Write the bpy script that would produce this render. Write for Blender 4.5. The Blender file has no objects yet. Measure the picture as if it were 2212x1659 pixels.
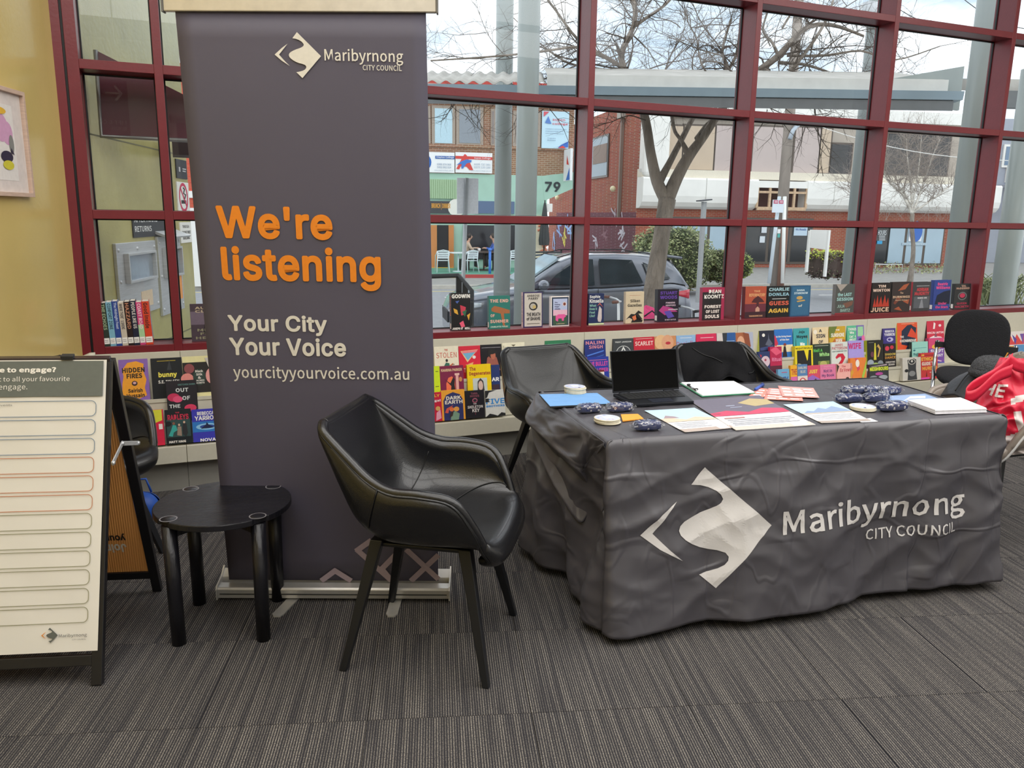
import bpy, math, random
from mathutils import Matrix, Vector
random.seed(7)
S = bpy.context.scene
COL = S.collection
PI = math.pi
# ---------------------------------------------------------------- camera
CX, CY, FPX, EYE = 1106.0, 829.5, 1723.0, 1.5
_dn = Vector((986-CX, 9013-CY, FPX)).normalized()
_x = Vector((5360-CX, 529-CY, FPX)); _x = (_x-_x.dot(_dn)*_dn).normalized()
_z = -_dn; _y = _z.cross(_x)
R3 = Matrix((_x, _y, _z))                       # camera (right, down, forward) -> world
cam = bpy.data.objects.new('camera', bpy.data.cameras.new('camera')); COL.objects.link(cam)
cam.data.sensor_fit = 'HORIZONTAL'; cam.data.sensor_width = 36; cam.data.lens = FPX/2212*36
cam.data.clip_end = 400
_r, _d, _f = R3.col[0], R3.col[1], R3.col[2]
cam.matrix_world = Matrix(((_r[0], -_d[0], -_f[0], 0), (_r[1], -_d[1], -_f[1], 0), (_r[2], -_d[2], -_f[2], EYE), (0, 0, 0, 1)))
S.camera = cam
S.view_settings.view_transform = 'Standard'; S.view_settings.look = 'None'
S.view_settings.gamma = 1; S.view_settings.use_curve_mapping = False
S.view_settings.exposure = 0.0
# ---------------------------------------------------------------- world: bright broken overcast
w = bpy.data.worlds.new('sky'); S.world = w; w.use_nodes = True
nt = w.node_tree; nt.nodes.clear()
N = nt.nodes.new; L = nt.links.new
o = N('ShaderNodeOutputWorld'); b = N('ShaderNodeBackground'); tc = N('ShaderNodeTexCoord'); mp = N('ShaderNodeMapping')
no = N('ShaderNodeTexNoise'); cr = N('ShaderNodeValToRGB')
mp.inputs['Scale'].default_value = (1.2, 1.2, 3.2)
no.inputs['Scale'].default_value = 2.2; no.inputs['Detail'].default_value = 6; no.inputs['Roughness'].default_value = .55
cr.color_ramp.elements[0].position = .40; cr.color_ramp.elements[0].color = (.38, .465, .56, 1)
cr.color_ramp.elements[1].position = .56; cr.color_ramp.elements[1].color = (.96, .98, 1, 1)
L(tc.outputs['Generated'], mp.inputs['Vector']); L(mp.outputs[0], no.inputs['Vector']); L(no.outputs['Fac'], cr.inputs['Fac'])
L(cr.outputs[0], b.inputs['Color']); b.inputs['Strength'].default_value = 2.0; L(b.outputs[0], o.inputs[0])
def area(loc, sx, sy, e, col=(1, .98, .95), rot=(0, 0, 0)):
    l = bpy.data.lights.new('ceiling_light', 'AREA'); l.shape = 'RECTANGLE'; l.size = sx; l.size_y = sy; l.energy = e; l.color = col
    ob = bpy.data.objects.new('ceiling_light', l); ob.location = loc; ob.rotation_euler = rot; COL.objects.link(ob); return ob
LAMPS = [(x, y) for y in (-1.6, .4, 2.4) for x in (-.9, 1.7, 4.3, 6.9)]
for x, y in LAMPS: area((x, y, 3.93), 2.4, 1.6, 50)
# ---------------------------------------------------------------- helpers
def lin(v): v /= 255.0; return v/12.92 if v <= .04045 else ((v+.055)/1.055)**2.4
def rgb(h): return tuple(lin(int(h[i:i+2], 16)) for i in (0, 2, 4))+(1,)
MATS = {}
def mat(name, hx, rough=.6, metal=0.0, var=.06, vscale=30, bump=0.0, bscale=200, spec=.5, coat=0.0, alpha=1.0, stretch=(1, 1, 1), bd=.01):
    key = (name, hx, rough, metal)
    if key in MATS: return MATS[key]
    m = bpy.data.materials.new(name); m.use_nodes = True; t = m.node_tree; p = t.nodes['Principled BSDF']
    c = rgb(hx)
    tcn = t.nodes.new('ShaderNodeTexCoord'); mpn = t.nodes.new('ShaderNodeMapping'); mpn.inputs['Scale'].default_value = stretch
    t.links.new(tcn.outputs['Object'], mpn.inputs['Vector'])
    n = t.nodes.new('ShaderNodeTexNoise'); n.inputs['Scale'].default_value = vscale; n.inputs['Detail'].default_value = 3
    t.links.new(mpn.outputs[0], n.inputs['Vector'])
    r = t.nodes.new('ShaderNodeValToRGB')
    r.color_ramp.elements[0].position = .3; r.color_ramp.elements[1].position = .7
    r.color_ramp.elements[0].color = tuple(max(0, x*(1-var)) for x in c[:3])+(1,)
    r.color_ramp.elements[1].color = tuple(min(1, x*(1+var)) for x in c[:3])+(1,)
    t.links.new(n.outputs['Fac'], r.inputs['Fac']); t.links.new(r.outputs[0], p.inputs['Base Color'])
    p.inputs['Roughness'].default_value = rough; p.inputs['Metallic'].default_value = metal
    p.inputs['Specular IOR Level'].default_value = spec
    if coat: p.inputs['Coat Weight'].default_value = coat; p.inputs['Coat Roughness'].default_value = .08
    if alpha < 1: p.inputs['Alpha'].default_value = alpha
    if bump:
        n2 = t.nodes.new('ShaderNodeTexNoise'); n2.inputs['Scale'].default_value = bscale; n2.inputs['Detail'].default_value = 4
        t.links.new(mpn.outputs[0], n2.inputs['Vector'])
        bn = t.nodes.new('ShaderNodeBump'); bn.inputs['Strength'].default_value = bump; bn.inputs['Distance'].default_value = bd
        t.links.new(n2.outputs['Fac'], bn.inputs['Height']); t.links.new(bn.outputs[0], p.inputs['Normal'])
    MATS[key] = m; return m
def ink(hx, rough=.55): return mat('print_'+hx, hx, rough, 0, .04, 60)
def glassmat(name, tint=(1, 1, 1), ior=1.5, rough=0.0, extra=0.0):
    if name in MATS: return MATS[name]
    m = bpy.data.materials.new(name); m.use_nodes = True; t = m.node_tree; t.nodes.clear()
    out = t.nodes.new('ShaderNodeOutputMaterial'); mx = t.nodes.new('ShaderNodeMixShader'); tr = t.nodes.new('ShaderNodeBsdfTransparent')
    gl = t.nodes.new('ShaderNodeBsdfGlossy'); fr = t.nodes.new('ShaderNodeLayerWeight'); pw = t.nodes.new('ShaderNodeMath'); pw.operation = 'POWER'; pw.inputs[1].default_value = 5
    ma = t.nodes.new('ShaderNodeMath'); ma.operation = 'MULTIPLY_ADD'; ma.use_clamp = True; ma.inputs[1].default_value = .8; ma.inputs[2].default_value = .03+extra
    tr.inputs[0].default_value = tint+(1,); gl.inputs['Roughness'].default_value = rough
    t.links.new(fr.outputs['Facing'], pw.inputs[0]); t.links.new(pw.outputs[0], ma.inputs[0]); t.links.new(ma.outputs[0], mx.inputs[0])
    t.links.new(tr.outputs[0], mx.inputs[1]); t.links.new(gl.outputs[0], mx.inputs[2]); t.links.new(mx.outputs[0], out.inputs[0])
    MATS[name] = m; return m
def brickmat(name, c1, c2, mortar, bw=.23, bh=.076, grime=.25):
    m = bpy.data.materials.new(name); m.use_nodes = True; t = m.node_tree; p = t.nodes['Principled BSDF']
    tcn = t.nodes.new('ShaderNodeTexCoord'); mpn = t.nodes.new('ShaderNodeMapping'); mpn.inputs['Rotation'].default_value = (PI/2, 0, 0)
    br = t.nodes.new('ShaderNodeTexBrick'); br.inputs['Color1'].default_value = rgb(c1); br.inputs['Color2'].default_value = rgb(c2)
    br.inputs['Mortar'].default_value = rgb(mortar); br.inputs['Scale'].default_value = 1; br.inputs['Mortar Size'].default_value = .012
    br.inputs['Brick Width'].default_value = bw; br.inputs['Row Height'].default_value = bh
    t.links.new(tcn.outputs['Object'], mpn.inputs[0]); t.links.new(mpn.outputs[0], br.inputs['Vector'])
    n = t.nodes.new('ShaderNodeTexNoise'); n.inputs['Scale'].default_value = 1.3; n.inputs['Detail'].default_value = 5
    t.links.new(tcn.outputs['Object'], n.inputs['Vector'])
    mx = t.nodes.new('ShaderNodeMix'); mx.data_type = 'RGBA'; mx.blend_type = 'MULTIPLY'; mx.inputs[0].default_value = grime
    t.links.new(br.outputs['Color'], mx.inputs['A']); t.links.new(n.outputs['Color'], mx.inputs['B']); t.links.new(mx.outputs['Result'], p.inputs['Base Color'])
    p.inputs['Roughness'].default_value = .85; return m

TM = {}        # thing -> world matrix
def thing(name, label, cat, loc=(0, 0, 0), rotz=0.0, group=None, kind=None):
    ob = bpy.data.objects.new(name, None); COL.objects.link(ob); ob.empty_display_size = .05
    ob.location = loc; ob.rotation_euler = (0, 0, rotz)
    TM[ob.name] = Matrix.Translation(loc) @ Matrix.Rotation(rotz, 4, 'Z')
    tag(ob, label, cat, group, kind); return ob
def tag(ob, label=None, cat=None, group=None, kind=None):
    if label: ob['label'] = label
    if cat: ob['category'] = cat
    if group: ob['group'] = group
    if kind: ob['kind'] = kind
    return ob
def interp(tab, t):
    # catmull-rom through rows of a table, t in 0..1
    n = len(tab)-1; f = max(0, min(1, t))*n; i = min(n-1, int(f)); u = f-i
    p0, p1, p2, p3 = tab[max(0, i-1)], tab[i], tab[i+1], tab[min(n, i+2)]
    return [.5*((2*b)+(-a+c)*u+(2*a-5*b+4*c-d)*u*u+(-a+3*b-3*c+d)*u**3) for a, b, c, d in zip(p0, p1, p2, p3)]
CAM = Vector((0, 0, EYE))
def builtin_font(fn):
    try:
        import os
        for base in (os.path.join(bpy.utils.resource_path('LOCAL'), 'datafiles', 'fonts'), os.path.join(bpy.utils.system_resource('DATAFILES'), 'fonts')):
            if os.path.exists(os.path.join(base, fn)): return bpy.data.fonts.load(os.path.join(base, fn))
    except Exception: pass
    return None
FONT = builtin_font('Noto Sans CJK Regular.woff2'); FONT_HEAD = builtin_font('Inter.woff2')
_tc = {}
def textgeo(s, off):
    k = (s, off)
    if k not in _tc:
        cu = bpy.data.curves.new('lettering', 'FONT'); cu.body = s; cu.resolution_u = 2; cu.offset = 0 if off == .0091 else off; cu.space_character = 1.04 if off == .0091 else 1+off*2.2
        fo = FONT_HEAD if off == .0091 else FONT
        if fo: cu.font = fo
        ob = bpy.data.objects.new('lettering', cu); me = ob.to_mesh()
        _tc[k] = ([(v.co.x, v.co.y) for v in me.vertices], [tuple(p.vertices) for p in me.polygons])
        ob.to_mesh_clear(); bpy.data.objects.remove(ob); bpy.data.curves.remove(cu)
    return _tc[k]
class MB:
    def __init__(s, M=None): s.v = []; s.f = []; s.m = []; s.sm = []; s.mats = []; s.M = M or Matrix()
    def mi(s, m):
        if m not in s.mats: s.mats.append(m)
        return s.mats.index(m)
    def add(s, vs, fs, m, smooth=False):
        o = len(s.v); k = s.mi(m)
        s.v += [s.M @ Vector(p) for p in vs]
        for f in fs: s.f.append([o+i for i in f]); s.m.append(k); s.sm.append(smooth)
        return s
    def box(s, a, b, m, X=None):
        x0, y0, z0 = a; x1, y1, z1 = b
        vs = [(x0, y0, z0), (x1, y0, z0), (x1, y1, z0), (x0, y1, z0), (x0, y0, z1), (x1, y0, z1), (x1, y1, z1), (x0, y1, z1)]
        if X: vs = [X @ Vector(p) for p in vs]
        return s.add(vs, [(3, 2, 1, 0), (4, 5, 6, 7), (0, 1, 5, 4), (1, 2, 6, 5), (2, 3, 7, 6), (3, 0, 4, 7)], m)
    def poly(s, pts, m): return s.add(pts, [tuple(range(len(pts)))], m)
    def prism(s, pts, d, m, smooth=False):
        # pts: 3d polygon, d: extrusion vector
        n = len(pts); d = Vector(d); a = [Vector(p) for p in pts]
        fs = [tuple(range(n-1, -1, -1)), tuple(range(n, 2*n))]+[(i, (i+1) % n, n+(i+1) % n, n+i) for i in range(n)]
        return s.add(a+[p+d for p in a], fs, m, smooth)
    def tube(s, pts, rad, m, n=8, cap=True, smooth=True, flat=1.0):
        pts = [Vector(p) for p in pts]
        if not hasattr(rad, '__len__'): rad = [rad]*len(pts)
        vs = []; fs = []; up = None
        for i, p in enumerate(pts):
            t = (pts[min(i+1, len(pts)-1)]-pts[max(i-1, 0)])
            t = t.normalized() if t.length > 1e-9 else Vector((0, 0, 1))
            if up is None: up = t.orthogonal().normalized() if abs(t.z) > .9 or True else Vector((0, 0, 1))
            up = (up-up.dot(t)*t); up = up.normalized() if up.length > 1e-6 else t.orthogonal().normalized()
            sd = t.cross(up)
            for k in range(n):
                a = 2*PI*k/n; vs.append(p+rad[i]*(math.cos(a)*up*flat+math.sin(a)*sd))
        for i in range(len(pts)-1):
            for k in range(n): fs.append((i*n+k, i*n+(k+1) % n, (i+1)*n+(k+1) % n, (i+1)*n+k))
        if cap: fs.append(tuple(range(n-1, -1, -1))); q = (len(pts)-1)*n; fs.append(tuple(range(q, q+n)))
        return s.add(vs, fs, m, smooth)
    def cyl(s, c, r, h, m, n=24, r2=None, smooth=True):
        r2 = r if r2 is None else r2
        return s.lathe(c, [(0, 0), (r, 0), (r2, h), (0, h)], m, n, smooth)
    def lathe(s, c, prof, m, n=24, smooth=True):
        vs = []; fs = []
        for r, z in prof:
            for k in range(n): a = 2*PI*k/n; vs.append((c[0]+r*math.cos(a), c[1]+r*math.sin(a), c[2]+z))
        for i in range(len(prof)-1):
            for k in range(n): fs.append((i*n+k, i*n+(k+1) % n, (i+1)*n+(k+1) % n, (i+1)*n+k))
        return s.add(vs, fs, m, smooth)
    def grid(s, fn, nu, nv, m, smooth=True, flip=False, mfn=None):
        vs = [fn(i/nu, j/nv) for j in range(nv+1) for i in range(nu+1)]
        fs = []
        for j in range(nv):
            for i in range(nu):
                a = j*(nu+1)+i; q = (a, a+1, a+nu+2, a+nu+1); fs.append(q[::-1] if flip else q)
        if mfn:
            o = len(s.v); s.v += [s.M @ Vector(p) for p in vs]
            for q, f in enumerate(fs):
                j, i = divmod(q, nu); s.f.append([o+k for k in f]); s.m.append(s.mi(mfn((i+.5)/nu, (j+.5)/nv))); s.sm.append(smooth)
            return s
        return s.add(vs, fs, m, smooth)
    def ball(s, c, r, m, n=10, k=7, sc=(1, 1, 1)):
        return s.grid(lambda u, v: (c[0]+sc[0]*r*math.cos(2*PI*u)*math.sin(PI*v), c[1]+sc[1]*r*math.sin(2*PI*u)*math.sin(PI*v), c[2]-sc[2]*r*math.cos(PI*v)), n, k, m)
    def text(s, st, x0, y0, x1, y1, m, P, bold=0.0, keep=False):
        # fit the text in the box; P(x, y) -> 3d point
        off = min(bold, .009); ex = bold-off if bold > .013 else 0; vs, fs = textgeo(st, off if bold < .025 else .0091)
        if not vs: return s
        if bold >= .025: ex = bold
        ax = min(v[0] for v in vs)-ex; bx = max(v[0] for v in vs)+ex; ay = min(v[1] for v in vs)-ex; by = max(v[1] for v in vs)+ex
        sx = (x1-x0)/(bx-ax); sy = (y1-y0)/(by-ay)
        if not ex: return s.add([P(x0+(v[0]-ax)*sx, y0+(v[1]-ay)*sy) for v in vs], fs, m)
        p0 = P(x0, y0); nn = (P(x0+1e-2, y0)-p0).cross(P(x0, y0+1e-2)-p0).normalized(); nn = nn*(1 if nn.dot(CAM-p0) > 0 else -1)*(1.6e-5 if bold < .025 else 5e-6)*max(1.5, (p0-CAM).length)
        n = 4 if bold < .025 else 20
        for k in range(n): a = 2*PI*(k+.5)/n; s.add([P(x0+(v[0]+ex*math.cos(a)-ax)*sx, y0+(v[1]+ex*math.sin(a)-ay)*sy)+nn*k for v in vs], fs, m)
        return s
    def build(s, name, parent=None, bevel=0.0, solid=0.0, sub=0, label=None, kind=None, merge=False, segs=2):
        me = bpy.data.meshes.new(name); Mi = TM[parent.name].inverted() if parent is not None and parent.name in TM else Matrix()
        me.from_pydata([Mi @ p for p in s.v], [], s.f); me.update()
        for m in s.mats: me.materials.append(m)
        me.polygons.foreach_set('material_index', s.m); me.polygons.foreach_set('use_smooth', s.sm)
        ob = bpy.data.objects.new(name, me); COL.objects.link(ob)
        if parent is not None:
            ob.parent = parent
            if parent.name in TM: TM[ob.name] = TM[parent.name]
        else: TM[ob.name] = Matrix()
        if merge: q = ob.modifiers.new('w', 'WELD'); q.merge_threshold = 1e-5
        if solid: q = ob.modifiers.new('s', 'SOLIDIFY'); q.thickness = solid; q.offset = 0
        if bevel:
            q = ob.modifiers.new('b', 'BEVEL'); q.width = bevel; q.segments = segs; q.limit_method = 'ANGLE'; q.angle_limit = math.radians(40); q.harden_normals = False
        if sub: q = ob.modifiers.new('u', 'SUBSURF'); q.levels = sub; q.render_levels = sub
        if label: ob['label'] = label
        if kind: ob['kind'] = kind
        return ob
def recenter(ob, P):
    # move the origin of a top-level mesh to P
    P = Vector(P); ob.data.transform(Matrix.Translation(-P)); ob.location = P; TM[ob.name] = Matrix.Translation(P); return ob
ORDN = ['first', 'second', 'third', 'fourth', 'fifth', 'sixth', 'seventh', 'eighth', 'ninth']
# picture -> place
def ray(u, v): return R3 @ Vector(((u-CX)/FPX, (v-CY)/FPX, 1))
def onz(u, v, z=0.0): d = ray(u, v); return CAM+d*((z-EYE)/d.z)
def ony(u, v, y): d = ray(u, v); return CAM+d*(y/d.y)
def atd(u, v, D): return CAM+ray(u, v)*D
class Plane:
    """vertical plane through P with horizontal direction ang; n points to the viewer's side"""
    def __init__(s, P, ang):
        s.P = Vector((P[0], P[1], 0)); s.d = Vector((math.cos(ang), math.sin(ang), 0)); s.n = Vector((math.sin(ang), -math.cos(ang), 0)); s.a = ang
        s.M = Matrix(((s.d.x, -s.n.x, 0, s.P.x), (s.d.y, -s.n.y, 0, s.P.y), (0, 0, 1, 0), (0, 0, 0, 1)))   # local x along, y away, z up
    def hit(s, u, v, off=0.0):
        d = ray(u, v); q = s.P+s.n*off; t = (q-CAM).dot(s.n)/d.dot(s.n); p = CAM+d*t; return ((p-s.P).dot(s.d), p.z)
    def rect(s, u0, v0, u1, v1):
        a = s.hit(u0, v0); b = s.hit(u1, v1); return min(a[0], b[0]), min(a[1], b[1]), max(a[0], b[0]), max(a[1], b[1])
    def pt(s, a, z, off=0.0): return s.P+s.d*a+s.n*off+Vector((0, 0, z))
# ================================================================ ROOM
m_red = mat('red_window_paint', '74242C', .32, 0, .05, 12, .05, 60)
m_yellow = mat('yellow_wall_paint', 'D0BA76', .16, 0, .05, 3, .06, 40)
m_yellow2 = mat('yellow_render', 'B4AC72', .22, 0, .07, 5, .15, 30, spec=.9)
m_cream = mat('cream_laminate', 'CFCBBA', .35, 0, .02, 40)
m_white = mat('white_paint', 'D9D7D0', .6, 0, .03, 20)
m_black = mat('black_gasket', '0B0B0D', .5, 0)
m_plinth = mat('grey_laminate', '8C8A83', .5, 0, .03, 30)
WA = math.atan2(.957, .291)                       # direction of the yellow wall
yw = Plane((-.51, 4.72), WA)                      # n points into the room (+x side)
# carpet: stripes run along the yellow wall
def carpet_mat():
    m = bpy.data.materials.new('striped_carpet'); m.use_nodes = True; t = m.node_tree; p = t.nodes['Principled BSDF']; n = t.nodes.new; l = t.links.new
    tc = n('ShaderNodeTexCoord'); oi = n('ShaderNodeObjectInfo'); ad = n('ShaderNodeVectorMath'); ad.operation = 'ADD'
    sc = n('ShaderNodeVectorMath'); sc.operation = 'SCALE'; sc.inputs['Scale'].default_value = 40
    cb = n('ShaderNodeCombineXYZ'); l(oi.outputs['Random'], cb.inputs[0]); l(cb.outputs[0], sc.inputs[0])
    l(tc.outputs['Object'], ad.inputs[0]); l(sc.outputs[0], ad.inputs[1])
    def noise(scale, det, stretch):
        mp = n('ShaderNodeMapping'); mp.inputs['Scale'].default_value = stretch; l(ad.outputs[0], mp.inputs[0])
        q = n('ShaderNodeTexNoise'); q.inputs['Scale'].default_value = scale; q.inputs['Detail'].default_value = det; l(mp.outputs[0], q.inputs['Vector']); return q
    a = noise(1, 2.0, (60, 1.4, 1)); b_ = noise(1, 1, (380, 190, 1)); c = noise(1, 1, (3, 3, 1))
    sp = n('ShaderNodeSeparateXYZ'); l(ad.outputs[0], sp.inputs[0]); w1 = n('ShaderNodeMath'); w1.operation = 'MULTIPLY'; w1.inputs[1].default_value = 2*PI/.0078; l(sp.outputs[0], w1.inputs[0])
    w2 = n('ShaderNodeMath'); w2.operation = 'SINE'; l(w1.outputs[0], w2.inputs[0]); w3 = n('ShaderNodeMapRange'); w3.inputs['From Min'].default_value = -.7; w3.inputs['From Max'].default_value = .7; w3.inputs['To Min'].default_value = .05; l(w2.outputs[0], w3.inputs[0])
    ra = n('ShaderNodeMapRange'); ra.inputs['From Min'].default_value = .36; ra.inputs['From Max'].default_value = .66; ra.inputs['To Min'].default_value = .30; l(a.outputs['Fac'], ra.inputs[0])
    rb = n('ShaderNodeMapRange'); rb.inputs['From Min'].default_value = .38; rb.inputs['From Max'].default_value = .62; rb.inputs['To Min'].default_value = .3; rb.inputs['To Max'].default_value = 1.15; l(b_.outputs['Fac'], rb.inputs[0])
    m0 = n('ShaderNodeMath'); m0.operation = 'MULTIPLY'; l(w3.outputs[0], m0.inputs[0]); l(ra.outputs[0], m0.inputs[1])
    mu = n('ShaderNodeMath'); mu.operation = 'MULTIPLY'; l(m0.outputs[0], mu.inputs[0]); l(rb.outputs[0], mu.inputs[1])
    mc = n('ShaderNodeMix'); mc.data_type = 'RGBA'; mc.inputs['A'].default_value = rgb('26262C'); mc.inputs['B'].default_value = rgb('8F8981'); l(mu.outputs[0], mc.inputs[0])
    l(mc.outputs['Result'], p.inputs['Base Color']); p.inputs['Roughness'].default_value = .95; p.inputs['Specular IOR Level'].default_value = .15
    bn = n('ShaderNodeBump'); bn.inputs['Strength'].default_value = .5; bn.inputs['Distance'].default_value = .004; l(mu.outputs[0], bn.inputs['Height']); l(bn.outputs[0], p.inputs['Normal'])
    return m
m_carpet = carpet_mat()
fl = MB().box((-4, -4.2, -.2), (9.2, 4.9, -.012), mat('subfloor', '2A2A2C', .9)).build('floor', kind='structure')
tile = None; TS = .5
e1 = Vector((math.sin(WA), -math.cos(WA), 0)); e2 = Vector((math.cos(WA), math.sin(WA), 0))
for i in range(-8, 30):
    for j in range(-12, 20):
        c = Vector((-.42, 4.5, 0))+e1*(i+.5)*TS+e2*(j+.5)*TS
        if c.y > 4.80 or c.y < .75 or c.x > 8.4 or c.x < -1.8 or (c.x < -.51-.304*(4.72-c.y)-.2): continue
        if c.x > 1.3+c.y*1.25 or c.x < -1-c.y*.3: continue
        if tile is None:
            mb = MB(); h = TS/2-.0003
            mb.add([(-h, -h, -.010), (h, -h, -.010), (h, h, -.010), (-h, h, -.010), (-h+.0009, -h+.0009, 0), (h-.0009, -h+.0009, 0), (h-.0009, h-.0009, 0), (-h+.0009, h-.0009, 0)],
                   [(4, 5, 6, 7), (0, 1, 5, 4), (1, 2, 6, 5), (2, 3, 7, 6), (3, 0, 4, 7)], m_carpet)
            tile = mb.build('carpet_tile', fl); t = tile
        else: t = tile.copy(); COL.objects.link(t)
        t.location = c; t.rotation_euler = (0, 0, WA-PI/2)
mb = MB()
mb.box((-4, -4.2, -.0121), (9.2, .6, -.001), m_carpet); mb.build('carpet_rear', fl, kind='stuff')
MB().box((-4, -4.2, 4.0), (9.2, 4.9, 4.15), m_white).build('ceiling', kind='structure')
MB().box((-4, -4.4, -.2), (9.2, -4.2, 4.15), m_white).build('wall_rear', kind='structure')
MB().box((9.2, -4.4, -.2), (9.4, 4.9, 4.15), m_white).build('wall_right', kind='structure')
wl = MB(yw.M).box((-9.6, 0, -.2), (0, .15, 4.15), m_yellow).build('wall_left', kind='structure')
MB().box((-.6, 4.72, -.2), (9.2, 4.88, .745), m_cream).build('wall_window_apron', kind='structure')
MB().box((-.6, 4.72, 3.75), (9.2, 4.90, 4.15), m_white).build('wall_window_head', kind='structure')
# ceiling lamp fittings
for x, y in LAMPS:
    t = thing('ceiling_light_fitting', 'long recessed ceiling light panel above the carpeted room', 'light', (x, y, 3.93), 0, 'ceiling lights of the room')
    mb = MB(); mb.box((x-.8, y-.3, 3.96), (x+.8, y+.3, 4.0), m_white); mb.build('housing', t)
# windows: one bay per column
XM = [-.458, -.04, 1.217, 2.470, 3.726, 4.965, 6.205, 7.45, 8.7]
ZT = [.745, 1.455, 2.190, 2.927, 3.665]           # undersides of the rails
m_pane = glassmat('window_glass', (.96, .98, .97))
for k in range(len(XM)-1):
    x0, x1 = XM[k], XM[k+1]; h = .021
    wn = thing('window_%d' % (k+1), None, None, (x0, 4.72, .745)); wn['kind'] = 'structure'
    MB().box((x1-h, 4.72, .745), (x1+h, 4.905, 3.75), m_red).build('mullion', wn, bevel=.002)
    if k == 0:
        MB().box((x0, 4.722, .745), (x0+.055, 4.90, 3.75), m_red).build('mullion', wn, bevel=.002)
        MB().box((x0-.012, 4.73, .745), (x0, 4.89, 3.75), m_black).build('jamb_gap', wn)
        MB().box((x0-.062, 4.718, .745), (x0-.012, 4.90, 3.75), m_red).build('jamb', wn, bevel=.002)
    xa = x0+(.055 if k == 0 else h); xb = x1-h
    for i, z in enumerate(ZT):
        MB().box((xa, 4.721, z), (xb, 4.905, z+(.04 if i == 0 else .046)), m_red).build('sill' if i == 0 else 'transom', wn, bevel=.002)
        if i < 4:
            z0 = z+.042; z1 = ZT[i+1]
            MB().poly([(xa, 4.888, z0), (xb, 4.888, z0), (xb, 4.888, z1), (xa, 4.888, z1)], m_pane).build('pane', wn)
            mb = MB()
            for a, b_ in (((xa, 4.872, z0), (xa+.008, 4.886, z1)), ((xb-.008, 4.872, z0), (xb, 4.886, z1)), ((xa+.008, 4.872, z0), (xb-.008, 4.886, z0+.006)), ((xa+.008, 4.872, z1-.008), (xb-.008, 4.886, z1))): mb.box(a, b_, m_black)
            mb.build('gasket', wn)
# hanging direction sign (seen mirrored in the glass)
m_burg = mat('burgundy_sign', '5A1F2E', .4)
t = thing('hanging_sign', 'burgundy hanging sign with white arrow, mirrored in the left window', 'sign', (-.66, 1.0, 2.16))
sg = (-.93, -.36, 2.16, 2.72)
MB().box((sg[0], .98, sg[2]), (sg[1], 1.0, sg[3]), m_burg).build('board', t, bevel=.002)
Pm = lambda x, y: Vector((x, 1.0015, y))
mb = MB(); mw = ink('F2EFEA')
Pm2 = lambda x, y: Vector((-x, 1.0015, y))           # reads correctly seen from the window side
mb.text('LIFT & CONFERENCE', .39, 2.30, .90, 2.335, mw, Pm2); mb.text('ROOM', .39, 2.245, .52, 2.28, mw, Pm2)
mb.prism([Pm2(.41, 2.575), Pm2(.41, 2.59), Pm2(.55, 2.59), Pm2(.55, 2.575)], (0, .001, 0), mw)
mb.prism([Pm2(.40, 2.582), Pm2(.46, 2.655), Pm2(.475, 2.645), Pm2(.425, 2.582), Pm2(.475, 2.52), Pm2(.46, 2.51)], (0, .001, 0), mw)
mb.build('lettering', t)
for x in (-.85, -.44): MB().tube([(x, .99, 2.72), (x, .99, 4.0)], .006, m_white, 8).build('hanger', t)
# ---------------------------------------------------------------- display shelves, one unit per bay
units = [(-.50, -.035), (-.035, 1.218), (1.218, 2.469), (2.469, 3.722), (3.722, 4.968), (4.968, 6.22), (6.22, 7.47)]
TIER = {1: (4.665, .49), 2: (4.605, .37), 3: (4.545, .262)}
names = ['left end beside the yellow wall', 'behind the grey banner', 'behind the black armchair left of the table', 'behind the laptop', 'behind the middle of the table', 'behind the right of the table', 'at the far right']
for (x0, x1), nm in zip(units, names):
    t = thing('display_shelf', 'cream three-tier book display unit under the window, '+nm, 'shelf', (x0, 4.6, 0), 0, 'book display units under the window')
    a = x0+.001; b_ = x1-.001
    MB().box((a, 4.705, .49), (b_, 4.717, .746), m_cream).build('back_panel', t, bevel=.002)
    mb = MB(); mb.prism([(a, 4.64, .478), (a, 4.705, .478), (a, 4.705, .49), (a, 4.648, .49), (a, 4.648, .497), (a, 4.640, .497)], (b_-a, 0, 0), m_cream); mb.build('shelf', t)
    MB().box((a, 4.645, .37), (b_, 4.655, .478), m_cream).build('riser', t)
    mb = MB(); mb.prism([(a, 4.58, .358), (a, 4.655, .358), (a, 4.655, .37), (a, 4.588, .37), (a, 4.588, .377), (a, 4.58, .377)], (b_-a, 0, 0), m_cream); mb.build('shelf', t)
    MB().box((a, 4.585, .255), (b_, 4.595, .358), m_cream).build('riser', t)
    MB().box((a, 4.512, .235), (b_, 4.595, .250), m_cream).build('shelf', t)
    MB().box((a, 4.496, .168), (b_, 4.512, .262), m_cream).build('front_lip', t, bevel=.003)
    MB().box((a, 4.556, 0), (b_, 4.575, .235), m_plinth).build('plinth', t)
MB().tube([(-.53, 4.70, .72), (-.47, 4.70, .745), (-.45, 4.70, .745)], .016, m_cream, 10).build('trim_1', kind='structure')
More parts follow.
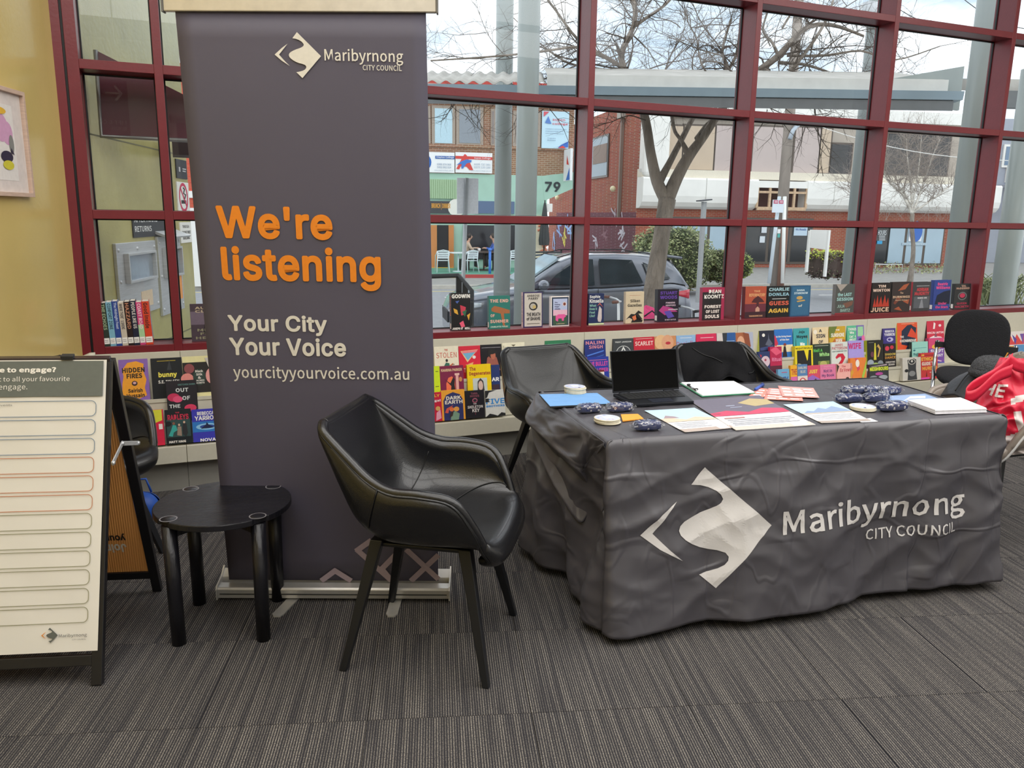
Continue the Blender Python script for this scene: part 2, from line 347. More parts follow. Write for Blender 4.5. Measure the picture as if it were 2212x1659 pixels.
# picture frame on the yellow wall
t = thing('picture_frame', 'pale wooden picture frame with pink and yellow artwork on the yellow wall', 'picture', yw.pt(-.7, 1.55))
q = MB(yw.M); fr = mat('pale_wood', 'C9AE9B', .45, 0, .1, 20, stretch=(1, 1, 8))
s1 = -.40; s0 = -1.02; z0 = 1.553; z1 = 2.012
for a, b_ in (((s0, -.03, z0), (s0+.018, 0, z1)), ((s1-.018, -.03, z0), (s1, 0, z1)), ((s0+.018, -.03, z0), (s1-.018, 0, z0+.018)), ((s0+.018, -.03, z1-.018), (s1-.018, 0, z1))):
    MB(yw.M).box(a, b_, fr).build('frame_rail', t, bevel=.001)
MB(yw.M).box((s0+.018, -.012, z0+.018), (s1-.018, -.002, z1-.018), mat('mount_card', 'E3D9D3', .8)).build('mount', t)
mb = MB(yw.M)
def ap(pts, hx, k): mb.poly([(s1-.018-x, -.0125-.0006*k, z0+.018+y) for x, y in pts][::-1], ink(hx))
el = lambda cx, cy, rx, ry, n=20, a0=0: [(cx+rx*math.cos(2*PI*i/n), cy+ry*math.sin(2*PI*i/n)) for i in range(n)]
ap([(.08, .05), (.50, .05), (.50, .37), (.08, .37)], 'EDE8E2', 1)
ap(el(.14, .25, .045, .05), 'D9A6C8', 2); ap(el(.19, .27, .06, .06), 'D9A6C8', 3); ap(el(.115, .205, .02, .04), '8A8A86', 4); ap(el(.165, .15, .05, .025), '2B2540', 5)
ap(el(.16, .115, .045, .02), 'D8CF3A', 6); ap([(.10, .16), (.13, .17), (.125, .19)], '2B2540', 7); ap(el(.2, .34, .06, .015), 'E8B93B', 8)
mb.build('artwork', t)
MB(yw.M).poly([(s0+.018, -.021, z0+.018), (s1-.018, -.021, z0+.018), (s1-.018, -.021, z1-.018), (s0+.018, -.021, z1-.018)], glassmat('picture_glass', (1, 1, 1))).build('glazing', t)
# ================================================================ OUTSIDE
m_asph = mat('asphalt', '8E8F92', .9, 0, .08, 6, .2, 80)
m_foot = mat('footpath_asphalt', '95938F', .9, 0, .10, 4, .2, 60)
m_conc = mat('kerb_concrete', 'BDB8AE', .85, 0, .08, 8)
m_steel = mat('painted_column', '9DA5A3', .32, 0, .04, 4, stretch=(1, 1, .2))
m_wh = mat('white_cladding', 'F0EEE8', .5, 0, .03, 2)
# road frame
k0 = onz(940, 625, -.83); k1 = onz(2212, 620, -.83); SA = math.atan2(k1.y-k0.y, k1.x-k0.x)
st = Plane((k0.x, k0.y), SA)
def sbox(a, b_, m): return MB(st.M).box(a, b_, m)
g = sbox((-40, -14, -1.05), (60, 0, -.83), m_asph); road = tag(g.build('road'), kind='structure')
sbox((-40, -.0, -1.05), (60, .16, -.70), m_conc).build('trim_2', kind='structure')
sbox((-40, .16, -1.05), (60, 30, -.71), m_foot).build('footpath', kind='structure')
MB().box((-14, 4.91, -1.05), (30, 11.0, -.72), m_foot).build('near_footpath', kind='structure')
mb = MB(st.M)
for i in range(24): mb.box((-30+i*3, -2.6, -.8299), (-28.6+i*3, -2.5, -.828), ink('E9E7E0'))
mb.box((-40, -.75, -.8299), (60, -.65, -.828), ink('D9C46A')); tag(mb.build('road_marking'), 'white dashes and a yellow line painted on the road', 'road marking')
# exterior continuation of the yellow wall with its fittings
ew = MB(yw.M); ew.box((.19, 0, -1.0), (2.07, .14, 3.9), m_yellow2)
wext = ew.build('wall_exterior', kind='structure')
for z in (.62, 1.9): MB(yw.M).box((.19, -.0015, z), (2.07, .0, z+.008), mat('joint_line', '6F6C50', .8)).build('joint', wext)
m_st = mat('brushed_stainless', 'C6C8CA', .45, .5, .08, 8, stretch=(1, 1, 20))
m_dk = mat('charcoal_sign', '33363D', .5)
def chute(s0, s1, z0, z1, lab):
    t = thing('returns_chute', lab, 'returns chute', yw.pt(s0, z0), 0)
    MB(yw.M).box((s0, -.02, z0), (s1, 0, z1), m_st).build('face_plate', t, bevel=.003)
    w_ = s1-s0; h = z1-z0
    a, b_, c, d = s0+.18*w_, s1-.14*w_, z0+.5*h, z1-.17*h
    mb = MB(yw.M)
    for p, q in (((a-.015, -.05, c-.015), (a, -.02, d+.015)), ((b_, -.05, c-.015), (b_+.015, -.02, d+.015)), ((a, -.05, d), (b_, -.02, d+.015)), ((a, -.05, c-.015), (b_, -.02, c))): mb.box(p, q, m_st)
    mb.build('slot_frame', t, bevel=.002)
    MB(yw.M).box((a, -.024, c), (b_, -.0205, d), mat('chute_flap', 'AEB9C4', .15, .6)).build('flap', t)
    for x, z in ((s0+.03, z0+.04), (s1-.03, z0+.04), (s0+.03, z1-.04), (s1-.03, z1-.04), (s0+.03, (z0+z1)/2), ((s0+s1)/2, z1-.04)):
        MB(yw.M @ Matrix.Translation((x, -.02, z)) @ Matrix.Rotation(PI/2, 4, 'X')).lathe((0, 0, 0), [(.012, 0), (.010, .005), (0, .007)], m_st, 10).build('screw', t)
    return t
t = chute(.52, 1.19, .86, 1.31, 'brushed steel book return chute with wide slot, left of two')
MB(yw.M).box((.86, -.022, .9), (1.06, -.0201, 1.0), ink('D8C2A6')).build('notice', t)
t = chute(1.24, 1.72, .80, 1.33, 'brushed steel book return chute with orange stickers, right of two')
MB(yw.M).prism([(1.24, 0, 1.37), (1.24, -.10, 1.33), (1.24, -.09, 1.32), (1.24, 0, 1.35)], (.48, 0, 0), m_st).build('hood', t)
MB(yw.M).box((1.33, -.030, 1.14), (1.6, -.0251, 1.25), ink('E08A4A')).build('sticker', t)
MB(yw.M).box((1.55, -.030, .88), (1.66, -.0201, 1.06), ink('E89A52')).build('sticker', t)
def wsign(name, lab, s0, s1, z0, z1, m, lines, tm, cat='sign', extra=None):
    t = thing(name, lab, cat, yw.pt(s0, z0)); MB(yw.M).box((s0, -.008, z0), (s1, 0, z1), m).build('board', t)
    mb = MB(yw.M); P = lambda x, y: Vector((x, -.0092, y))
    for (tx, a, b_, c, d) in lines: mb.text(tx, s0+a*(s1-s0), z0+b_*(z1-z0), s0+c*(s1-s0), z0+d*(z1-z0), tm, P, .01)
    if extra: extra(mb, s0, s1, z0, z1)
    mb.build('lettering', t); return t
wsign('returns_sign', 'charcoal sign above the return chutes lettered in white', .85, 1.62, 1.335, 1.475, m_dk, [('AFTER HOURS', .03, .66, .58, .92), ('RETURNS', .03, .24, .42, .50)], ink('E8E8E6'))
def nosm(mb, s0, s1, z0, z1):
    cx = (s0+s1)/2; cz = (z0+z1)/2; r = .105; P = lambda x, y: (x, -.0095, y)
    for i in range(28):
        a, b_ = 2*PI*i/28, 2*PI*(i+1)/28
        mb.poly([P(cx+r*math.cos(a), cz+r*math.sin(a)), P(cx+r*math.cos(b_), cz+r*math.sin(b_)), P(cx+.8*r*math.cos(b_), cz+.8*r*math.sin(b_)), P(cx+.8*r*math.cos(a), cz+.8*r*math.sin(a))], ink('D2365E'))
    mb.poly([P(cx-.075, cz+.065), P(cx-.062, cz+.078), P(cx+.075, cz-.06), P(cx+.062, cz-.073)], ink('D2365E'))
    mb.poly([(cx-.06, -.0088, cz-.045), (cx+.06, -.0088, cz-.045), (cx+.06, -.0088, cz-.02), (cx-.06, -.0088, cz-.02)], ink('222222'))
    mb.tube([(cx+.02, -.009, cz-.01), (cx+.05, -.009, cz+.02), (cx, -.009, cz+.03), (cx+.03, -.009, cz+.06), (cx, -.009, cz+.07)], .005, ink('222222'), 4)
wsign('no_smoking_sign', 'white no smoking sign with red ring on the yellow outside wall', 1.77, 2.05, 1.49, 1.71, m_wh, [], ink('222222'), extra=nosm)
wsign('smoke_free_sign', 'small white smoke free notice under the no smoking sign', 1.78, 2.05, 1.27, 1.42, m_wh, [('THIS IS A', .2, .72, .8, .86), ('SMOKE FREE', .12, .44, .9, .58), ('BUILDING', .2, .16, .8, .3)], ink('333333'))
wsign('door_sign', 'dark sign with small white emblem above the no smoking sign', 1.79, 2.04, 1.735, 1.87, m_dk, [], ink('C8C8C8'), extra=lambda mb, s0, s1, z0, z1: [mb.poly([(s0+x0*(s1-s0), -.0092, z0+y0*(z1-z0)), (s0+x1*(s1-s0), -.0092, z0+y0*(z1-z0)), (s0+x1*(s1-s0), -.0092, z0+y1*(z1-z0)), (s0+x0*(s1-s0), -.0092, z0+y1*(z1-z0))], ink('C8C8C8')) for x0, x1, y0, y1 in ((.55, .9, .5, .56), (.55, .85, .38, .44), (.2, .34, .35, .6))])
# burgundy panel outside the left window
t = thing('awning_panel', 'big burgundy outdoor panel with grey metal edge beside the yellow wall', 'panel', (-.4, 5.06, 1.9))
pl = [ony(206, 108, 5.06), ony(414, 213, 5.06), ony(416, 304, 5.06), ony(219, 294, 5.06)]
pl = [Vector((p.x, 5.06, p.z)) for p in pl]
MB().prism(pl, (0, .03, 0), mat('burgundy_panel', '5B2A38', .3, 0, .08, 3)).build('board', t)
MB().tube([pl[0], pl[3], pl[2]], .012, mat('grey_edge', '8E8E8C', .4, .5), 6).build('edge_trim', t)
MB().box((0.0, 6.0, 1.87), (.14, 6.3, 1.965), mat('dark_beam', '2A161B', .6)).build('beam', t)
# ---------------------------------------------------------------- canopy over the near footpath
c0 = onz(935, 198, 3.0); c1 = onz(2080, 214, 3.0); ca = math.atan2(c1.y-c0.y, c1.x-c0.x); cp = Plane((c0.x, c0.y), ca); CLn = (c1-c0).length
m_gut = mat('blue_grey_gutter', '8FA1AC', .4, 0, .04, 5)
m_sof = mat('grey_soffit', '6F7274', .7, 0, .06, 10)
m_corr = mat('fibro_roofing', 'BDB9B2', .8, 0, .12, 5, .2, 40)
t = thing('street_canopy', 'long canopy with blue grey gutter outside the window', 'canopy', c0)
MB(cp.M).prism([(-2.6, 0, 2.99), (-2.6, -.02, 3.09), (-2.6, .18, 3.11), (-2.6, .18, 2.98)], (CLn+2.6, 0, 0), m_gut).build('gutter', t)
MB(cp.M).prism([(-2.6, .02, 2.86), (-2.6, .02, 2.98), (-2.6, 1.4, 3.30), (-2.6, 1.4, 3.17)], (CLn+2.5, 0, 0), m_sof).build('soffit', t)
prof = lambda x: .02*math.sin(x*2*PI/.17)
mb = MB(cp.M); mb.grid(lambda u, v: (-2.6+u*4.0, -.0+1.6*v, 3.115+.38*v+prof(u*4.0)), 190, 1, m_corr); mb.build('roof_sheet', t, label='corrugated grey roof sheets', solid=.006)
mb = MB(cp.M); mb.box((1.42, .10, 3.10), (CLn-.15, .14, 3.24), mat('white_fascia', 'DAD8D2', .6, 0, .05, 6, .1, 20)); mb.grid(lambda u, v: (1.42+u*(CLn-1.57), .12+1.5*v, 3.24+.34*v), 8, 1, m_corr); mb.build('fascia', t)
MB(cp.M).prism([(CLn-.9, .25, 3.0), (CLn-.9, .25, 3.25), (CLn+.1, .25, 3.43), (CLn+.1, .25, 2.9)], (0, .05, 0), m_steel).build('bracket', t)
# second canopy stub at the far right
t = thing('street_canopy', 'second grey canopy end seen through the last window at far right', 'canopy', onz(2190, 250, 3.0))
q0 = onz(2168, 214, 3.0); q1 = onz(2260, 222, 3.0); q2 = Plane((q0.x, q0.y), ca)
MB(q2.M).box((-.1, 0, 2.9), (3.2, .12, 3.1), m_sof).build('gutter', t); MB(q2.M).prism([(-.1, .1, 3.1), (-.1, .1, 3.25), (-.1, 1.6, 3.5), (-.1, 1.6, 3.35)], (3.3, 0, 0), m_corr).build('roof_sheet', t)
labs = ['thick pale steel column in front of the canopy, right of the near pair', 'grey green steel column behind the canopy, left of the near pair', 'slim grey green column with floodlight between the third and fourth mullion', 'thick pale steel column between the fourth and fifth mullion', 'pale steel column with blue scribble at the far right']
for (ua, va, ub, vb, D, r, hi), lb in zip([(1142, 0, 1135, 600, 9.6, .130, 7), (1088, 0, 1087, 600, 12.4, .132, 7), (1888, 60, 1836, 600, 13.2, .125, 7), (2132, 60, 2062, 600, 9.0, .130, 7), (2212, 330, 2168, 600, 9.3, .130, 3.2)], labs):
    p = atd((ua+ub)/2, (va+vb)/2, D)
    t = thing('steel_column', lb, 'column', (p.x, p.y, -.72), 0, 'steel columns outside')
    MB().cyl((p.x, p.y, -.72), r, hi+.72, m_steel, 28).build('shaft', t)
    MB().cyl((p.x, p.y, -.72), r+.05, .03, m_steel, 28).build('base_plate', t)
    if 'flood' in lb:
        f_ = thing('floodlight', 'small grey floodlight clamped near the top of a column', 'light', (p.x-.25, p.y-.1, 4.6))
        MB().lathe((p.x-.25, p.y-.1, 4.6), [(.0, 0), (.14, .0), (.17, .12), (.12, .26), (0, .3)], m_st, 16).build('lamp_head', f_)
        MB().tube([(p.x-.2, p.y-.05, 4.75), (p.x-.08, p.y-.02, 4.75)], .02, m_st).build('arm', f_)
# ramp handrail
t = thing('handrail', 'black ramp handrail with posts outside the window left of centre', 'handrail', ony(990, 640, 8.2))
mk = mat('black_rail', '17181B', .35, .3)
A_ = ony(900, 598, 8.2); B_ = ony(991, 595, 8.2); C_ = ony(1019, 628, 7.7); 
MB().tube([A_, B_, C_, Vector((C_.x, C_.y, -.7))], .025, mk, 10).build('rail', t)
for p in (B_, (B_+C_)/2): MB().box((p.x-.03, p.y-.012, -.72), (p.x+.03, p.y+.012, p.z), mk).build('post', t)
# ---------------------------------------------------------------- red brick building across the road
fp = onz(1640, 574, -.62); rb = Plane((fp.x, fp.y), SA)
m_brick = brickmat('red_brick', 'B4573F', 'A54A36', 'A88674')
m_dbrick = brickmat('dark_red_brick', '8F4038', '9C463C', '9C7A6E')
m_bbrick = brickmat('brown_brick', 'A77A5F', '97694F', 'B9A48F')
m_tan = mat('tan_blind', 'C2AE97', .25, 0, .03, 2); m_pinkb = mat('pinkish_blind', 'BDAEA9', .3, 0, .03, 2)
m_dark = mat('dark_window_glass', '22262B', .08, 0, .2, 2)
m_blue = mat('pale_blue_window', 'A9C0CE', .15, 0, .03, 2)
m_alu = mat('bronze_aluminium', '5C534C', .4, .5)
bt = thing('brick_building', 'red brick building with white curved parapet band across the road', 'building', fp)
def R(u0, v0, u1, v1): return rb.rect(u0, v0, u1, v1)
def bx(r, d0, d1, m, P=rb): return MB(P.M).box((r[0], -d1, r[1]), (r[2], -d0, r[3]), m)
zb = R(1500, 460, 1600, 466)
cs = rb.hit(1380, 400)[0]; es = rb.hit(2128, 400)[0]
r = R(1500, 433, 1600, 600); ztop = r[3]
bx((cs, -.7, es, ztop), -6, 0, m_brick).build('ground_floor_wall', bt)
# upper storey
zu0 = R(1500, 448, 1600, 460)[3]; zu1 = R(1500, 248, 1600, 250)[3]
bx((cs+.3, ztop, es, zu1), -6, -.15, mat('upper_panel', 'B8ADA0', .6, 0, .03, 1)).build('upper_wall', bt)
bx((cs+.2, zu1-.02, es+.2, zu1+.5), -6.2, .1, m_wh).build('roof_fascia', bt)
bx(R(1430, 252, 1860, 262), 0, .05, mat('tan_lintel', 'C8B59A', .6)).build('lintel', bt)
# curved white band: swept profile
zA = R(1500, 386, 1510, 390)[3]; zB = R(1500, 450, 1510, 452)[1]
hh = zA-zB; 
def band(s0, s1):
    pr = [(0, zA), (-.75, zA), (-.8, zA-.08), (-.8, zB+.55), (-.74, zB+.28), (-.58, zB+.1), (-.35, zB), (0, zB)]
    return MB(rb.M).prism([(s0, y, z) for y, z in pr], (s1-s0, 0, 0), m_wh)
g0 = rb.hit(1620, 420)[0]; g1 = rb.hit(1724, 420)[0]
band(cs-.1, g0).build('parapet_band', bt, bevel=.02); band(g1, es+.3).build('parapet_band', bt, bevel=.02)
MB(rb.M).box((cs-.1, -.8, zA), (cs+1.1, -.02, zu1+.4), m_wh).build('white_pier', bt, bevel=.2, segs=3)
bx((cs-.1, zA, es, zA+.35), 0, .55, mat('cream_ledge', 'E2D9C6', .6)).build('ledge', bt)
for u in (1508, 1645+135, 1990): 
    s_ = rb.hit(u, 420)[0]; MB(rb.M).box((s_, -.803, zB+.4), (s_+.03, -.80, zA), mat('panel_joint', 'B9B7B0', .8)).build('panel_joint', bt)
# broken section
bx((g0, zB, g1, zA), -.1, .02, mat('dark_recess', '4A2A27', .9)).build('recess', bt)
tim = mat('raw_timber', 'C7A98A', .8, 0, .15, 10)
mb = MB(rb.M)
for k in range(5): x = g0+(g1-g0)*k/4; mb.box((x-.05, -.75, zB+.1), (x+.05, -.65, zA-.2), tim)
mb.box((g0, -.76, zB), (g1, -.66, zB+.15), tim); mb.box((g0, -.76, zB+.75), (g1, -.66, zB+.85), tim); mb.box((g0, -.76, zA-.35), (g1, -.6, zA-.05), m_wh); mb.build('timber_frame', bt)
# upper windows
for (u0, v0, u1, v1, mm) in [(1424, 268, 1470, 372, m_tan), (1472, 268, 1538, 372, m_tan), (1541, 268, 1585, 378, m_pinkb), (1622, 270, 1683, 378, m_pinkb), (1712, 272, 1762, 380, m_pinkb), (1768, 275, 1786, 378, m_tan), (1789, 308, 1832, 380, m_dark), (1912, 286, 2040, 384, m_dark)]:
    r = R(u0, v0, u1, v1); f_ = bx(r, .12, .2, m_alu).build('window', bt)
    bx((r[0]+.08, r[1]+.08, r[2]-.08, r[3]-.08), .19, .215, mm).build('pane', f_)
# ground floor openings
for (u0, v0, u1, v1, mm, nm) in [(1450, 468, 1566, 545, m_blue, 'shop_window'), (1612, 470, 1748, 570, m_dark, 'glass_door'), (1873, 478, 1916, 572, m_dark, 'glass_door'), (1916, 482, 2030, 573, m_blue, 'shop_window')]:
    r = R(u0, v0, u1, v1); f_ = bx(r, -.05, .06, m_alu).build(nm, bt)
    n = 3 if u1-u0 > 100 else 1
    for k in range(n):
        a = r[0]+(r[2]-r[0])*k/n; b_ = r[0]+(r[2]-r[0])*(k+1)/n
        bx((a+.07, r[1]+.1, b_-.07, r[3]-.1), .055, .07, mm).build('pane', f_)
def notice(u0, v0, u1, v1, hx, lines=(), P=rb, off=.09, parent=bt, tc='2B5FA8'):
    r = P.rect(u0, v0, u1, v1); f_ = MB(P.M).box((r[0], -off-.03, r[1]), (r[2], -off, r[3]), ink(hx)).build('notice', parent)
    mb = MB(P.M); Q = lambda x, y: Vector((x, -off-.04, y))
    for (tx, a, b_, c, d, *cc) in lines: mb.text(tx, r[0]+a*(r[2]-r[0]), r[1]+b_*(r[3]-r[1]), r[0]+c*(r[2]-r[0]), r[1]+d*(r[3]-r[1]), ink(cc[0] if cc else tc), Q, .01)
    if lines: mb.build('lettering', f_)
    return f_, r
notice(1643, 490, 1653, 503, 'DDE4EA'); notice(1639, 510, 1649, 524, 'DDE4EA'); notice(1713, 490, 1740, 509, 'C7DCEC', [('Vic Roads', .1, .6, .9, .85)])
f_, r = notice(1962, 493, 1986, 521, 'F2F4F6'); q = MB(rb.M); q.poly([((r[0]+r[2])/2+.35*math.cos(a), -.14, (r[1]+r[3])/2+.15+.5*math.sin(a)) for a in [i*PI/8 for i in range(16)]], ink('3C6FC4')); q.build('emblem', f_)
notice(1894, 497, 1911, 508, '22262B', [('HOURS', 0, 0, 1, 1, 'D8DCE0')], off=.075); notice(1892, 520, 1902, 527, '38A6D8')
for v in (510, 514, 518): notice(1896, v-1, 1909, v+1, 'C9CDD2', off=.076)
notice(1946, 524, 1998, 530, 'A9C0CE', [('Physiotherapy', 0, 0, 1, 1, 'D5E2EA')], off=.075)
# side wall of the brick building, down the lane
cP = rb.pt(cs, 0); sw = Plane((cP.x, cP.y), SA+PI/2)
# n must face the viewer (left)
sw.n = -st.d; sw.M = Matrix(((sw.d.x, -sw.n.x, 0, sw.P.x), (sw.d.y, -sw.n.y, 0, sw.P.y), (0, 0, 1, 0), (0, 0, 0, 1)))
zs = zu1+.55
MB(sw.M).box((.0, -.06, -.7), (16, .0, zs), m_brick).build('side_wall', bt)
MB(sw.M).box((0, -.09, -.7), (14, -.061, 1.75), brickmat('painted_brick', '6B2F3C', '7A3A4A', '86606A')).build('side_wall_base', bt)
def SR(u0, v0, u1, v1): return sw.rect(u0, v0, u1, v1)
r = (sw.hit(1320, 300)[0], sw.hit(1320, 382)[1], sw.hit(1281, 300)[0], sw.hit(1320, 288)[1])
f_ = MB(sw.M).box((r[0], -.12, r[1]), (r[2], -.06, r[3]), m_alu).build('window', bt)
MB(sw.M).box((r[0]+.1, -.14, r[1]+.1), (r[2]-.1, -.12, r[3]-.1), mat('side_pane', '9AA7AE', .15)).build('pane', f_)
MB(sw.M).box((r[0]+.15, -.16, r[1]+(r[3]-r[1])*.35), (r[2]-.6, -.14, r[3]-.45), mat('brown_blind', '8A7466', .6)).build('blind', f_)
d0 = sw.hit(1350, 300)[0]; MB(sw.M).box((d0, -.2, 1.4), (d0+.15, -.06, zs-.4), mat('downpipe', '8B7B70', .6)).build('downpipe', bt)
MB(sw.M).box((d0-.15, -.3, zs-.6), (d0+.4, -.06, zs-.25), mat('rainhead', 'A9A49A', .6)).build('rainwater_head', bt)
for u, v in ((1337, 408), (1214, 427)):
    p = sw.hit(u, v); MB(sw.M).ball((p[0], -.3, p[1]), .14, mat('lamp_globe', 'FFF3C8', .3), 10, 7).build('wall_lamp', bt)
# painted graffiti strokes on the lane wall (flat print)
mb = MB(sw.M)
for (u, v, s_, hx) in [(1208, 500, .9, '7FA6DC'), (1222, 520, .8, 'E2D24A'), (1232, 500, .9, '8FB4E6'), (1200, 530, .7, '8FB4E6'), (1290, 520, .5, 'C9BFCB'), (1345, 490, .6, 'D5CDD8'), (1350, 520, .6, 'C9BFCB'), (1310, 505, .5, '8E5564'), (1330, 470, .5, 'B9A9B4')]:
    p = sw.hit(u, v)
    for k in range(5):
        a = random.uniform(0, PI); x = p[0]+random.uniform(-.5, .5)*s_; z = p[1]+random.uniform(-.6, .6)*s_; l_ = s_*random.uniform(.4, .8); wv = .07*s_+.03
        dx, dz = l_*math.cos(a), l_*math.sin(a); nx, nz = -math.sin(a)*wv, math.cos(a)*wv
        yy = -.095-.002*k-.0003*random.random()
        mb.poly([(x-dx-nx, yy, z-dz-nz), (x+dx-nx*.4, yy, z+dz-nz*.4), (x+dx+nx, yy, z+dz+nz), (x-dx+nx*.4, yy, z-dz+nz*.4)], ink(hx))
mb.build('graffiti', bt)
# ---------------------------------------------------------------- cafe building
cf = onz(960, 592, -.62); cb = Plane((cf.x+1.2*-cf.x/cf.length*0, cf.y+3.4), SA)
m_mint = mat('mint_render', 'A9CDBB', .7, 0, .05, 2)
ct = thing('cafe_building', 'mint green and brown brick shop building with signs across the road', 'building', (cf.x, cb.P.y, -.6))
def CR(*a): return cb.rect(*a)
def cbx(r, d0, d1, m): return MB(cb.M).box((r[0], -d1, r[1]), (r[2], -d0, r[3]), m)
se = cb.hit(1238, 350)[0]; sl = cb.hit(700, 350)[0]
zv = lambda v, u=1100: cb.hit(u, v)[1]
cbx((sl, zv(382), se, zv(215)), -5, 0, m_bbrick).build('upper_wall', ct)
cbx((sl, zv(226), se, zv(190)), -5, .25, mat('roof_edge', 'C9A79C', .7)).build('roof_edge', ct)
cbx((sl-2, zv(190), se-.3, zv(158)), -8, -2, mat('red_roof', 'B4483F', .7)).build('rear_roof', ct)
cbx((sl, zv(322), se, zv(316)), 0, .08, m_bbrick).build('sill_course', ct)
r = CR(925, 380, 1238, 432)
cbx((sl, zv(590)-.6, cb.hit(1180, 500)[0], zv(378)), -5, .02, m_mint).build('ground_floor_wall', ct)
P_ = [cb.hit(1170, 380), cb.hit(1238, 372), cb.hit(1238, 407), cb.hit(1176, 434)]
MB(cb.M).prism([(a, -.03, z) for a, z in P_], (0, .2, 0), m_mint).build('fascia_panel', ct)
mb = MB(cb.M); a = cb.hit(1176, 414); b_ = cb.hit(1210, 393); mb.text('79', a[0], a[1], b_[0], b_[1], ink('2B3438'), lambda x, y: Vector((x, -.06, y)), .03); mb.build('number', ct)
for (u0, v0, u1, v1, mm) in [(890, 228, 930, 316, 'B9D6E2'), (932, 228, 983, 316, 'B9D6E2'), (985, 230, 1043, 316, '8C939B'), (1060, 235, 1068, 316, '8A7F7A'), (1108, 240, 1166, 318, '8A7F7A')]:
    r = CR(u0, v0, u1, v1); f_ = cbx(r, 0, .07, mat('beige_frame', 'A59688', .5)).build('window', ct)
    cbx((r[0]+.12, r[1]+.1, r[2]-.12, r[3]-.1), .07, .085, mat('pane_'+mm, mm, .12)).build('pane', f_)
def csign(lab, u0, v0, u1, v1, hx, prims, off=.12):
    r = CR(u0, v0, u1, v1); t = thing('shop_sign', lab, 'sign', cb.pt(r[0], r[1], off))
    MB(cb.M).box((r[0], -off, r[1]), (r[2], -off+.06, r[3]), ink(hx)).build('board', t)
    mb = MB(cb.M); W_, H_ = r[2]-r[0], r[3]-r[1]
    for i, p in enumerate(prims):
        k = -off-.012-.006*i; P = lambda x, y, k=k: Vector((r[0]+x*W_, k, r[1]+y*H_))
        if p[0] == 't': mb.text(p[1], p[2], p[3], p[4], p[5], ink(p[6]), P, .01)
        else: mb.poly([P(x, y) for x, y in p[1]], ink(p[2]))
    mb.build('print', t); return t
csign('white shop sign with blue disc and stripe over the cafe', 905, 328, 981, 374, 'F2F3F3', [('p', el(.12, .5, .22, .42), '1E63B4'), ('p', [(.45, .68), (1, .68), (1, .82), (.45, .82)], '2B62AE'), ('t', 'Clayton College', .48, .70, .98, .80, 'F4F4F4'), ('t', '0399 974 966', .5, .36, .9, .46, 'A9B4C4'), ('t', '5462 062 924', .5, .22, .9, .32, 'A9B4C4'), ('t', 'www.claytoncollege.edu.au', .42, .08, .96, .14, 'A9B4C4'), ('t', 'Co', .14, .42, .28, .56, 'F4F4F4')])
csign('white shop sign with red letter A and blue leaping shape', 983, 329, 1062, 375, 'F2F3F3', [('p', [(0, .68), (1, .66), (1, .80), (0, .82)], 'D8433C'), ('p', [(.25, .92), (.30, .86), (.48, .14), (.38, .14), (.30, .3), (.14, .32), (.10, .16), (.02, .18), (.2, .8)], 'D8433C'), ('p', [(.02, .36), (.16, .56), (.30, .66), (.44, .62), (.42, .52), (.30, .46), (.2, .2), (.16, .2), (.16, .44)], '3C77C8'), ('t', 'Aspen College', .5, .68, .95, .78, 'F6E6E4'), ('t', '0399 737 981', .5, .38, .95, .48, 'B9C2D0'), ('t', '0370 130 146', .5, .24, .95, .34, 'B9C2D0'), ('t', 'www.aspencollege.edu.au', .42, .08, .96, .14, 'A9B4C4')])
csign('tall pale blue window poster with red college lettering', 1170, 240, 1226, 322, 'C6E4F2', [('t', 'aspen', .38, .72, .85, .80, 'D88A94'), ('t', 'college', .38, .62, .95, .70, 'D8606A'), ('p', [(.05, .98), (.25, .98), (.05, .84)], 'D8606A'), ('p', [(.22, .86), (.34, .66), (.26, .66), (.1, .68)], '5C86C8'), ('p', [(.98, .04), (.98, .2), (.72, .1), (.6, .02)], '3C6FC4'), ('p', [(.6, .01), (.78, .08), (.9, .01)], 'D8433C'), ('t', '4 KINNEAR ST | FOOTSCRAY VIC 3011', .12, .50, .9, .53, '6F86A4'), ('t', 'info@aspencollege.edu.au', .12, .44, .8, .47, '6F86A4'), ('t', 'www.aspencollege.edu.au', .12, .38, .8, .41, '6F86A4'), ('t', 'Programs', .2, .25, .5, .28, '6F86A4'), ('t', 'Business', .2, .2, .5, .23, '6F86A4')])
# projecting sign
a = cb.hit(1222, 330); t = thing('projecting_sign', 'small white sign sticking out from the corner of the shop', 'sign', cb.pt(a[0], a[1], .5))
z1_ = cb.hit(1222, 325)[1]; z0_ = cb.hit(1222, 392)[1]
MB(cb.M).box((a[0]-.1, -1.1, z0_), (a[0]+0, -.1, z1_), ink('F0F1F2')).build('board', t)
mb = MB(cb.M); mb.poly([(a[0]-.103, -1.09, z0_+.02), (a[0]-.103, -.5, z0_+.02), (a[0]-.103, -1.0, z0_+.5)], ink('3C6FC4')); mb.poly([(a[0]-.103, -.6, z0_+1.0), (a[0]-.103, -.9, z0_+.6), (a[0]-.103, -.55, z0_+.65)], ink('D8433C')); mb.build('print', t)
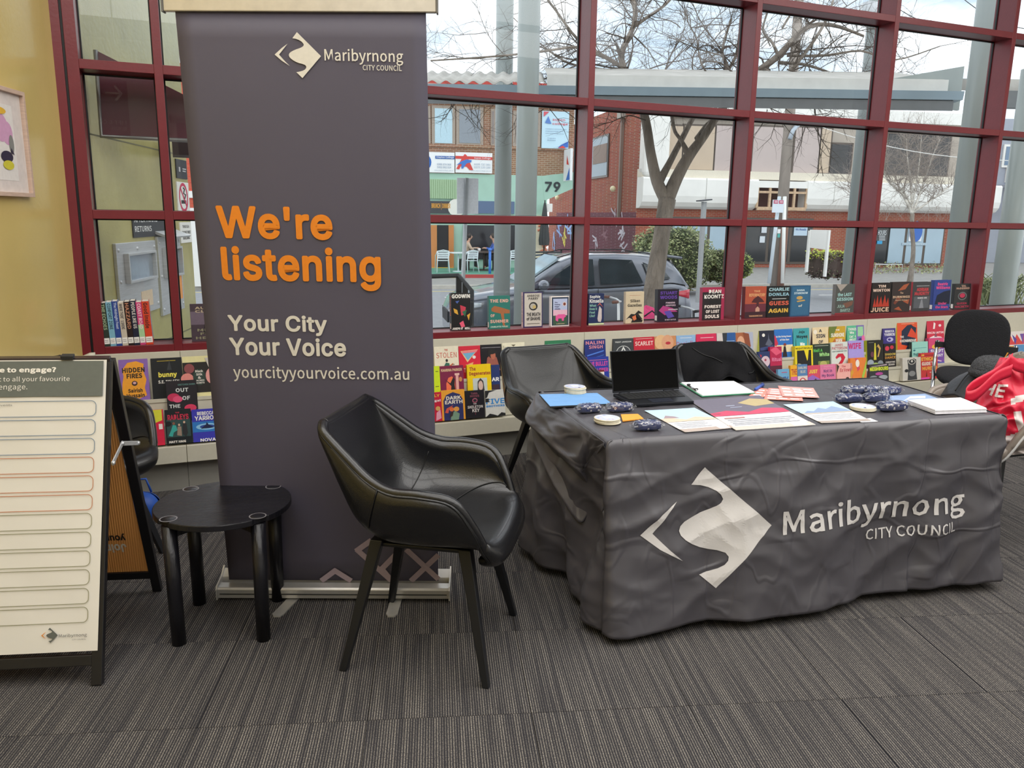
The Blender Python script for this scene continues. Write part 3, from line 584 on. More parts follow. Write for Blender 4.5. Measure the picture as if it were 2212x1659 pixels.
# shopfront
for (u0, v0, u1, v1, hx, nm) in [(926, 387, 1000, 430, 'B7D2AA', 'roller_shutter'), (926, 434, 1000, 462, '3F4046', 'awning_board'), (1024, 434, 1110, 462, '5C7090', 'awning_board'), (1000, 486, 1068, 560, '24252B', 'shop_window'), (1100, 486, 1124, 560, '24252B', 'shop_window'), (944, 486, 968, 578, '2C2C30', 'doorway')]:
    r = CR(u0, v0, u1, v1); f_ = cbx(r, .0, .1, mat(nm+'_'+hx, hx, .15 if 'window' in nm or 'door' in nm else .6)).build(nm, ct)
    if nm == 'roller_shutter':
        for k in range(16): s_ = r[0]+(r[2]-r[0])*(k+.5)/16; cbx((s_-.03, r[1], s_+.03, r[3]), .1, .13, ink('A3BE98')).build('rib', f_)
    if nm == 'awning_board' and u0 == 926:
        mb = MB(cb.M); mb.text('BRUNCH | DINNER', r[0]+.1, r[1]+.5*(r[3]-r[1])-.1, r[0]+.62*(r[2]-r[0]), r[1]+.5*(r[3]-r[1])+.18, ink('D99A3C'), lambda x, y: Vector((x, -.12, y)), .02)
        mb.poly([(r[0]+.8*(r[2]-r[0])+.35*math.cos(i*PI/8), -.115, (r[1]+r[3])/2+.35*math.sin(i*PI/8)) for i in range(16)], ink('E9E6DC')); mb.build('lettering', f_)
for u0, u1 in ((930, 943), (968, 979)):
    cbx(CR(u0, 486, u1, 578), .05, .2, mat('orange_timber', 'C77F45', .5, 0, .15, 3, stretch=(1, 1, .2))).build('timber_post', ct)
cbx(CR(926, 577, 978, 586), .05, .25, ink('D8B23C')).build('step_edge', ct)
cbx(CR(1158, 465, 1178, 560), .02, .1, mat('cream_mural', 'E6DCC0', .7)).build('mural_wall', ct)
mb = MB(cb.M)
for i in range(9):
    a, z = cb.hit(1163+random.uniform(-3, 9), 480+i*9); mb.tube([(a, -.11, z), (a+.25, -.11, z+.12), (a+.1, -.11, z+.28)], .05, ink('E0876A'), 5)
mb.build('mural_print', ct)
cbx(CR(1176, 440, 1188, 458), -.2, .4, m_wh).build('air_conditioner', ct)
# raised platform with red kerb
pa = onz(930, 600, -.7); pb = onz(1150, 600, -.7)
t = thing('cafe_platform', 'green painted outdoor dining platform with red painted kerb', 'platform', pa)
pp = Plane((pa.x, pa.y), SA); PL = pp.hit(1160, 600)[0]
MB(pp.M).box((-6, .12, -.71), (PL, 5.6, -.60), mat('green_paint', '5F9A85', .7)).build('deck', t)
MB(pp.M).box((.9, 0, -.71), (PL, .12, -.59), mat('red_kerb_paint', 'B2413F', .6)).build('kerb', t); MB(pp.M).box((-6, 0, -.71), (.9, .12, -.59), ink('D8C23C')).build('kerb', t)
# ---------------------------------------------------------------- things in the street
m_bark = mat('grey_bark', '8C8176', .9, 0, .3, 7, 1, 16, stretch=(1, 1, .22), bd=.09)
m_twig = mat('twig_bark', '5E544C', .9, 0, .1, 9)
def limb(mb, pts, D, dz=0.0, n=9, m=None):
    P = [atd(u, v, D+dz*i) for i, (u, v, w_) in enumerate(pts)]; rr = [w_*D/FPX/2 for u, v, w_ in pts]
    # smooth resample
    k = (len(P)-1)*4+1; tab = [list(p)+[r] for p, r in zip(P, rr)]
    q = [interp(tab, i/(k-1)) for i in range(k)]
    mb.tube([Vector(a[:3]) for a in q], [max(.002, a[3]) for a in q], m or m_bark, n); return [Vector(a[:3]) for a in q], [a[3] for a in q]
def twigs(mb, p, d, ln, r, lev, m, bend=.45, sag=0.0):
    d = d.normalized(); pts = [p]; rr = [r]; n = 4
    for i in range(n):
        d = (d+Vector((random.gauss(0, bend*.5), random.gauss(0, bend*.5), random.gauss(0, bend*.5)+sag))).normalized()
        pts.append(pts[-1]+d*ln/n); rr.append(r*(1-.17*(i+1)))
        if lev > 0:
            for _ in range(1 if random.random() < .8 else 2):
                s_ = (d+Vector((random.gauss(0, .8), random.gauss(0, .8), random.gauss(.1, .7)))).normalized()
                twigs(mb, pts[-1], s_, ln*random.uniform(.4, .65), rr[-1]*.6, lev-1, m, bend, sag)
    mb.tube(pts, rr, m, 3, False)
TD = 11.6
t = thing('bare_tree', 'big bare street tree with forked grey trunk outside the window', 'tree', atd(1400, 690, TD))
mb = MB(); limb(mb, [(1392, 760, 50), (1402, 690, 44), (1410, 630, 42), (1424, 540, 37), (1433, 480, 36), (1441, 430, 38)], TD); mb.build('trunk', t)
random.seed(11); tw = MB()
limbs = [
 [(1441, 434, 30), (1420, 392, 26), (1406, 330, 22), (1395, 260, 20), (1375, 200, 18), (1352, 158, 16), (1343, 116, 13), (1368, 58, 11), (1371, 15, 10), (1352, -40, 8)],
 [(1441, 434, 32), (1462, 385, 28), (1488, 338, 24), (1522, 292, 19), (1560, 235, 17), (1620, 168, 15), (1682, 120, 14), (1738, 62, 11), (1796, 54, 8), (1866, 78, 5)],
 [(1424, 392, 20), (1446, 352, 15), (1475, 296, 13), (1503, 245, 11), (1545, 190, 9), (1590, 120, 7), (1600, 40, 6)],
 [(1488, 338, 16), (1473, 306, 9), (1458, 284, 8), (1452, 255, 8), (1440, 200, 6), (1400, 150, 5)],
 [(1505, 300, 12), (1525, 272, 10), (1540, 250, 8), (1570, 150, 7), (1560, 110, 6), (1580, 40, 5)],
 [(1352, 158, 11), (1335, 140, 9), (1287, 113, 8), (1246, 102, 6), (1205, 106, 5), (1164, 112, 5), (1065, 122, 4), (930, 131, 3)],
 [(1360, 160, 8), (1300, 150, 6), (1240, 140, 5), (1200, 120, 4), (1150, 80, 3)],
 [(1300, 118, 6), (1247, 84, 6), (1201, 23, 5), (1181, -5, 5), (1165, -50, 4)],
 [(1371, 56, 8), (1400, 36, 7), (1439, 8, 6), (1480, -40, 5)],
 [(1650, 150, 10), (1691, 165, 7), (1729, 127, 7), (1780, 53, 6), (1800, 0, 4)],
 [(1681, 121, 8), (1668, 92, 6), (1648, 66, 5), (1660, 20, 4)],
 [(1682, 135, 7), (1740, 140, 6), (1800, 160, 5), (1860, 185, 4), (1900, 200, 3)],
 [(1700, 120, 6), (1780, 120, 5), (1860, 110, 4), (1930, 130, 3), (2030, 100, 2)],
 [(1441, 200, 6), (1500, 180, 5), (1535, 172, 5)], [(1690, 60, 5), (1720, 10, 4), (1740, -30, 3)]]
for i, l_ in enumerate(limbs):
    mb = MB(); P, rr = limb(mb, l_, TD, [0, 0, .15, .1, .1, -.1, .2, -.25, .15, -.1, .1, .2, -.2, .1, .1][i], 7); mb.build('branch', t)
    for k in range(2 if i > 4 else 14, len(P)):
        if i < 2 and l_[min(len(l_)-1, k//4)][1] > 250: continue
        for _ in range(1):
            d = Vector((random.gauss(0, 1), random.gauss(0, .5), random.gauss(.15, .7)))
            twigs(tw, P[k], d, random.uniform(.45, 1.0), max(.005, rr[k]*.35), 2, m_twig)
for (u, v) in [(960, 240), (1010, 250), (1040, 245), (1150, 250), (1200, 260), (1330, 250), (1640, 262), (1700, 280), (1760, 300), (1800, 270)]:
    for _ in range(3): twigs(tw, atd(u+random.uniform(-30, 30), v-25, TD), Vector((random.gauss(0, .6), random.gauss(0, .4), -1)), random.uniform(.4, .8), .007, 1, m_twig, .6)
tw.build('twigs', t, kind='stuff')
tw = MB(); random.seed(23)
def wander(u, v, du, dv, ln, r):
    p = atd(u, v, TD+random.uniform(-.6, .6)); d = (Vector(R3.col[0])*du-Vector(R3.col[1])*dv+Vector((0, random.gauss(0, .25), 0))).normalized(); pts = [p]; n = 12; hd = Vector((0, 0, 0))
    for i in range(n):
        hd = hd*.6+Vector((random.gauss(0, .12), random.gauss(0, .08), random.gauss(0, .12))); d = (d+hd).normalized(); pts.append(pts[-1]+d*ln/n)
        if i > 1:
            for _ in range(2 if random.random() < .35 else 1): twigs(tw, pts[-1], (d*.5+Vector((random.gauss(0, .7), random.gauss(0, .5), random.gauss(.15, .6)))).normalized(), random.uniform(.25, .55), max(.0035, r*.45), 1, m_twig, .4)
    tw.tube(pts, [r*(1-.8*i/n) for i in range(n+1)], m_twig, 5, False)
for (u, v, du, dv, ln, r) in [(1350, 150, -1, .15, 2.6, .014), (1300, 118, -1, -.1, 2.4, .014), (1246, 102, -1, .5, 1.8, .011), (1340, 140, -.8, .7, 2.0, .014), (1343, 116, .4, 1, 1.2, .012), (1368, 58, -.6, .7, 1.0, .010), (1395, 260, -1, .3, 1.1, .010), (1420, 180, .7, .5, 1.8, .014), (1450, 185, 1, .6, 1.8, .014), (1500, 175, -.3, 1, 1.4, .014), (1535, 172, -.6, .9, 1.6, .015), (1565, 170, .1, 1, 1.5, .015), (1590, 168, -.4, .9, 1.6, .015), (1620, 168, -.2, 1, 1.2, .014), (1560, 120, -1, .3, 1.4, .010), (1640, 150, 1, .35, 2.0, .014), (1680, 120, 1, .1, 1.9, .012), (1700, 150, 1, -.1, 1.7, .012), (1690, 165, .9, .4, 1.5, .011), (1740, 60, .7, .6, 1.0, .009), (1800, 160, 1, .25, 1.5, .009), (1850, 170, 1, .1, 1.3, .008), (1860, 110, 1, .2, 1.2, .007), (1700, 175, 1, -.3, 1.3, .010), (1664, 100, -.5, .8, .9, .010), (1740, 140, .7, .7, 1.4, .010), (1164, 112, -1, .1, 1.5, .008), (1100, 125, -1, .3, 1.3, .007), (1440, 8, -.5, 1, .8, .007), (1400, 36, 1, .1, 1.3, .009), (1500, 60, .9, .4, 1.4, .009), (1060, 122, -1, -.15, 1.3, .007), (1050, 70, -1, -.3, 1.0, .006), (1250, 140, -1, -.1, 1.6, .009), (1230, 60, -.9, -.2, 1.2, .007), (1320, 100, -.8, .2, 1.2, .008), (1480, 110, 1, .7, 1.3, .009), (1470, 60, -.6, .8, 1.0, .008), (1540, 90, .7, .8, 1.1, .008), (1560, 40, -1, .2, 1.2, .007), (1400, 150, 1, .5, 1.4, .010), (1620, 100, -.9, .1, 1.0, .008), (1700, 60, -.9, -.4, 1.0, .007), (1600, 150, -1, .5, 1.3, .010), (1720, 100, .9, -.3, 1.5, .009), (1760, 30, 1, -.3, 1.2, .008)]:
    wander(u, v, du, dv, ln, r)
tw.build('long_twigs', t, kind='stuff')
# birch
BD = 24.0; m_birch = mat('birch_bark', 'D9D3C8', .8, 0, .25, 3, .4, 20, stretch=(1, 1, 6), bd=.03); m_bt = mat('pale_twigs', 'A79B92', .9, 0, .1, 5)
t = thing('birch_tree', 'young white birch with dense fine pale twigs at right', 'tree', atd(1965, 615, BD))
mb = MB(); limb(mb, [(1964, 625, 17), (1968, 590, 11), (1973, 540, 9), (1970, 490, 9), (1971, 462, 9)], BD); mb.build('trunk', t)
random.seed(5); tw = MB()
for l_ in [[(1971, 464, 7), (1950, 420, 6), (1915, 385, 4), (1905, 330, 2)], [(1971, 462, 6), (1968, 400, 5), (1960, 340, 3), (1958, 300, 2)], [(1972, 460, 6), (1990, 410, 5), (2010, 350, 3), (2030, 300, 2)], [(1974, 458, 5), (2015, 430, 4), (2055, 400, 2)], [(1968, 440, 5), (1940, 400, 3), (1880, 370, 2)], [(1972, 440, 4), (1985, 360, 3), (1990, 300, 2)]]:
    mb = MB(); P, rr = limb(mb, l_, BD, .1, 5, m_birch); mb.build('branch', t)
    for k in range(3, len(P)):
        for _ in range(5): twigs(tw, P[k], Vector((random.gauss(0, .6), random.gauss(0, .6), random.gauss(.8, .5))), random.uniform(.45, 1.0), .010, 2, m_bt, .3)
for _ in range(40): twigs(tw, atd(random.uniform(1890, 2050), random.uniform(430, 455), BD), Vector((random.gauss(0, .5), random.gauss(0, .4), -.6)), .5, .006, 1, m_bt, .5)
tw.build('twigs', t, kind='stuff')
# bare shrub left of the column
t = thing('bare_shrub', 'small bare pale twiggy crown left of the slim column', 'tree', atd(1838, 470, 24)); tw = MB()
for _ in range(26): twigs(tw, atd(1835+random.uniform(-3, 8), 400+random.uniform(-5, 25), 24), Vector((random.gauss(-.7, .5), random.gauss(0, .5), random.gauss(.5, .6))), random.uniform(.5, 1.0), .008, 2, m_bt, .3)
tw.tube([atd(1846, 470, 24), atd(1838, 400, 24)], .03, m_bt, 5); tw.build('twigs', t, kind='stuff')
# bushes
def leafmat(n, a, b_):
    m = mat(n, a, .6, 0, .35, 3); return m
def bush(name, lab, cu, cv, D, rx, rz, ry, nl, m, ms, ls=.09, cat='bush', boxy=0.0):
    c = atd(cu, cv, D); t = thing(name, lab, cat, (c.x, c.y, c.z-rz)); mb = MB()
    def sp(u, v):
        a, b_ = 2*PI*u, PI*v; e = 1-boxy
        cs = lambda x: math.copysign(abs(x)**e, x)
        x, y, z = cs(math.cos(a))*cs(math.sin(b_)), cs(math.sin(a))*cs(math.sin(b_)), -cs(math.cos(b_))
        k = .86+.10*math.sin(7*x+3*z+cu)*math.cos(6*y-4*z)
        return (c.x+rx*x*k, c.y+ry*y*k, c.z+rz*z*k)
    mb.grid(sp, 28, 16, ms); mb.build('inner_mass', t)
    mb = MB()
    for _ in range(nl):
        p = Vector(sp(random.random(), math.acos(random.uniform(-.9, 1))/PI if True else 0)); k = random.uniform(.98, 1.16); p = c+(p-c)*k
        a = Vector((random.gauss(0, 1), random.gauss(0, 1), random.gauss(.5, 1))).normalized()*ls; b_ = a.orthogonal().normalized()*ls*.35
        mb.add([p, p+a*.5+b_, p+a, p+a*.5-b_], [(0, 1, 2, 3)], m[random.randrange(len(m))])
    mb.build('leaves', t, kind='stuff'); return t
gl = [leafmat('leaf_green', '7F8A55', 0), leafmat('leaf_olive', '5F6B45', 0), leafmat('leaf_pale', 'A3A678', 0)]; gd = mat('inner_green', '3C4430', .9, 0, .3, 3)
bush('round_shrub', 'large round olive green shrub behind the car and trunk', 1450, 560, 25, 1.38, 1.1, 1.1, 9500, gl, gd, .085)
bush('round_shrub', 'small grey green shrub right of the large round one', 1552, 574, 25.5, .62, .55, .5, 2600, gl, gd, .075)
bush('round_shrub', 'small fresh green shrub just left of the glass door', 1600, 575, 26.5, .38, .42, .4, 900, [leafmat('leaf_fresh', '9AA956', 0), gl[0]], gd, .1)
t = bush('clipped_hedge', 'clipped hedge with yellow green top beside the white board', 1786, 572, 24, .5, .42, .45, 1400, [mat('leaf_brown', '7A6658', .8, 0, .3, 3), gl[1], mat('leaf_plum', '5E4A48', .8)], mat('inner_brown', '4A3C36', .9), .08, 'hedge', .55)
c = atd(1786, 552, 24); mb = MB()
for _ in range(900):
    p = c+Vector((random.uniform(-.5, .5), random.uniform(-.45, .4), random.gauss(0, .07))); a = Vector((random.gauss(0, 1), random.gauss(0, 1), random.gauss(.8, .5))).normalized()*.09; b_ = a.orthogonal().normalized()*.03
    mb.add([p, p+a*.5+b_, p+a, p+a*.5-b_], [(0, 1, 2, 3)], ink('C3CC4A'))
mb.build('new_growth', t, kind='stuff')
t = thing('spiky_plant', 'clump of long strappy leaves beyond the road at far right', 'plant', atd(2158, 590, 22)); mb = MB(); c = atd(2160, 588, 22); c.z = -.70
random.seed(3)
for _ in range(170):
    a = random.uniform(0, 2*PI); l_ = random.uniform(.6, 1.15); q = c+Vector((random.gauss(0, .35), random.gauss(0, .2), 0)); d = Vector((math.cos(a), math.sin(a), 0))
    mb.tube([q, q+d*l_*.25+Vector((0, 0, l_*.55)), q+d*l_*.55+Vector((0, 0, l_*.75)), q+d*l_*.85+Vector((0, 0, l_*.6))], [.02, .018, .012, .004], [gl[0], gl[2], gl[1]][random.randrange(3)], 3, False)
mb.build('leaves', t, kind='stuff')
# low garden bed with white tube hoops
c = atd(1910, 580, 25)
t = thing('garden_bed', 'low garden bed with white tube hoops and scrappy plants', 'garden bed', (c.x, c.y, -.7))
for u0, u1 in ((1890, 1925), (1925, 1948)):
    a, b_ = onz(u0, 586, -.7), onz(u1, 586, -.7); MB().tube([a, a+Vector((0, 0, .32)), b_+Vector((0, 0, .30)), b_], .02, ink('E4E6EA'), 6).build('hoop', t)
mb = MB()
for _ in range(700):
    p = onz(random.uniform(1885, 2040), random.uniform(578, 592), -.7)+Vector((0, 0, random.random()**2*.3)); a = Vector((random.gauss(0, 1), random.gauss(0, 1), random.gauss(.8, .5))).normalized()*.1; b_ = a.orthogonal().normalized()*.04
    mb.add([p, p+a*.5+b_, p+a, p+a*.5-b_], [(0, 1, 2, 3)], [gl[0], gl[2], ink('7A5A50')][random.randrange(3)])
mb.build('plants', t, kind='stuff')
# power pole with notices
D = 22.5; pa, pb = atd(1677, 606, D), atd(1706, 250, D)
t = thing('power_pole', 'timber power pole with pale metal stays and notices', 'pole', (pa.x, pa.y, -.7))
top = pa+(pb-pa)*2.2
MB().tube([Vector((pa.x, pa.y, -.75)), pb, top], [.17, .14, .11], mat('weathered_pole', '8F857C', .9, 0, .15, 6, .3, 30, stretch=(1, 1, .2)), 12).build('shaft', t)
MB().tube([Vector((pa.x, pa.y, -.7))+Vector((0, -.18, 0)), pa+(pb-pa)*.35+Vector((0, -.17, 0))], .10, mat('pole_brown', '7E5B4C', .8), 8).build('base_sleeve', t)
for du, m_ in ((-16, 'C9D3DA'), (13, 'ECEBE6')):
    a, b_ = atd(1677+du, 612, D-.3), atd(1690+du*.4, 425, D-.3); MB().tube([a, b_], .05, ink(m_), 8).build('stay', t)
for (u0, v0, u1, v1, hx) in [(1667, 432, 1697, 459, 'DDE6EE'), (1679, 495, 1686, 504, 'E9E9E9'), (1679, 505, 1685, 513, '49A9A0')]:
    a, b_ = atd(u0, v1, D-.5), atd(u1, v0, D-.5); f_ = MB().box((a.x, a.y-.02, a.z), (b_.x, a.y, b_.z), ink(hx)).build('notice', t)
    if v0 == 432:
        mb = MB(); P = lambda x, y: Vector((x, a.y-.025, y)); w_ = b_.x-a.x; h_ = b_.z-a.z
        for x in (.06, .54): mb.poly([P(a.x+w_*x, a.z+h_*.7), P(a.x+w_*(x+.4), a.z+h_*.7), P(a.x+w_*(x+.4), a.z+h_*.97), P(a.x+w_*x, a.z+h_*.97)], ink('C24468'))
        [mb.poly([Vector((a.x+w_*x, a.y-.03, a.z+h_*y)), Vector((a.x+w_*(x+.28), a.y-.03, a.z+h_*y)), Vector((a.x+w_*(x+.28), a.y-.03, a.z+h_*(y+.04))), Vector((a.x+w_*x, a.y-.03, a.z+h_*(y+.04)))], ink('F3E3E8')) for x in (.12, .6) for y in (.78, .86)]
        mb.build('print', f_)
a = atd(1706, 300, D-.2); MB().tube([a, a+Vector((.1, 0, .25)), a+Vector((.5, 0, .6))], .06, ink('B8C2CC'), 8).build('bracket_arm', t)
# white board on legs
t = thing('site_board', 'blank white sign board on two white legs beside the hedge', 'sign', atd(1770, 600, 23))
a, b_ = atd(1749, 535, 23.2), atd(1795, 497, 22.8); bd = MB(); bd.prism([Vector((a.x, a.y, a.z+.0)), Vector((b_.x, b_.y, a.z-.05)), Vector((b_.x, b_.y, b_.z)), Vector((a.x, a.y, b_.z+.0))], (0, .05, 0), m_wh); bd.build('board', t)
for u, v1, D2 in ((1746, 588, 23.3), (1786, 598, 22.7)):
    p = atd(u, v1, D2); MB().box((p.x-.035, p.y+.05, p.z), (p.x+.035, p.y+.12, p.z+(v1-500)*D2/FPX), m_wh).build('leg', t)
# street light T pole
a = atd(1519, 470, 21); t = thing('parking_meter_pole', 'slim grey street pole with flat solar panel on top', 'pole', (a.x, a.y, -.7))
MB().box((a.x-.05, a.y-.05, -.7), (a.x+.05, a.y+.05, atd(1519, 436, 21).z), mat('grey_pole', '9A9C9C', .5)).build('shaft', t)
z = atd(1519, 434, 21).z; MB().box((a.x-.17, a.y-.12, z), (a.x+.17, a.y+.12, z+.03), m_dk, Matrix.Translation((a.x, 0, z)) @ Matrix.Rotation(-.12, 4, 'Y') @ Matrix.Translation((-a.x, 0, -z))).build('panel', t)
# street sign seen from behind
a = atd(994, 600, 11.8); z1_ = atd(998, 386, 11.8); z0_ = atd(998, 462, 11.8)
t = thing('street_sign', 'blank back of a white street sign on a galvanised post', 'sign', (a.x, a.y, -.7))
MB().tube([(a.x, a.y, -.75), (z1_.x-.02, a.y, z1_.z)], .030, mat('galvanised', 'A9ADB0', .4, .4), 10).build('post', t)
MB().box((z1_.x-.16, a.y+.03, z0_.z), (z1_.x+.17, a.y+.04, z1_.z), mat('sign_back', 'D5D9E0', .4)).build('board', t, bevel=.004)
# ---------------------------------------------------------------- parked car
CXp = st.pt(0, 0); car_c = Vector((6.75, 13.75, -.83))
m_body = mat('dark_silver_car_paint', '767A84', .22, .6, .03, 3, coat=.8); m_cg = mat('car_glass', '2C363C', .04, 0, .2, 3, spec=.9); m_rub = mat('black_plastic', '1C1D1F', .6)
t = thing('parked_car', 'dark silver hatchback parked at the kerb outside the window', 'car', car_c, SA)
M = Matrix.Translation(car_c) @ Matrix.Rotation(SA, 4, 'Z') @ Matrix.Translation((-2.27, 0, 0))
top = [(0, .62), (.08, .80), (.35, .93), (.9, 1.02), (1.3, 1.08), (2.0, 1.09), (2.8, 1.11), (3.5, 1.15), (4.1, 1.19), (4.40, 1.14), (4.50, 1.02), (4.55, .7)]
hw = [(0, .60), (.15, .80), (.5, .89), (1.0, .92), (3.8, .92), (4.3, .89), (4.48, .85), (4.55, .78)]
def pl1(tab, x):
    for (a, p), (b_, q) in zip(tab, tab[1:]):
        if x <= b_: k = (x-a)/(b_-a); k = k*k*(3-2*k) if False else k; return p+(q-p)*k
    return tab[-1][1]
def body(u, v):
    x = 4.55*u; h = pl1(hw, x); z = pl1(top, x); 
    ring = [(0, .22), (h*.9, .24), (h, .40), (h*1.005, .62), (h, z-.20), (h*.965, z-.07), (h*.86, z), (h*.4, z+.03), (0, z+.035)]
    f_ = abs(2*v-1)*8; 
    # v 0..1 goes around: bottom centre -> left -> top -> right -> bottom
    q = v*16; s_ = 1 if q <= 8 else -1; q = q if q <= 8 else 16-q; i = min(7, int(q)); k = q-i
    a, b_ = ring[i], ring[i+1]; return (x, -s_*(a[0]+(b_[0]-a[0])*k), a[1]+(b_[1]-a[1])*k)
MB(M).grid(body, 46, 32, m_body).poly([body(1, k/32) for k in range(32)], m_body).poly([body(0, k/32) for k in range(32)][::-1], m_body).build('body', t, merge=True)
roof = [(1.25, 1.07), (1.6, 1.32), (1.95, 1.53), (2.2, 1.63), (2.6, 1.68), (3.1, 1.69), (3.6, 1.67), (4.0, 1.62), (4.12, 1.57), (4.3, 1.36), (4.45, 1.14)]
rw = [(1.25, .80), (1.95, .64), (3.2, .64), (4.0, .60), (4.45, .70)]
def gh(u, v):
    x = 1.25+3.2*u; z = pl1(roof, x); r = pl1(rw, x); zb_ = min(z, pl1(top, x)-.02); hb = pl1(hw, x)*.93
    if z-zb_ < .5: r = hb+(r-hb)*min(1, (z-zb_)/.5)
    ring = [(hb, zb_), (r*1.02, z-.07 if z-zb_ > .1 else zb_+.5*(z-zb_)), (r*.93, z-.02), (r*.5, z), (0, z+.008)]
    q = v*8; s_ = 1 if q <= 4 else -1; q = q if q <= 4 else 8-q; i = min(3, int(q)); k = q-i
    a, b_ = ring[i], ring[i+1]; return (x, -s_*(a[0]+(b_[0]-a[0])*k), a[1]+(b_[1]-a[1])*k)
MB(M).grid(gh, 40, 24, m_body).build('cabin', t)
def side(x, z, off=.012, sgn=-1):
    zr = pl1(roof, x)-.07; r = pl1(rw, x)*1.02; hb = pl1(hw, x)*.93; zb_ = pl1(top, x)-.02
    if zr-zb_ < .43: r = hb+(r-hb)*min(1, (zr+.07-zb_)/.5)
    k = (z-zb_)/max(.05, zr-zb_); return (x, sgn*(hb+(r-hb)*min(1.0, k)+off), z)
for sgn in (-1, 1):
    for nm, pts in [('front_window', [(1.72, 1.14), (2.60, 1.13), (2.60, 1.58), (2.35, 1.58), (2.1, 1.47), (1.9, 1.31)]), ('rear_window', [(2.72, 1.14), (3.52, 1.17), (3.35, 1.57), (2.72, 1.59)]), ('quarter_window', [(3.66, 1.19), (4.06, 1.24), (3.98, 1.36), (3.56, 1.53)])]:
        MB(M).poly([side(x, z, .03, sgn) for x, z in (pts if sgn < 0 else pts[::-1])], m_cg).build(nm, t, solid=.01)
ws = [(1.32, -.70, 1.13), (2.02, -.56, 1.585), (2.02, .56, 1.585), (1.32, .70, 1.13)]
MB(M).prism(ws, (-.02, 0, .03), mat('windscreen', 'AFC4CF', .05, 0, .1, 2)).build('windscreen', t)
MB(M).prism([(4.17, -.5, 1.55), (4.17, .5, 1.55), (4.42, .58, 1.22), (4.42, -.58, 1.22)], (.02, 0, .02), m_cg).build('rear_screen', t)
MB(M).grid(lambda u, v: (3.95+.42*u, (v-.5)*1.22, 1.655-.05*u+.0*v), 3, 6, m_body).build('spoiler', t, solid=.05)
for sgn in (-1, 1):
    MB(M).tube([(1.95, sgn*.60, 1.60), (2.3, sgn*.60, 1.70), (3.6, sgn*.58, 1.71), (3.9, sgn*.57, 1.65)], .010, m_rub, 6).build('roof_rail', t)
    MB(M).grid(lambda u, v: (4.02+.42*u, sgn*(pl1(hw, 4.02+.42*u)*.985+.010), .98+.17*(v-.5)*u-.02*u), 6, 3, mat('tail_lamp_red', 'D21F3A', .1, 0, .05, 5, coat=1)).build('tail_lamp', t, solid=.03)
    MB(M).grid(lambda u, v: (.12+.4*u, sgn*(pl1(hw, .12+.4*u)+.008), .74+.13*(v-.5)*(1-.5*u)+.05*u), 6, 3, mat('head_lamp', 'DDE6EC', .08, .2, .1, 9, coat=1)).build('head_lamp', t, solid=.03)
    MB(M).ball((1.62, sgn*1.0, 1.14), .14, m_body, 12, 8, (.75, .9, .66)).build('door_mirror', t)
    for x in (2.66, 3.72): MB(M).tube([(x, sgn*(.925), .35), (x, sgn*.93, .9), (x, sgn*.90, 1.06)], .006, m_rub, 4).build('door_gap', t)
    for x in (2.45, 3.5): MB(M).tube([(x-.1, sgn*.935, .93), (x, sgn*.955, .935), (x+.1, sgn*.935, .94)], .015, m_body, 6).build('door_handle', t)
for x in (.92, 3.65):
    for sgn in (-1, 1):
        W_ = M @ Matrix.Translation((x, sgn*.80, .35)) @ Matrix.Rotation(PI/2*-sgn, 4, 'X') @ Matrix.Rotation(PI, 4, 'X')
        f_ = MB(W_).lathe((0, 0, -.1), [(0, .02), (.22, .02), (.24, 0), (.33, 0), (.35, .03), (.35, .20), (.33, .22), (.24, .22), (.22, .19), (0, .17)], m_rub, 28).build('wheel', t)
        mb = MB(W_)
        for k in range(10): a = 2*PI*k/10; mb.prism([(.04*math.cos(a-.5), .04*math.sin(a-.5), -.11), (.23*math.cos(a-.06), .23*math.sin(a-.06), -.11), (.23*math.cos(a+.06), .23*math.sin(a+.06), -.11), (.04*math.cos(a+.5), .04*math.sin(a+.5), -.11)], (0, 0, .02), m_st)
        mb.build('rim', f_)
MB(M).box((-.02, -.4, .42), (.05, .4, .62), m_rub).build('grille', t)
# ---------------------------------------------------------------- cafe furniture and people
m_alw = mat('white_cafe_aluminium', 'E6EEF2', .35, .1)
def cafe_chair(p, rz, lab):
    t = thing('cafe_chair', lab, 'chair', p, rz, 'white cafe chairs'); M = TM[t.name]
    def tb(pts, r, nm): MB(M).tube(pts, r, m_alw, 6).build(nm, t)
    for s_ in (-1, 1):
        tb([(.24*s_*1.05, -.24, 0), (.24*s_, -.2, .62), (.25*s_, .1, .64), (.22*s_, .2, .78)], .018, 'leg'); tb([(.24*s_, .26, 0), (.21*s_, .17, .42), (.2*s_, .24, .80)], .018, 'leg')
    for k in range(5): MB(M).box((-.2, -.2+k*.085, .43), (.2, -.135+k*.085, .445), m_alw).build('seat_slat', t)
    for k in range(4): MB(M).box((-.2, .2, .52+k*.075), (.2, .215, .575+k*.075), m_alw).build('back_slat', t)
    tb([(-.2, .24, .79), (0, .26, .83), (.2, .24, .79)], .018, 'top_rail')
for (u, v, rz, lb) in [(956, 588, SA, 'white slatted cafe chair, leftmost across the road'), (1016, 588, SA+.3, 'white slatted cafe chair in front of the seated person in beige'), (1112, 586, SA, 'white slatted cafe chair seen between the two columns')]:
    p = onz(u, v, -.60); cafe_chair((p.x, p.y, -.60), rz+PI, lb)
def cafe_table(p, lab, m, w_=.7):
    t = thing('cafe_table', lab, 'table', p); MB(TM[t.name]).box((-w_/2, -w_/2, .70), (w_/2, w_/2, .73), m).build('top', t, bevel=.005)
    MB(TM[t.name]).cyl((0, 0, 0), .03, .70, m, 10).build('stem', t); MB(TM[t.name]).cyl((0, 0, 0), .22, .03, m, 14).build('foot', t)
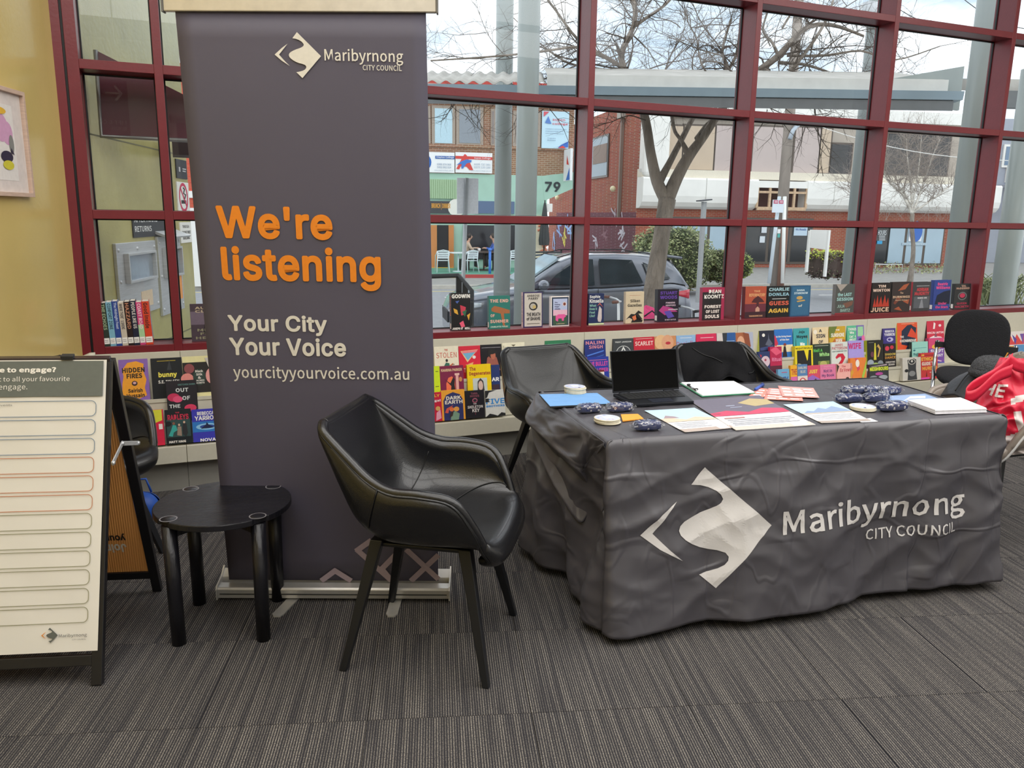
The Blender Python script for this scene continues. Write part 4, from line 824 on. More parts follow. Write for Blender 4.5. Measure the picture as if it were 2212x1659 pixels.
p = onz(990, 587, -.60); cafe_table((p.x, p.y, -.60), 'small white cafe table between two white chairs', m_alw)
p = onz(1045, 584, -.60); cafe_table((p.x, p.y, -.60), 'dark cafe table with cups in front of the seated person', mat('dark_wood_far', '4A3A36', .6), 1.3); tb_p = p
for dx, nm, hx in ((-.35, 'cup', '2A2A2C'), (-.2, 'cup', 'E8E6E2'), (.25, 'plate', 'D8D8D8')):
    ob = MB().lathe((p.x+dx, p.y, .13), [(0, 0), (.05, 0), (.07, .12 if nm == 'cup' else .02), (.06, .12 if nm == 'cup' else .02), (0, .02)], ink(hx), 12).build(nm)
    tag(recenter(ob, (p.x+dx, p.y, .13)), {'2A2A2C': 'dark cup', 'E8E6E2': 'white cup', 'D8D8D8': 'pale plate'}[hx]+' on the dark cafe table across the road', nm)
def person(p, rz, lab, coat, hairc, lean=.08):
    t = thing('person', lab, 'person', p, rz); 
    V = [(0, 0, .52), (.02+lean*.4, 0, .74), (.03+lean, 0, .96), (.06+lean, 0, 1.08), (.09+lean, 0, 1.13), (.11+lean, 0, 1.22), (.12+lean, 0, 1.30)]
    Rr = [(.16, .13), (.14, .12), (.16, .12), (.055, .055), (.06, .06), (.085, .075), (.07, .065)]
    E_ = [(i, i+1) for i in range(6)]
    def chain(frm, pts, rs):
        k = frm
        for q, r in zip(pts, rs): V.append(q); Rr.append(r); E_.append((k, len(V)-1)); k = len(V)-1
        return k
    hands = []
    for s_ in (-1, 1):
        chain(0, [(.12, s_*.10, .50), (.45, s_*.11, .50), (.43, s_*.11, .10), (.56, s_*.11, .05)], [(.09, .09), (.06, .06), (.045, .045), (.04, .03)])
        h = chain(2, [(.03+lean, s_*.17, .97), (.16+lean, s_*.21, .76), (.40+lean, s_*.10, .80), (.46+lean, s_*.09, .81)], [(.055, .055), (.045, .045), (.03, .03), (.034, .018)])
        for k in range(5): chain(h, [(.50+lean-.012*abs(k-2)-(.03 if k == 4 else 0), s_*(.055+.02*k), .80), (.53+lean-.012*abs(k-2)-(.035 if k == 4 else 0), s_*(.058+.021*k), .785)], [(.009, .009), (.007, .007)])
    me = bpy.data.meshes.new('body'); me.from_pydata(V, E_, []); b_ = bpy.data.objects.new('body', me); COL.objects.link(b_); b_.parent = t
    me.materials.append(mat('skin', 'C79B84', .6)); q = b_.modifiers.new('skin', 'SKIN'); sv = me.skin_vertices[0].data
    for i, r in enumerate(Rr): sv[i].radius = r; sv[i].use_root = (i == 0)
    u_ = b_.modifiers.new('sub', 'SUBSURF'); u_.levels = u_.render_levels = 1
    # clothing: a slightly larger skin over trunk, arms and legs
    V2 = [(0, 0, .50), (.02+lean*.4, 0, .74), (.03+lean, 0, .96), (.05+lean, 0, 1.05)]; R2 = [(.19, .16), (.17, .15), (.18, .14), (.07, .07)]; E2 = [(0, 1), (1, 2), (2, 3)]
    for s_ in (-1, 1):
        n = len(V2); V2 += [(.03+lean, s_*.18, .97), (.16+lean, s_*.22, .75), (.38+lean, s_*.105, .80)]; R2 += [(.07, .07), (.06, .06), (.045, .045)]; E2 += [(2, n), (n, n+1), (n+1, n+2)]
    me = bpy.data.meshes.new('coat'); me.from_pydata(V2, E2, []); b2 = bpy.data.objects.new('coat', me); COL.objects.link(b2); b2.parent = t; me.materials.append(mat('coat_'+coat, coat, .8)); b2.modifiers.new('skin', 'SKIN')
    for i, r in enumerate(R2): me.skin_vertices[0].data[i].radius = r; me.skin_vertices[0].data[i].use_root = (i == 0)
    u_ = b2.modifiers.new('sub', 'SUBSURF'); u_.levels = u_.render_levels = 1
    M = TM[t.name]; mb = MB(M); mb.ball((.095+lean, 0, 1.27), .105, ink(hairc), 12, 8, (.95, .9, 1.1)); mb.ball((.02+lean, 0, 1.17), .07, ink(hairc), 10, 6, (.8, 1, 1.3)); mb.build('hair', t)
    mb = MB(M); mb.ball((.15+lean, 0, 1.235), .075, mat('skin', 'C79B84', .6), 12, 8, (.8, .85, 1.25)); mb.ball((.222+lean, 0, 1.23), .016, mat('skin', 'C79B84', .6), 6, 5); 
    for s_ in (-1, 1): mb.ball((.207+lean, s_*.028, 1.255), .009, ink('2A2020'), 6, 4)
    mb.box((.212+lean, -.02, 1.185), (.216+lean, .02, 1.192), ink('9A4F4A')); mb.build('face', t)
    tr = MB(M)
    for s_ in (-1, 1): tr.tube([(.0, s_*.10, .52), (.45, s_*.11, .51), (.47, s_*.11, .45), (.43, s_*.11, .08)], [.11, .085, .075, .06], ink('2E3038'), 10)
    tr.build('trousers', t)
    return t
p = onz(1004, 583, -.60); person((p.x, p.y, -.55), SA, 'person in beige coat with dark hair seated at the cafe table', 'C4AD97', '2A2322')
cafe_st = thing('cafe_bench', 'dark bench under the seated person in beige', 'bench', (p.x, p.y, -.60), SA); MB(TM[cafe_st.name]).box((-.25, -.3, .36), (.2, .3, .42), m_rub).build('seat', cafe_st)
for s_ in (-1, 1): MB(TM[cafe_st.name]).box((-.2, s_*.25-.03, 0), (.15, s_*.25+.03, .36), m_rub).build('leg', cafe_st)
p = onz(1074, 583, -.60); person((p.x, p.y, -.55), SA+PI, 'person in a blue jumper half hidden behind the left column', '3D62B4', '3A302A')
cafe_st = thing('cafe_bench', 'dark bench under the person in the blue jumper', 'bench', (p.x, p.y, -.60), SA+PI); MB(TM[cafe_st.name]).box((-.25, -.3, .36), (.2, .3, .42), m_rub).build('seat', cafe_st)
for s_ in (-1, 1): MB(TM[cafe_st.name]).box((-.2, s_*.25-.03, 0), (.15, s_*.25+.03, .36), m_rub).build('leg', cafe_st)
a = onz(1058, 597, -.7); t = thing('blue_post', 'bright blue post at the edge of the cafe platform', 'post', a); MB(TM[t.name]).cyl((0, 0, 0), .05, .95, ink('3F7AD0'), 10).build('post_shaft', t); MB(TM[t.name]).lathe((0, 0, .95), [(.07, 0), (.07, .05), (.03, .08), (0, .08)], ink('3F7AD0'), 10).build('cap', t)
a = onz(1174, 580, -.6); t = thing('closed_umbrella', 'folded black cafe umbrella beside the lane', 'umbrella', a); M = TM[t.name]
MB(M).tube([(0, 0, 0), (0, 0, 2.75)], .025, m_rub, 8).build('pole', t)
MB(M).grid(lambda u, v: ((.04+.17*(1-v)**.8*(1+.25*math.sin(8*2*PI*u))*(1 if v > .1 else .75))*math.cos(2*PI*u), (.04+.17*(1-v)**.8*(1+.25*math.sin(8*2*PI*u)))*math.sin(2*PI*u), .95+1.7*v), 48, 8, ink('34383A')).build('canopy', t)
a = onz(1150, 595, -.7); b_ = onz(1186, 592, -.7); t = thing('cafe_barrier', 'black woven cafe barrier at the lane corner', 'barrier', a)
pq = Plane((a.x, a.y), SA); w_ = (b_-a).length
for x in (0, w_): MB(pq.M).box((x-.03, -.03, 0-.7), (x+.03, .03, .3), m_rub).build('post', t)
for k in range(7): MB(pq.M).tube([(0, -.02, -.55+k*.12), (w_/2, -.05, -.53+k*.12+.03*(k % 2)), (w_, -.02, -.55+k*.12)], .035, [ink('3A3F42'), ink('55606A')][k % 2], 6).build('strap', t)
# far left sliver: red painted wall and white post rails
t = thing('red_painted_building', 'bright red painted brick building seen left of the banner', 'building', cb.pt(cb.hit(430, 400)[0], -.6))
r = (cb.hit(380, 400)[0], -.7, cb.hit(500, 400)[0], 6.8); MB(cb.M).box((r[0], 0, r[1]), (r[2], 3, r[3]), brickmat('red_painted_brick', 'D8503C', 'E0674C', 'C9705C')).build('wall', t)
MB(cb.M).box((r[0], -.05, 2.0), (r[2], 0, 2.25), m_wh).build('band', t)
a = onz(430, 618, -.7); t = thing('white_fence', 'white post and rail fence across the road left of the banner', 'fence', a); pq = Plane((a.x, a.y), SA)
MB(pq.M).box((-.12, -.1, -.7), (.1, .1, 1.6), m_wh).build('post', t)
for z in (.35, 1.3): MB(pq.M).box((-2, -.04, z), (1.5, .04, z+.16), m_wh).build('rail', t)
# right-hand blue grey apartment building
a = onz(2150, 570, -.7); pr = Plane((a.x+1.5, a.y+1), SA-.15); t = thing('apartment_building', 'blue grey apartment block with white balcony rails at far right', 'building', (a.x, a.y, -.7))
m_bg = mat('blue_grey_render', 'A3A8B3', .7, 0, .04, 2); r = pr.rect(2135, 235, 2290, 600)
MB(pr.M).box((r[0], 0, -.7), (r[2]+3, 3, r[3]-.5), m_bg).build('wall', t)
for (u0, v0, u1, v1, hx) in [(2168, 312, 2178, 362, '6F87A0'), (2180, 312, 2208, 395, '3E4652'), (2172, 475, 2188, 600, 'E2E6EC')]:
    q = pr.rect(u0, v0, u1, v1); f_ = MB(pr.M).box((q[0], -.1, q[1]), (q[2], -.01, q[3]), m_wh).build('window', t); MB(pr.M).box((q[0]+.12, -.13, q[1]+.12), (q[2]-.12, -.1, q[3]-.12), mat('pane_'+hx, hx, .15)).build('pane', f_)
q = pr.rect(2160, 352, 2260, 400)
for z in (q[1], q[1]+.5, q[3]): MB(pr.M).box((q[0], -1.0, z), (q[2], -.95, z+.06), m_wh).build('balcony_rail', t)
MB(pr.M).box((q[0], -1.0, q[1]-.2), (q[2], 0, q[1]-.05), m_bg).build('balcony_slab', t)
q = pr.rect(2145, 436, 2160, 468); MB(pr.M).box((q[0], -.9, q[1]), (q[2], -.85, q[3]), ink('E4DCD8')).build('notice', t)
# overhead wires
def wire(a, b_, lab, m=None):
    P = [a+(b_-a)*k/12-Vector((0, 0, .35*math.sin(PI*k/12))) for k in range(13)]; ob = MB().tube(P, .012, m or m_rub, 4, False).build('overhead_wire'); tag(recenter(ob, P[0]), lab, 'wire')
wire(atd(1880, -30, 26), atd(2120, 70, 20), 'thin overhead wire slanting down right in the upper right panes')
wire(atd(2060, -20, 26), atd(2300, 70, 20), 'thin overhead wire in the top right corner')
wire(atd(1705, 250, 22), atd(2300, 350, 18), 'pale wire crossing in front of the birch crown', m_wh); wire(atd(1780, 0, 26), atd(1726, 178, 22.5), 'dark stay wire running down through the tree crown')
# ---------------------------------------------------------------- bicycles just outside
def bicycle(p, rz, lab, fc, hb=1.0):
    t = thing('bicycle', lab, 'bicycle', p, rz); M = TM[t.name]; mf = ink(fc)
    for x in (0, 1.05):
        W_ = M @ Matrix.Translation((x, 0, .34)) @ Matrix.Rotation(PI/2, 4, 'X')
        mb = MB(W_); mb.grid(lambda u, v: ((.32+.02*math.cos(2*PI*v))*math.cos(2*PI*u), (.32+.02*math.cos(2*PI*v))*math.sin(2*PI*u), .02*math.sin(2*PI*v)), 40, 8, m_rub); f_ = mb.build('wheel', t)
        mb = MB(W_)
        for k in range(16): a = 2*PI*k/16; mb.tube([(0, 0, 0), (.31*math.cos(a), .31*math.sin(a), 0)], .002, m_st, 3, False)
        mb.build('spokes', f_)
    MB(M).tube([(1.05, 0, .34), (.95, 0, .75), (.93, 0, hb)], .018, mf, 8).build('fork', t)
    mb = MB(M); mb.tube([(0, 0, .34), (.42, 0, .32)], .014, mf, 6); mb.tube([(0, 0, .34), (.33, 0, .78)], .012, mf, 6); mb.tube([(.42, 0, .32), (.30, 0, .86)], .018, mf, 8); mb.tube([(.42, 0, .32), (.95, 0, .72)], .020, mf, 8); mb.tube([(.33, 0, .78), (.95, 0, .78)], .018, mf, 8); mb.build('frame', t)
    MB(M).ball((.28, 0, .90), .12, m_rub, 12, 6, (1.1, .6, .3)).build('saddle', t)
    MB(M).tube([(.86, -.30, hb+.03), (.93, -.15, hb+.02), (.95, 0, hb), (.93, .15, hb+.02), (.86, .30, hb+.03)], .013, m_st, 8).build('handlebar', t)
    for s_ in (-1, 1): MB(M).tube([(.80, s_*.34, hb+.03), (.87, s_*.29, hb+.03)], .019, mat('brown_grip', '6E4A40', .6) if fc == 'D8DADC' else m_rub, 8).build('grip', t)
    return t
p = ony(1320, 648, 8.6); bicycle((p.x-.75, p.y+.35, -.72), -.35, 'pale bicycle with brown grips outside behind the navy book', 'D8DADC', p.z+.69)
p = ony(1505, 668, 8.9); bicycle((p.x-.95, p.y+.2, -.72), -.2, 'dark bicycle with black handlebar left of the red book', '2E3034', p.z+.70)
p = ony(1395, 672, 8.9); t = thing('pink_pannier', 'bright pink bag on the dark bicycle at the tree foot', 'bag', (p.x, p.y, p.z-.3)); MB().grid(lambda u, v: (p.x+(.16+.02*math.sin(9*u))*math.cos(2*PI*u)*math.sin(PI*v)**.4, p.y+.12*math.sin(2*PI*u)*math.sin(PI*v)**.4, p.z-.28+.34*v+.02*math.sin(14*u)), 26, 10, mat('pink_fabric', 'E0457E', .7)).build('bag_body', t)
MB().tube([(p.x-.1, p.y-.13, p.z-.05), (p.x, p.y-.15, p.z+.02), (p.x+.1, p.y-.13, p.z-.05)], .01, m_rub, 6).build('strap', t)
# ================================================================ INSIDE: banner
from mathutils import noise as MN
class Quad:
    """plane through three points; x along O->A, y along O->B (orthogonalised)"""
    def __init__(s, O, A, B):
        s.O = Vector(O); s.x = (Vector(A)-s.O).normalized(); y = Vector(B)-s.O; s.y = (y-y.dot(s.x)*s.x).normalized(); s.n = s.x.cross(s.y).normalized()
        if s.n.dot(CAM-s.O) < 0: s.n = -s.n
    def hit(s, u, v, off=0.0):
        d = ray(u, v); t = (s.O+s.n*off-CAM).dot(s.n)/d.dot(s.n); p = CAM+d*t-s.O; return p.dot(s.x), p.dot(s.y)
    def pt(s, x, y, off=0.0): return s.O+s.x*x+s.y*y+s.n*off
    def tx(s, mb, st, u0, v0, u1, v1, m, off=.001, bold=0.0):
        a = s.hit(u0, v0); b_ = s.hit(u1, v1); mb.text(st, a[0], a[1], b_[0], b_[1], m, lambda x, y: s.pt(x, y, off), bold)
def bar(mb, p, q, wd, w_, dd, d, m):
    p, q = Vector(p), Vector(q); wd = Vector(wd).normalized()*w_/2; dd = Vector(dd).normalized()*d/2
    vs = [p-wd-dd, p+wd-dd, p+wd+dd, p-wd+dd, q-wd-dd, q+wd-dd, q+wd+dd, q-wd+dd]
    return mb.add(vs, [(3, 2, 1, 0), (4, 5, 6, 7), (0, 1, 5, 4), (1, 2, 6, 5), (2, 3, 7, 6), (3, 0, 4, 7)], m)
BA = math.radians(-21.23); bp = Plane((.49, 2.99), BA)
h = bp.hit
BL_, BR_ = bp.pt(*h(495, 1252)), bp.pt(*h(947, 1255)); a_ = h(378, 20, .10); b__ = h(920, 23, .10); TL_, TR_ = bp.pt(a_[0], a_[1], .10), bp.pt(b__[0], b__[1], .10)
m_ban = mat('banner_fabric', '534F5E', .55, 0, .03, 3, .03, 30); m_sil = mat('satin_aluminium', 'C4C2BE', .38, .5, .03, 30)
t = thing('pull_up_banner', 'tall dark grey pull-up banner with orange heading', 'banner', (.49, 2.99, 0), BA)
def bq(u, v):
    a = BL_.lerp(BR_, u); b_ = TL_.lerp(TR_, u); p = a.lerp(b_, v); return p+bp.n*(.0022*math.sin(u*5+1)*math.sin(PI*v)+.0006*math.sin(v*6))
MB().grid(bq, 16, 24, m_ban).build('banner_sheet', t, solid=.0012)
bqd = Quad(BL_, BR_, TL_)
LOGO_A = [(1020, 233), (1062, 276), (1104, 319), (1146, 362), (1188, 405), (1152, 446), (1116, 488), (1080, 529), (1045, 570), (1002, 527), (1030, 521), (1050, 515), (1066, 506), (1075, 495), (1077, 484), (1070, 473), (1050, 465), (1028, 460), (1005, 452), (985, 441), (968, 428), (957, 415), (953, 402), (957, 390), (968, 379), (988, 368), (1010, 358), (1033, 350), (1050, 342), (1061, 334), (1066, 324), (1060, 311), (1048, 299), (1030, 289), (1010, 282), (985, 278)]
LOGO_B = [(947, 320), (905, 350), (850, 400), (900, 445), (957, 482), (925, 450), (882, 400), (915, 360)]
def logo(mb, P, m1, m2):
    for pts, m in ((LOGO_A, m1), (LOGO_B, m2)):
        q = [((x-850)/338, (570-y)/337) for x, y in pts]
        import mathutils.geometry as G
        tri = G.tessellate_polygon([[Vector((x, y, 0)) for x, y in q]])
        mb.add([P(x, y) for x, y in q], [tuple(reversed(f)) for f in tri], m)
m_off = ink('DDD8CC'); m_or = ink('E8871E')
mb = MB(); T_ = lambda *a, **k: bqd.tx(mb, *a, off=.004, **k)
a0 = bqd.hit(594, 120); a1 = bqd.hit(694, 120); a2 = bqd.hit(651, 70); a3 = bqd.hit(653, 169)
logo(mb, lambda x, y: bqd.pt(a0[0]+(a1[0]-a0[0])*x, a3[1]+(a2[1]-a3[1])*y, .004), m_off, m_off)
T_('Maribyrnong', 702, 139, 871, 108, m_off, bold=.004); T_('CITY COUNCIL', 784, 152, 868, 142, m_off, bold=.004)
T_("We're", 471, 515, 717, 448, m_or, bold=.026); T_('listening', 483, 624, 822, 536, m_or, bold=.026)
T_('Your City', 495, 723, 706, 682, m_off, bold=.025); T_('Your Voice', 498, 767, 747, 731, m_off, bold=.025); T_('yourcityyourvoice.com.au', 506, 823, 884, 794, m_off, bold=.004)
mb.build('lettering', t)
# lilac diamond outlines near the foot
mb = MB(); ml = ink('A3929A'); w_ = .011
def stroke(pts, k):
    for i, ((u0, v0), (u1, v1)) in enumerate(zip(pts, pts[1:])):
        a = Vector(bqd.hit(u0, v0)).to_2d(); b_ = Vector(bqd.hit(u1, v1)).to_2d(); d = (b_-a).normalized(); n = Vector((-d.y, d.x))*w_; a = a-d*w_*.6; b_ = b_+d*w_*.6
        mb.poly([bqd.pt(*p, .0036+.0003*((i+k) % 3)) for p in (a-n, b_-n, b_+n, a+n)], ml)
stroke([(697, 1252), (724, 1232), (756, 1252)], 0); stroke([(905, 1170), (862, 1222), (828, 1190), (772, 1188), (800, 1168)][3:], 1)
stroke([(773, 1188), (842, 1250)], 0); stroke([(862, 1190), (825, 1228)], 1); stroke([(880, 1188), (945, 1248)], 2); stroke([(945, 1200), (890, 1252)], 0); stroke([(825, 1228), (845, 1252)], 2)
mb.build('diamond_print', t)
# top rail and base
ux = (TR_-TL_).normalized(); nn = bp.n
pa, pb = TL_-ux*.035+Vector((0, 0, .02)), TR_+ux*.035+Vector((0, 0, .02)); mb = MB(); bar(mb, pa, pb, (0, 0, 1), .055, nn, .022, mat('warm_aluminium', 'C9C2B4', .35, .5)); mb.build('top_rail', t, bevel=.003)
for p in (pa-ux*.003, pb+ux*.003): mb = MB(); bar(mb, p-ux*.003, p+ux*.003, (0, 0, 1), .062, nn, .03, mat('grey_cap', '6B6964', .5)); mb.build('end_cap', t, bevel=.002)
s0, s1 = h(478, 1270)[0], h(972, 1270)[0]
mb = MB(bp.M); pr_ = [(-.045, .012), (-.05, .05), (-.044, .058), (-.006, .062), (-.006, .03), (.01, .03), (.012, .075), (.045, .10), (.05, .05), (.045, .012)]
mb.prism([(s0, y, z) for y, z in pr_], (s1-s0, 0, 0), m_sil); mb.build('base_cassette', t, bevel=.002)
for s_ in (s0, s1): mb = MB(bp.M); mb.prism([(s_-.003, y*1.08, z*1.04) for y, z in ((-.05, .008), (-.052, .05), (-.045, .062), (.012, .08), (.045, .105), (.052, .05), (.048, .008))], (.006, 0, 0), m_sil); mb.build('end_cap', t)
MB(bp.M).box((s0+.01, -.047, .030), (s1-.01, -.0505, .033), m_rub).build('groove', t)
for (u, v) in ((598, 1332), (845, 1332)):
    q = onz(u, v, .004); s_ = (q-bp.P).dot(bp.d); dpt = (q-bp.P).dot(bp.n); mb = MB(bp.M)
    o_ = .04 if u < 700 else .004
    mb.prism([(s_+o_-.022, .04, .001), (s_+o_+.022, .04, .001), (s_+.022, -dpt+.02, .001), (s_+.012, -dpt, .001), (s_-.012, -dpt, .001), (s_-.022, -dpt+.02, .001)], (0, 0, .005), m_sil); mb.build('foot', t)
MB(bp.M).tube([((s0+s1)/2, .03, .05), ((s0+s1)/2, .02, 2.1)], .009, m_sil, 8).build('support_pole', t)
# ================================================================ A-frame board
fA = Vector((-.321, 2.644, 0)); tA = Vector((-.235, 2.962, 1.005)); bA = Vector((-.155, 3.289, 0)); wd = Vector((math.cos(math.radians(-15.6)), math.sin(math.radians(-15.6)), 0))
m_blk = mat('black_powder_coat', '17171B', .35, 0, .05, 30); WB = .66
t = thing('sandwich_board', 'black A-frame poster board standing at the left edge', 'sandwich board', (-.5, 2.95, 0))
def frame(foot, top_, zb, nm, sgn):
    sl = (top_-foot).normalized(); n = wd.cross(sl).normalized()
    if n.y > 0 and sgn > 0: n = -n
    fr_ = []
    for k in (0, 1):
        o_ = -wd*(.016+k*(WB-.032)); mb = MB(); bar(mb, foot+o_, top_+o_, wd, .034, n, .024, m_blk); mb.build('stile', t, bevel=.002)
    for q in (zb, None):
        c = (foot+sl*(zb/sl.z)) if q else top_-sl*.012; mb = MB(); bar(mb, c-wd*.033, c-wd*(WB-.033), sl, .034 if q else .028, n, .022, m_blk); mb.build('rail', t, bevel=.002)
    return sl, n
sl, n1 = frame(fA, tA, .075, 'front', 1); sl2, n2 = frame(bA, tA+Vector((.006, .02, 0)), .085, 'back', -1)
mb = MB(); bar(mb, tA-wd*(WB/2+.0)+Vector((.0, .01, .004))-wd*.325, tA-wd*(WB/2)+Vector((0, .01, .004))+wd*.325, (0, 1, 0), .05, (0, 0, 1), .012, mat('plum_top', '2B2026', .3)); mb.build('hinge_cap', t, bevel=.002)
mb = MB(); c = tA-wd*.14+Vector((0, .0, .012)); bar(mb, c-wd*.02, c+wd*.02, (0, 1, 0), .05, (0, 0, 1), .014, m_rub); mb.build('catch', t, bevel=.002)
# front poster
pq_ = Quad(fA+n1*.013-wd*.034, fA+n1*.013, tA+n1*.013-wd*.034)
X_ = lambda u, v: pq_.hit(u, v)
yb_, yt_ = X_(210, 1405)[1], X_(230, 776)[1]; xr_ = X_(221, 1100)[0]; xl_ = xr_-.58
m_pap = mat('poster_paper', 'DCD8CE', .5, 0, .03, 2, .25, 6)
def pf(u, v): x = xl_+(xr_-xl_)*u; y = yb_+(yt_-yb_)*v; return pq_.pt(x, y, .002+.0025*(MN.noise(Vector((x*7, y*6, 3)))+.4)*min(1, v*8, (1-v)*8, (1-u)*10))
MB().grid(pf, 40, 60, m_pap).build('poster', t, label='cream poster with rows of rounded outline boxes')
mb = MB(); off_ = .007
hy = X_(110, 857)[1]; mh = ink('626761'); mb.poly([pq_.pt(xl_, hy, off_), pq_.pt(xr_-.008, hy, off_), pq_.pt(xr_-.008, yt_-.006, off_), pq_.pt(xl_, yt_-.006, off_)], mh)
Tp = lambda st, u0, v0, u1, v1, m, b_=.0: pq_.tx(mb, st, u0, v0, u1, v1, m, off_+.0012, b_)
mw_ = ink('E6E3DA'); Tp('like to engage?', -22, 809, 124, 793, mw_, .02); Tp('next to all your favourite', -26, 828, 153, 813, mw_); Tp('to engage.', -22, 846, 62, 831, mw_)
md = ink('4A4A48'); Tp('community events', -58, 880, 29, 873, md)
def rrect(x0, y0, x1, y1, r, m, w_=.0011):
    P = []
    for cx, cy, a in ((x1-r, y0+r, -PI/2), (x1-r, y1-r, 0)):
        for k in range(7): P.append((cx+r*math.cos(a+k*PI/12), cy+r*math.sin(a+k*PI/12)))
    P = [(x0, y0)]+P+[(x0, y1)]
    for (ax, ay), (bx_, by) in zip(P, P[1:]):
        d = Vector((bx_-ax, by-ay)); n = Vector((-d.y, d.x)).normalized()*w_
        mb.poly([pq_.pt(ax-n.x, ay-n.y, off_), pq_.pt(bx_-n.x, by-n.y, off_), pq_.pt(bx_+n.x, by+n.y, off_), pq_.pt(ax+n.x, ay+n.y, off_)], m)
for k in range(12):
    vt = 865.8+40.4*k; xe = 209-1.6*k; a = X_(xe, vt+33)[1]; b_ = X_(xe, vt)[1]; rrect(xl_, a, X_(xe, vt+16)[0], b_, .016, ink(['6F8296', 'B9764F', '8C8A6C'][min(2, k//3)]))
g0_ = X_(91, 1372); g1_ = X_(127, 1372); g2_ = X_(110, 1355)[1]; g3_ = X_(110, 1388)[1]
logo(mb, lambda x, y: pq_.pt(g0_[0]+(g1_[0]-g0_[0])*x, g3_+(g2_-g3_)*y, off_), ink('5C605A'), ink('D98B3A'))
Tp('Maribyrnong', 129, 1378, 190, 1366, md); Tp('CITY COUNCIL', 158, 1382, 188, 1378, md); mb.build('poster_print', t)
# orange corflute in the back frame (inner face visible)
m_cor = mat('orange_corflute', 'F2AC62', .5, 0, .03, 5); wv = m_cor.node_tree; wn_ = wv.nodes.new('ShaderNodeTexWave'); wn_.inputs['Scale'].default_value = 38; wn_.bands_direction = 'X'; tcn = wv.nodes.new('ShaderNodeTexCoord'); bn_ = wv.nodes.new('ShaderNodeBump'); bn_.inputs['Strength'].default_value = .6; bn_.inputs['Distance'].default_value = .003
wv.links.new(tcn.outputs['Object'], wn_.inputs['Vector']); wv.links.new(wn_.outputs['Color'], bn_.inputs['Height']); wv.links.new(bn_.outputs[0], wv.nodes['Principled BSDF'].inputs['Normal'])
t2 = tA+Vector((.006, .02, 0)); n2 = wd.cross((t2-bA).normalized()).normalized()
if n2.y > 0: n2 = -n2
kq = Quad(bA-wd*.034, bA, t2-wd*.034); L2 = (t2-bA).length
MB().add([kq.pt(0, .10, 0), kq.pt(-(WB-.068), .10, 0), kq.pt(-(WB-.068), L2-.02, 0), kq.pt(0, L2-.02, 0)], [(0, 1, 2, 3)], m_cor).build('orange_panel', t, solid=.004)
mb = MB()
def TU(st, u0, v0, u1, v1, m, bold):  # upside-down lettering
    a = kq.hit(u0, v0); b_ = kq.hit(u1, v1); mb.text(st, 0, 0, b_[0]-a[0], b_[1]-a[1], m, lambda x, y: kq.pt(b_[0]-x, b_[1]-y, .0035), bold)
TU('Join', 231, 1193, 272, 1173, m_off, .03); TU('your', 231, 1167, 269, 1151, ink('2A2420'), .03); mb.build('lettering', t)
p1 = fA+(tA-fA)*.68; p3 = bA+(t2-bA)*.66
k1, k2, k3 = [pq_.pt(*pq_.hit(244, 1000)), Vector((-.19, 2.98, .71)), kq.pt(*kq.hit(298, 957))]
k2 = (k1+k3)/2; q_ = Quad(k1, k3, k1+Vector((0, 0, 1))); k2 = q_.pt(*q_.hit(264, 958))
for a, b_ in ((k1, k2), (k2, k3)): mb = MB(); dd_ = (b_-a).normalized(); bar(mb, a-dd_*.006, b_+dd_*.006, dd_.cross(wd), .016, wd, .004, m_st); mb.build('stay_arm', t, bevel=.0015)
for a in (k1, k2, k3): MB(Matrix.Translation(a) @ wd.to_track_quat('Z', 'Y').to_matrix().to_4x4()).cyl((0, 0, -.004), .006, .010, m_st, 12).build('rivet', t)
# ================================================================ stool table
m_bw = mat('black_stained_wood', '17171D', .32, 0, .3, 3, .35, 14, stretch=(1, 9, 1))
SC = Vector((.088, 2.935, 0)); t = thing('side_table', 'round black wooden side table with four peg legs beside the banner', 'side table', SC)
M = TM[t.name]; ang0 = math.atan2(2.785-2.9, -.098-.088)
la = [math.atan2(y-2.90, x-.09) for x, y in ((-.098, 2.785), (.189, 2.718), (.288, 3.015), (-.018, 3.087))]
rt = .238; LR = .215
def outline():
    P = []; n = 180
    for k in range(n):
        a = 2*PI*k/n; r = rt
        for q in la:
            d = abs((a-q+PI) % (2*PI)-PI)
            if d < .12: r = rt-.0 if d > .115 else rt-.006
        P.append((r*math.cos(a), r*math.sin(a), .448))
    return P
MB(M).prism(outline(), (0, 0, .022), m_bw).build('top', t, bevel=.003)
for q in la:
    x, y = LR*math.cos(q), LR*math.sin(q); f_ = MB(M).tube([(x*.98, y*.98, 0), (x, y, .446)], [.0245, .0255], m_bw, 20).build('leg', t)
    MB(M).lathe((x, y, .4665), [(0, .0045), (.024, .0045), (.0255, .003), (.0255, 0)], m_bw, 24).build('leg_cap', t)
    MB(M).lathe((x, y, .4702), [(.0255, 0), (.0275, .0006), (.0295, 0)], mat('groove_wear', '77757A', .6), 24).build('groove_ring', t)
mb = MB(M)
for q in (la[0], la[1]): bar(mb, (LR*math.cos(q), LR*math.sin(q), .425), (-LR*math.cos(q)*.0, 0, .425), (0, 0, 1), .045, (-math.sin(q), math.cos(q), 0), .022, m_bw)
for q in (la[2], la[3]): bar(mb, (LR*math.cos(q), LR*math.sin(q), .425), (0, 0, .425), (0, 0, 1), .045, (-math.sin(q), math.cos(q), 0), .022, m_bw)
mb.build('cross_brace', t)
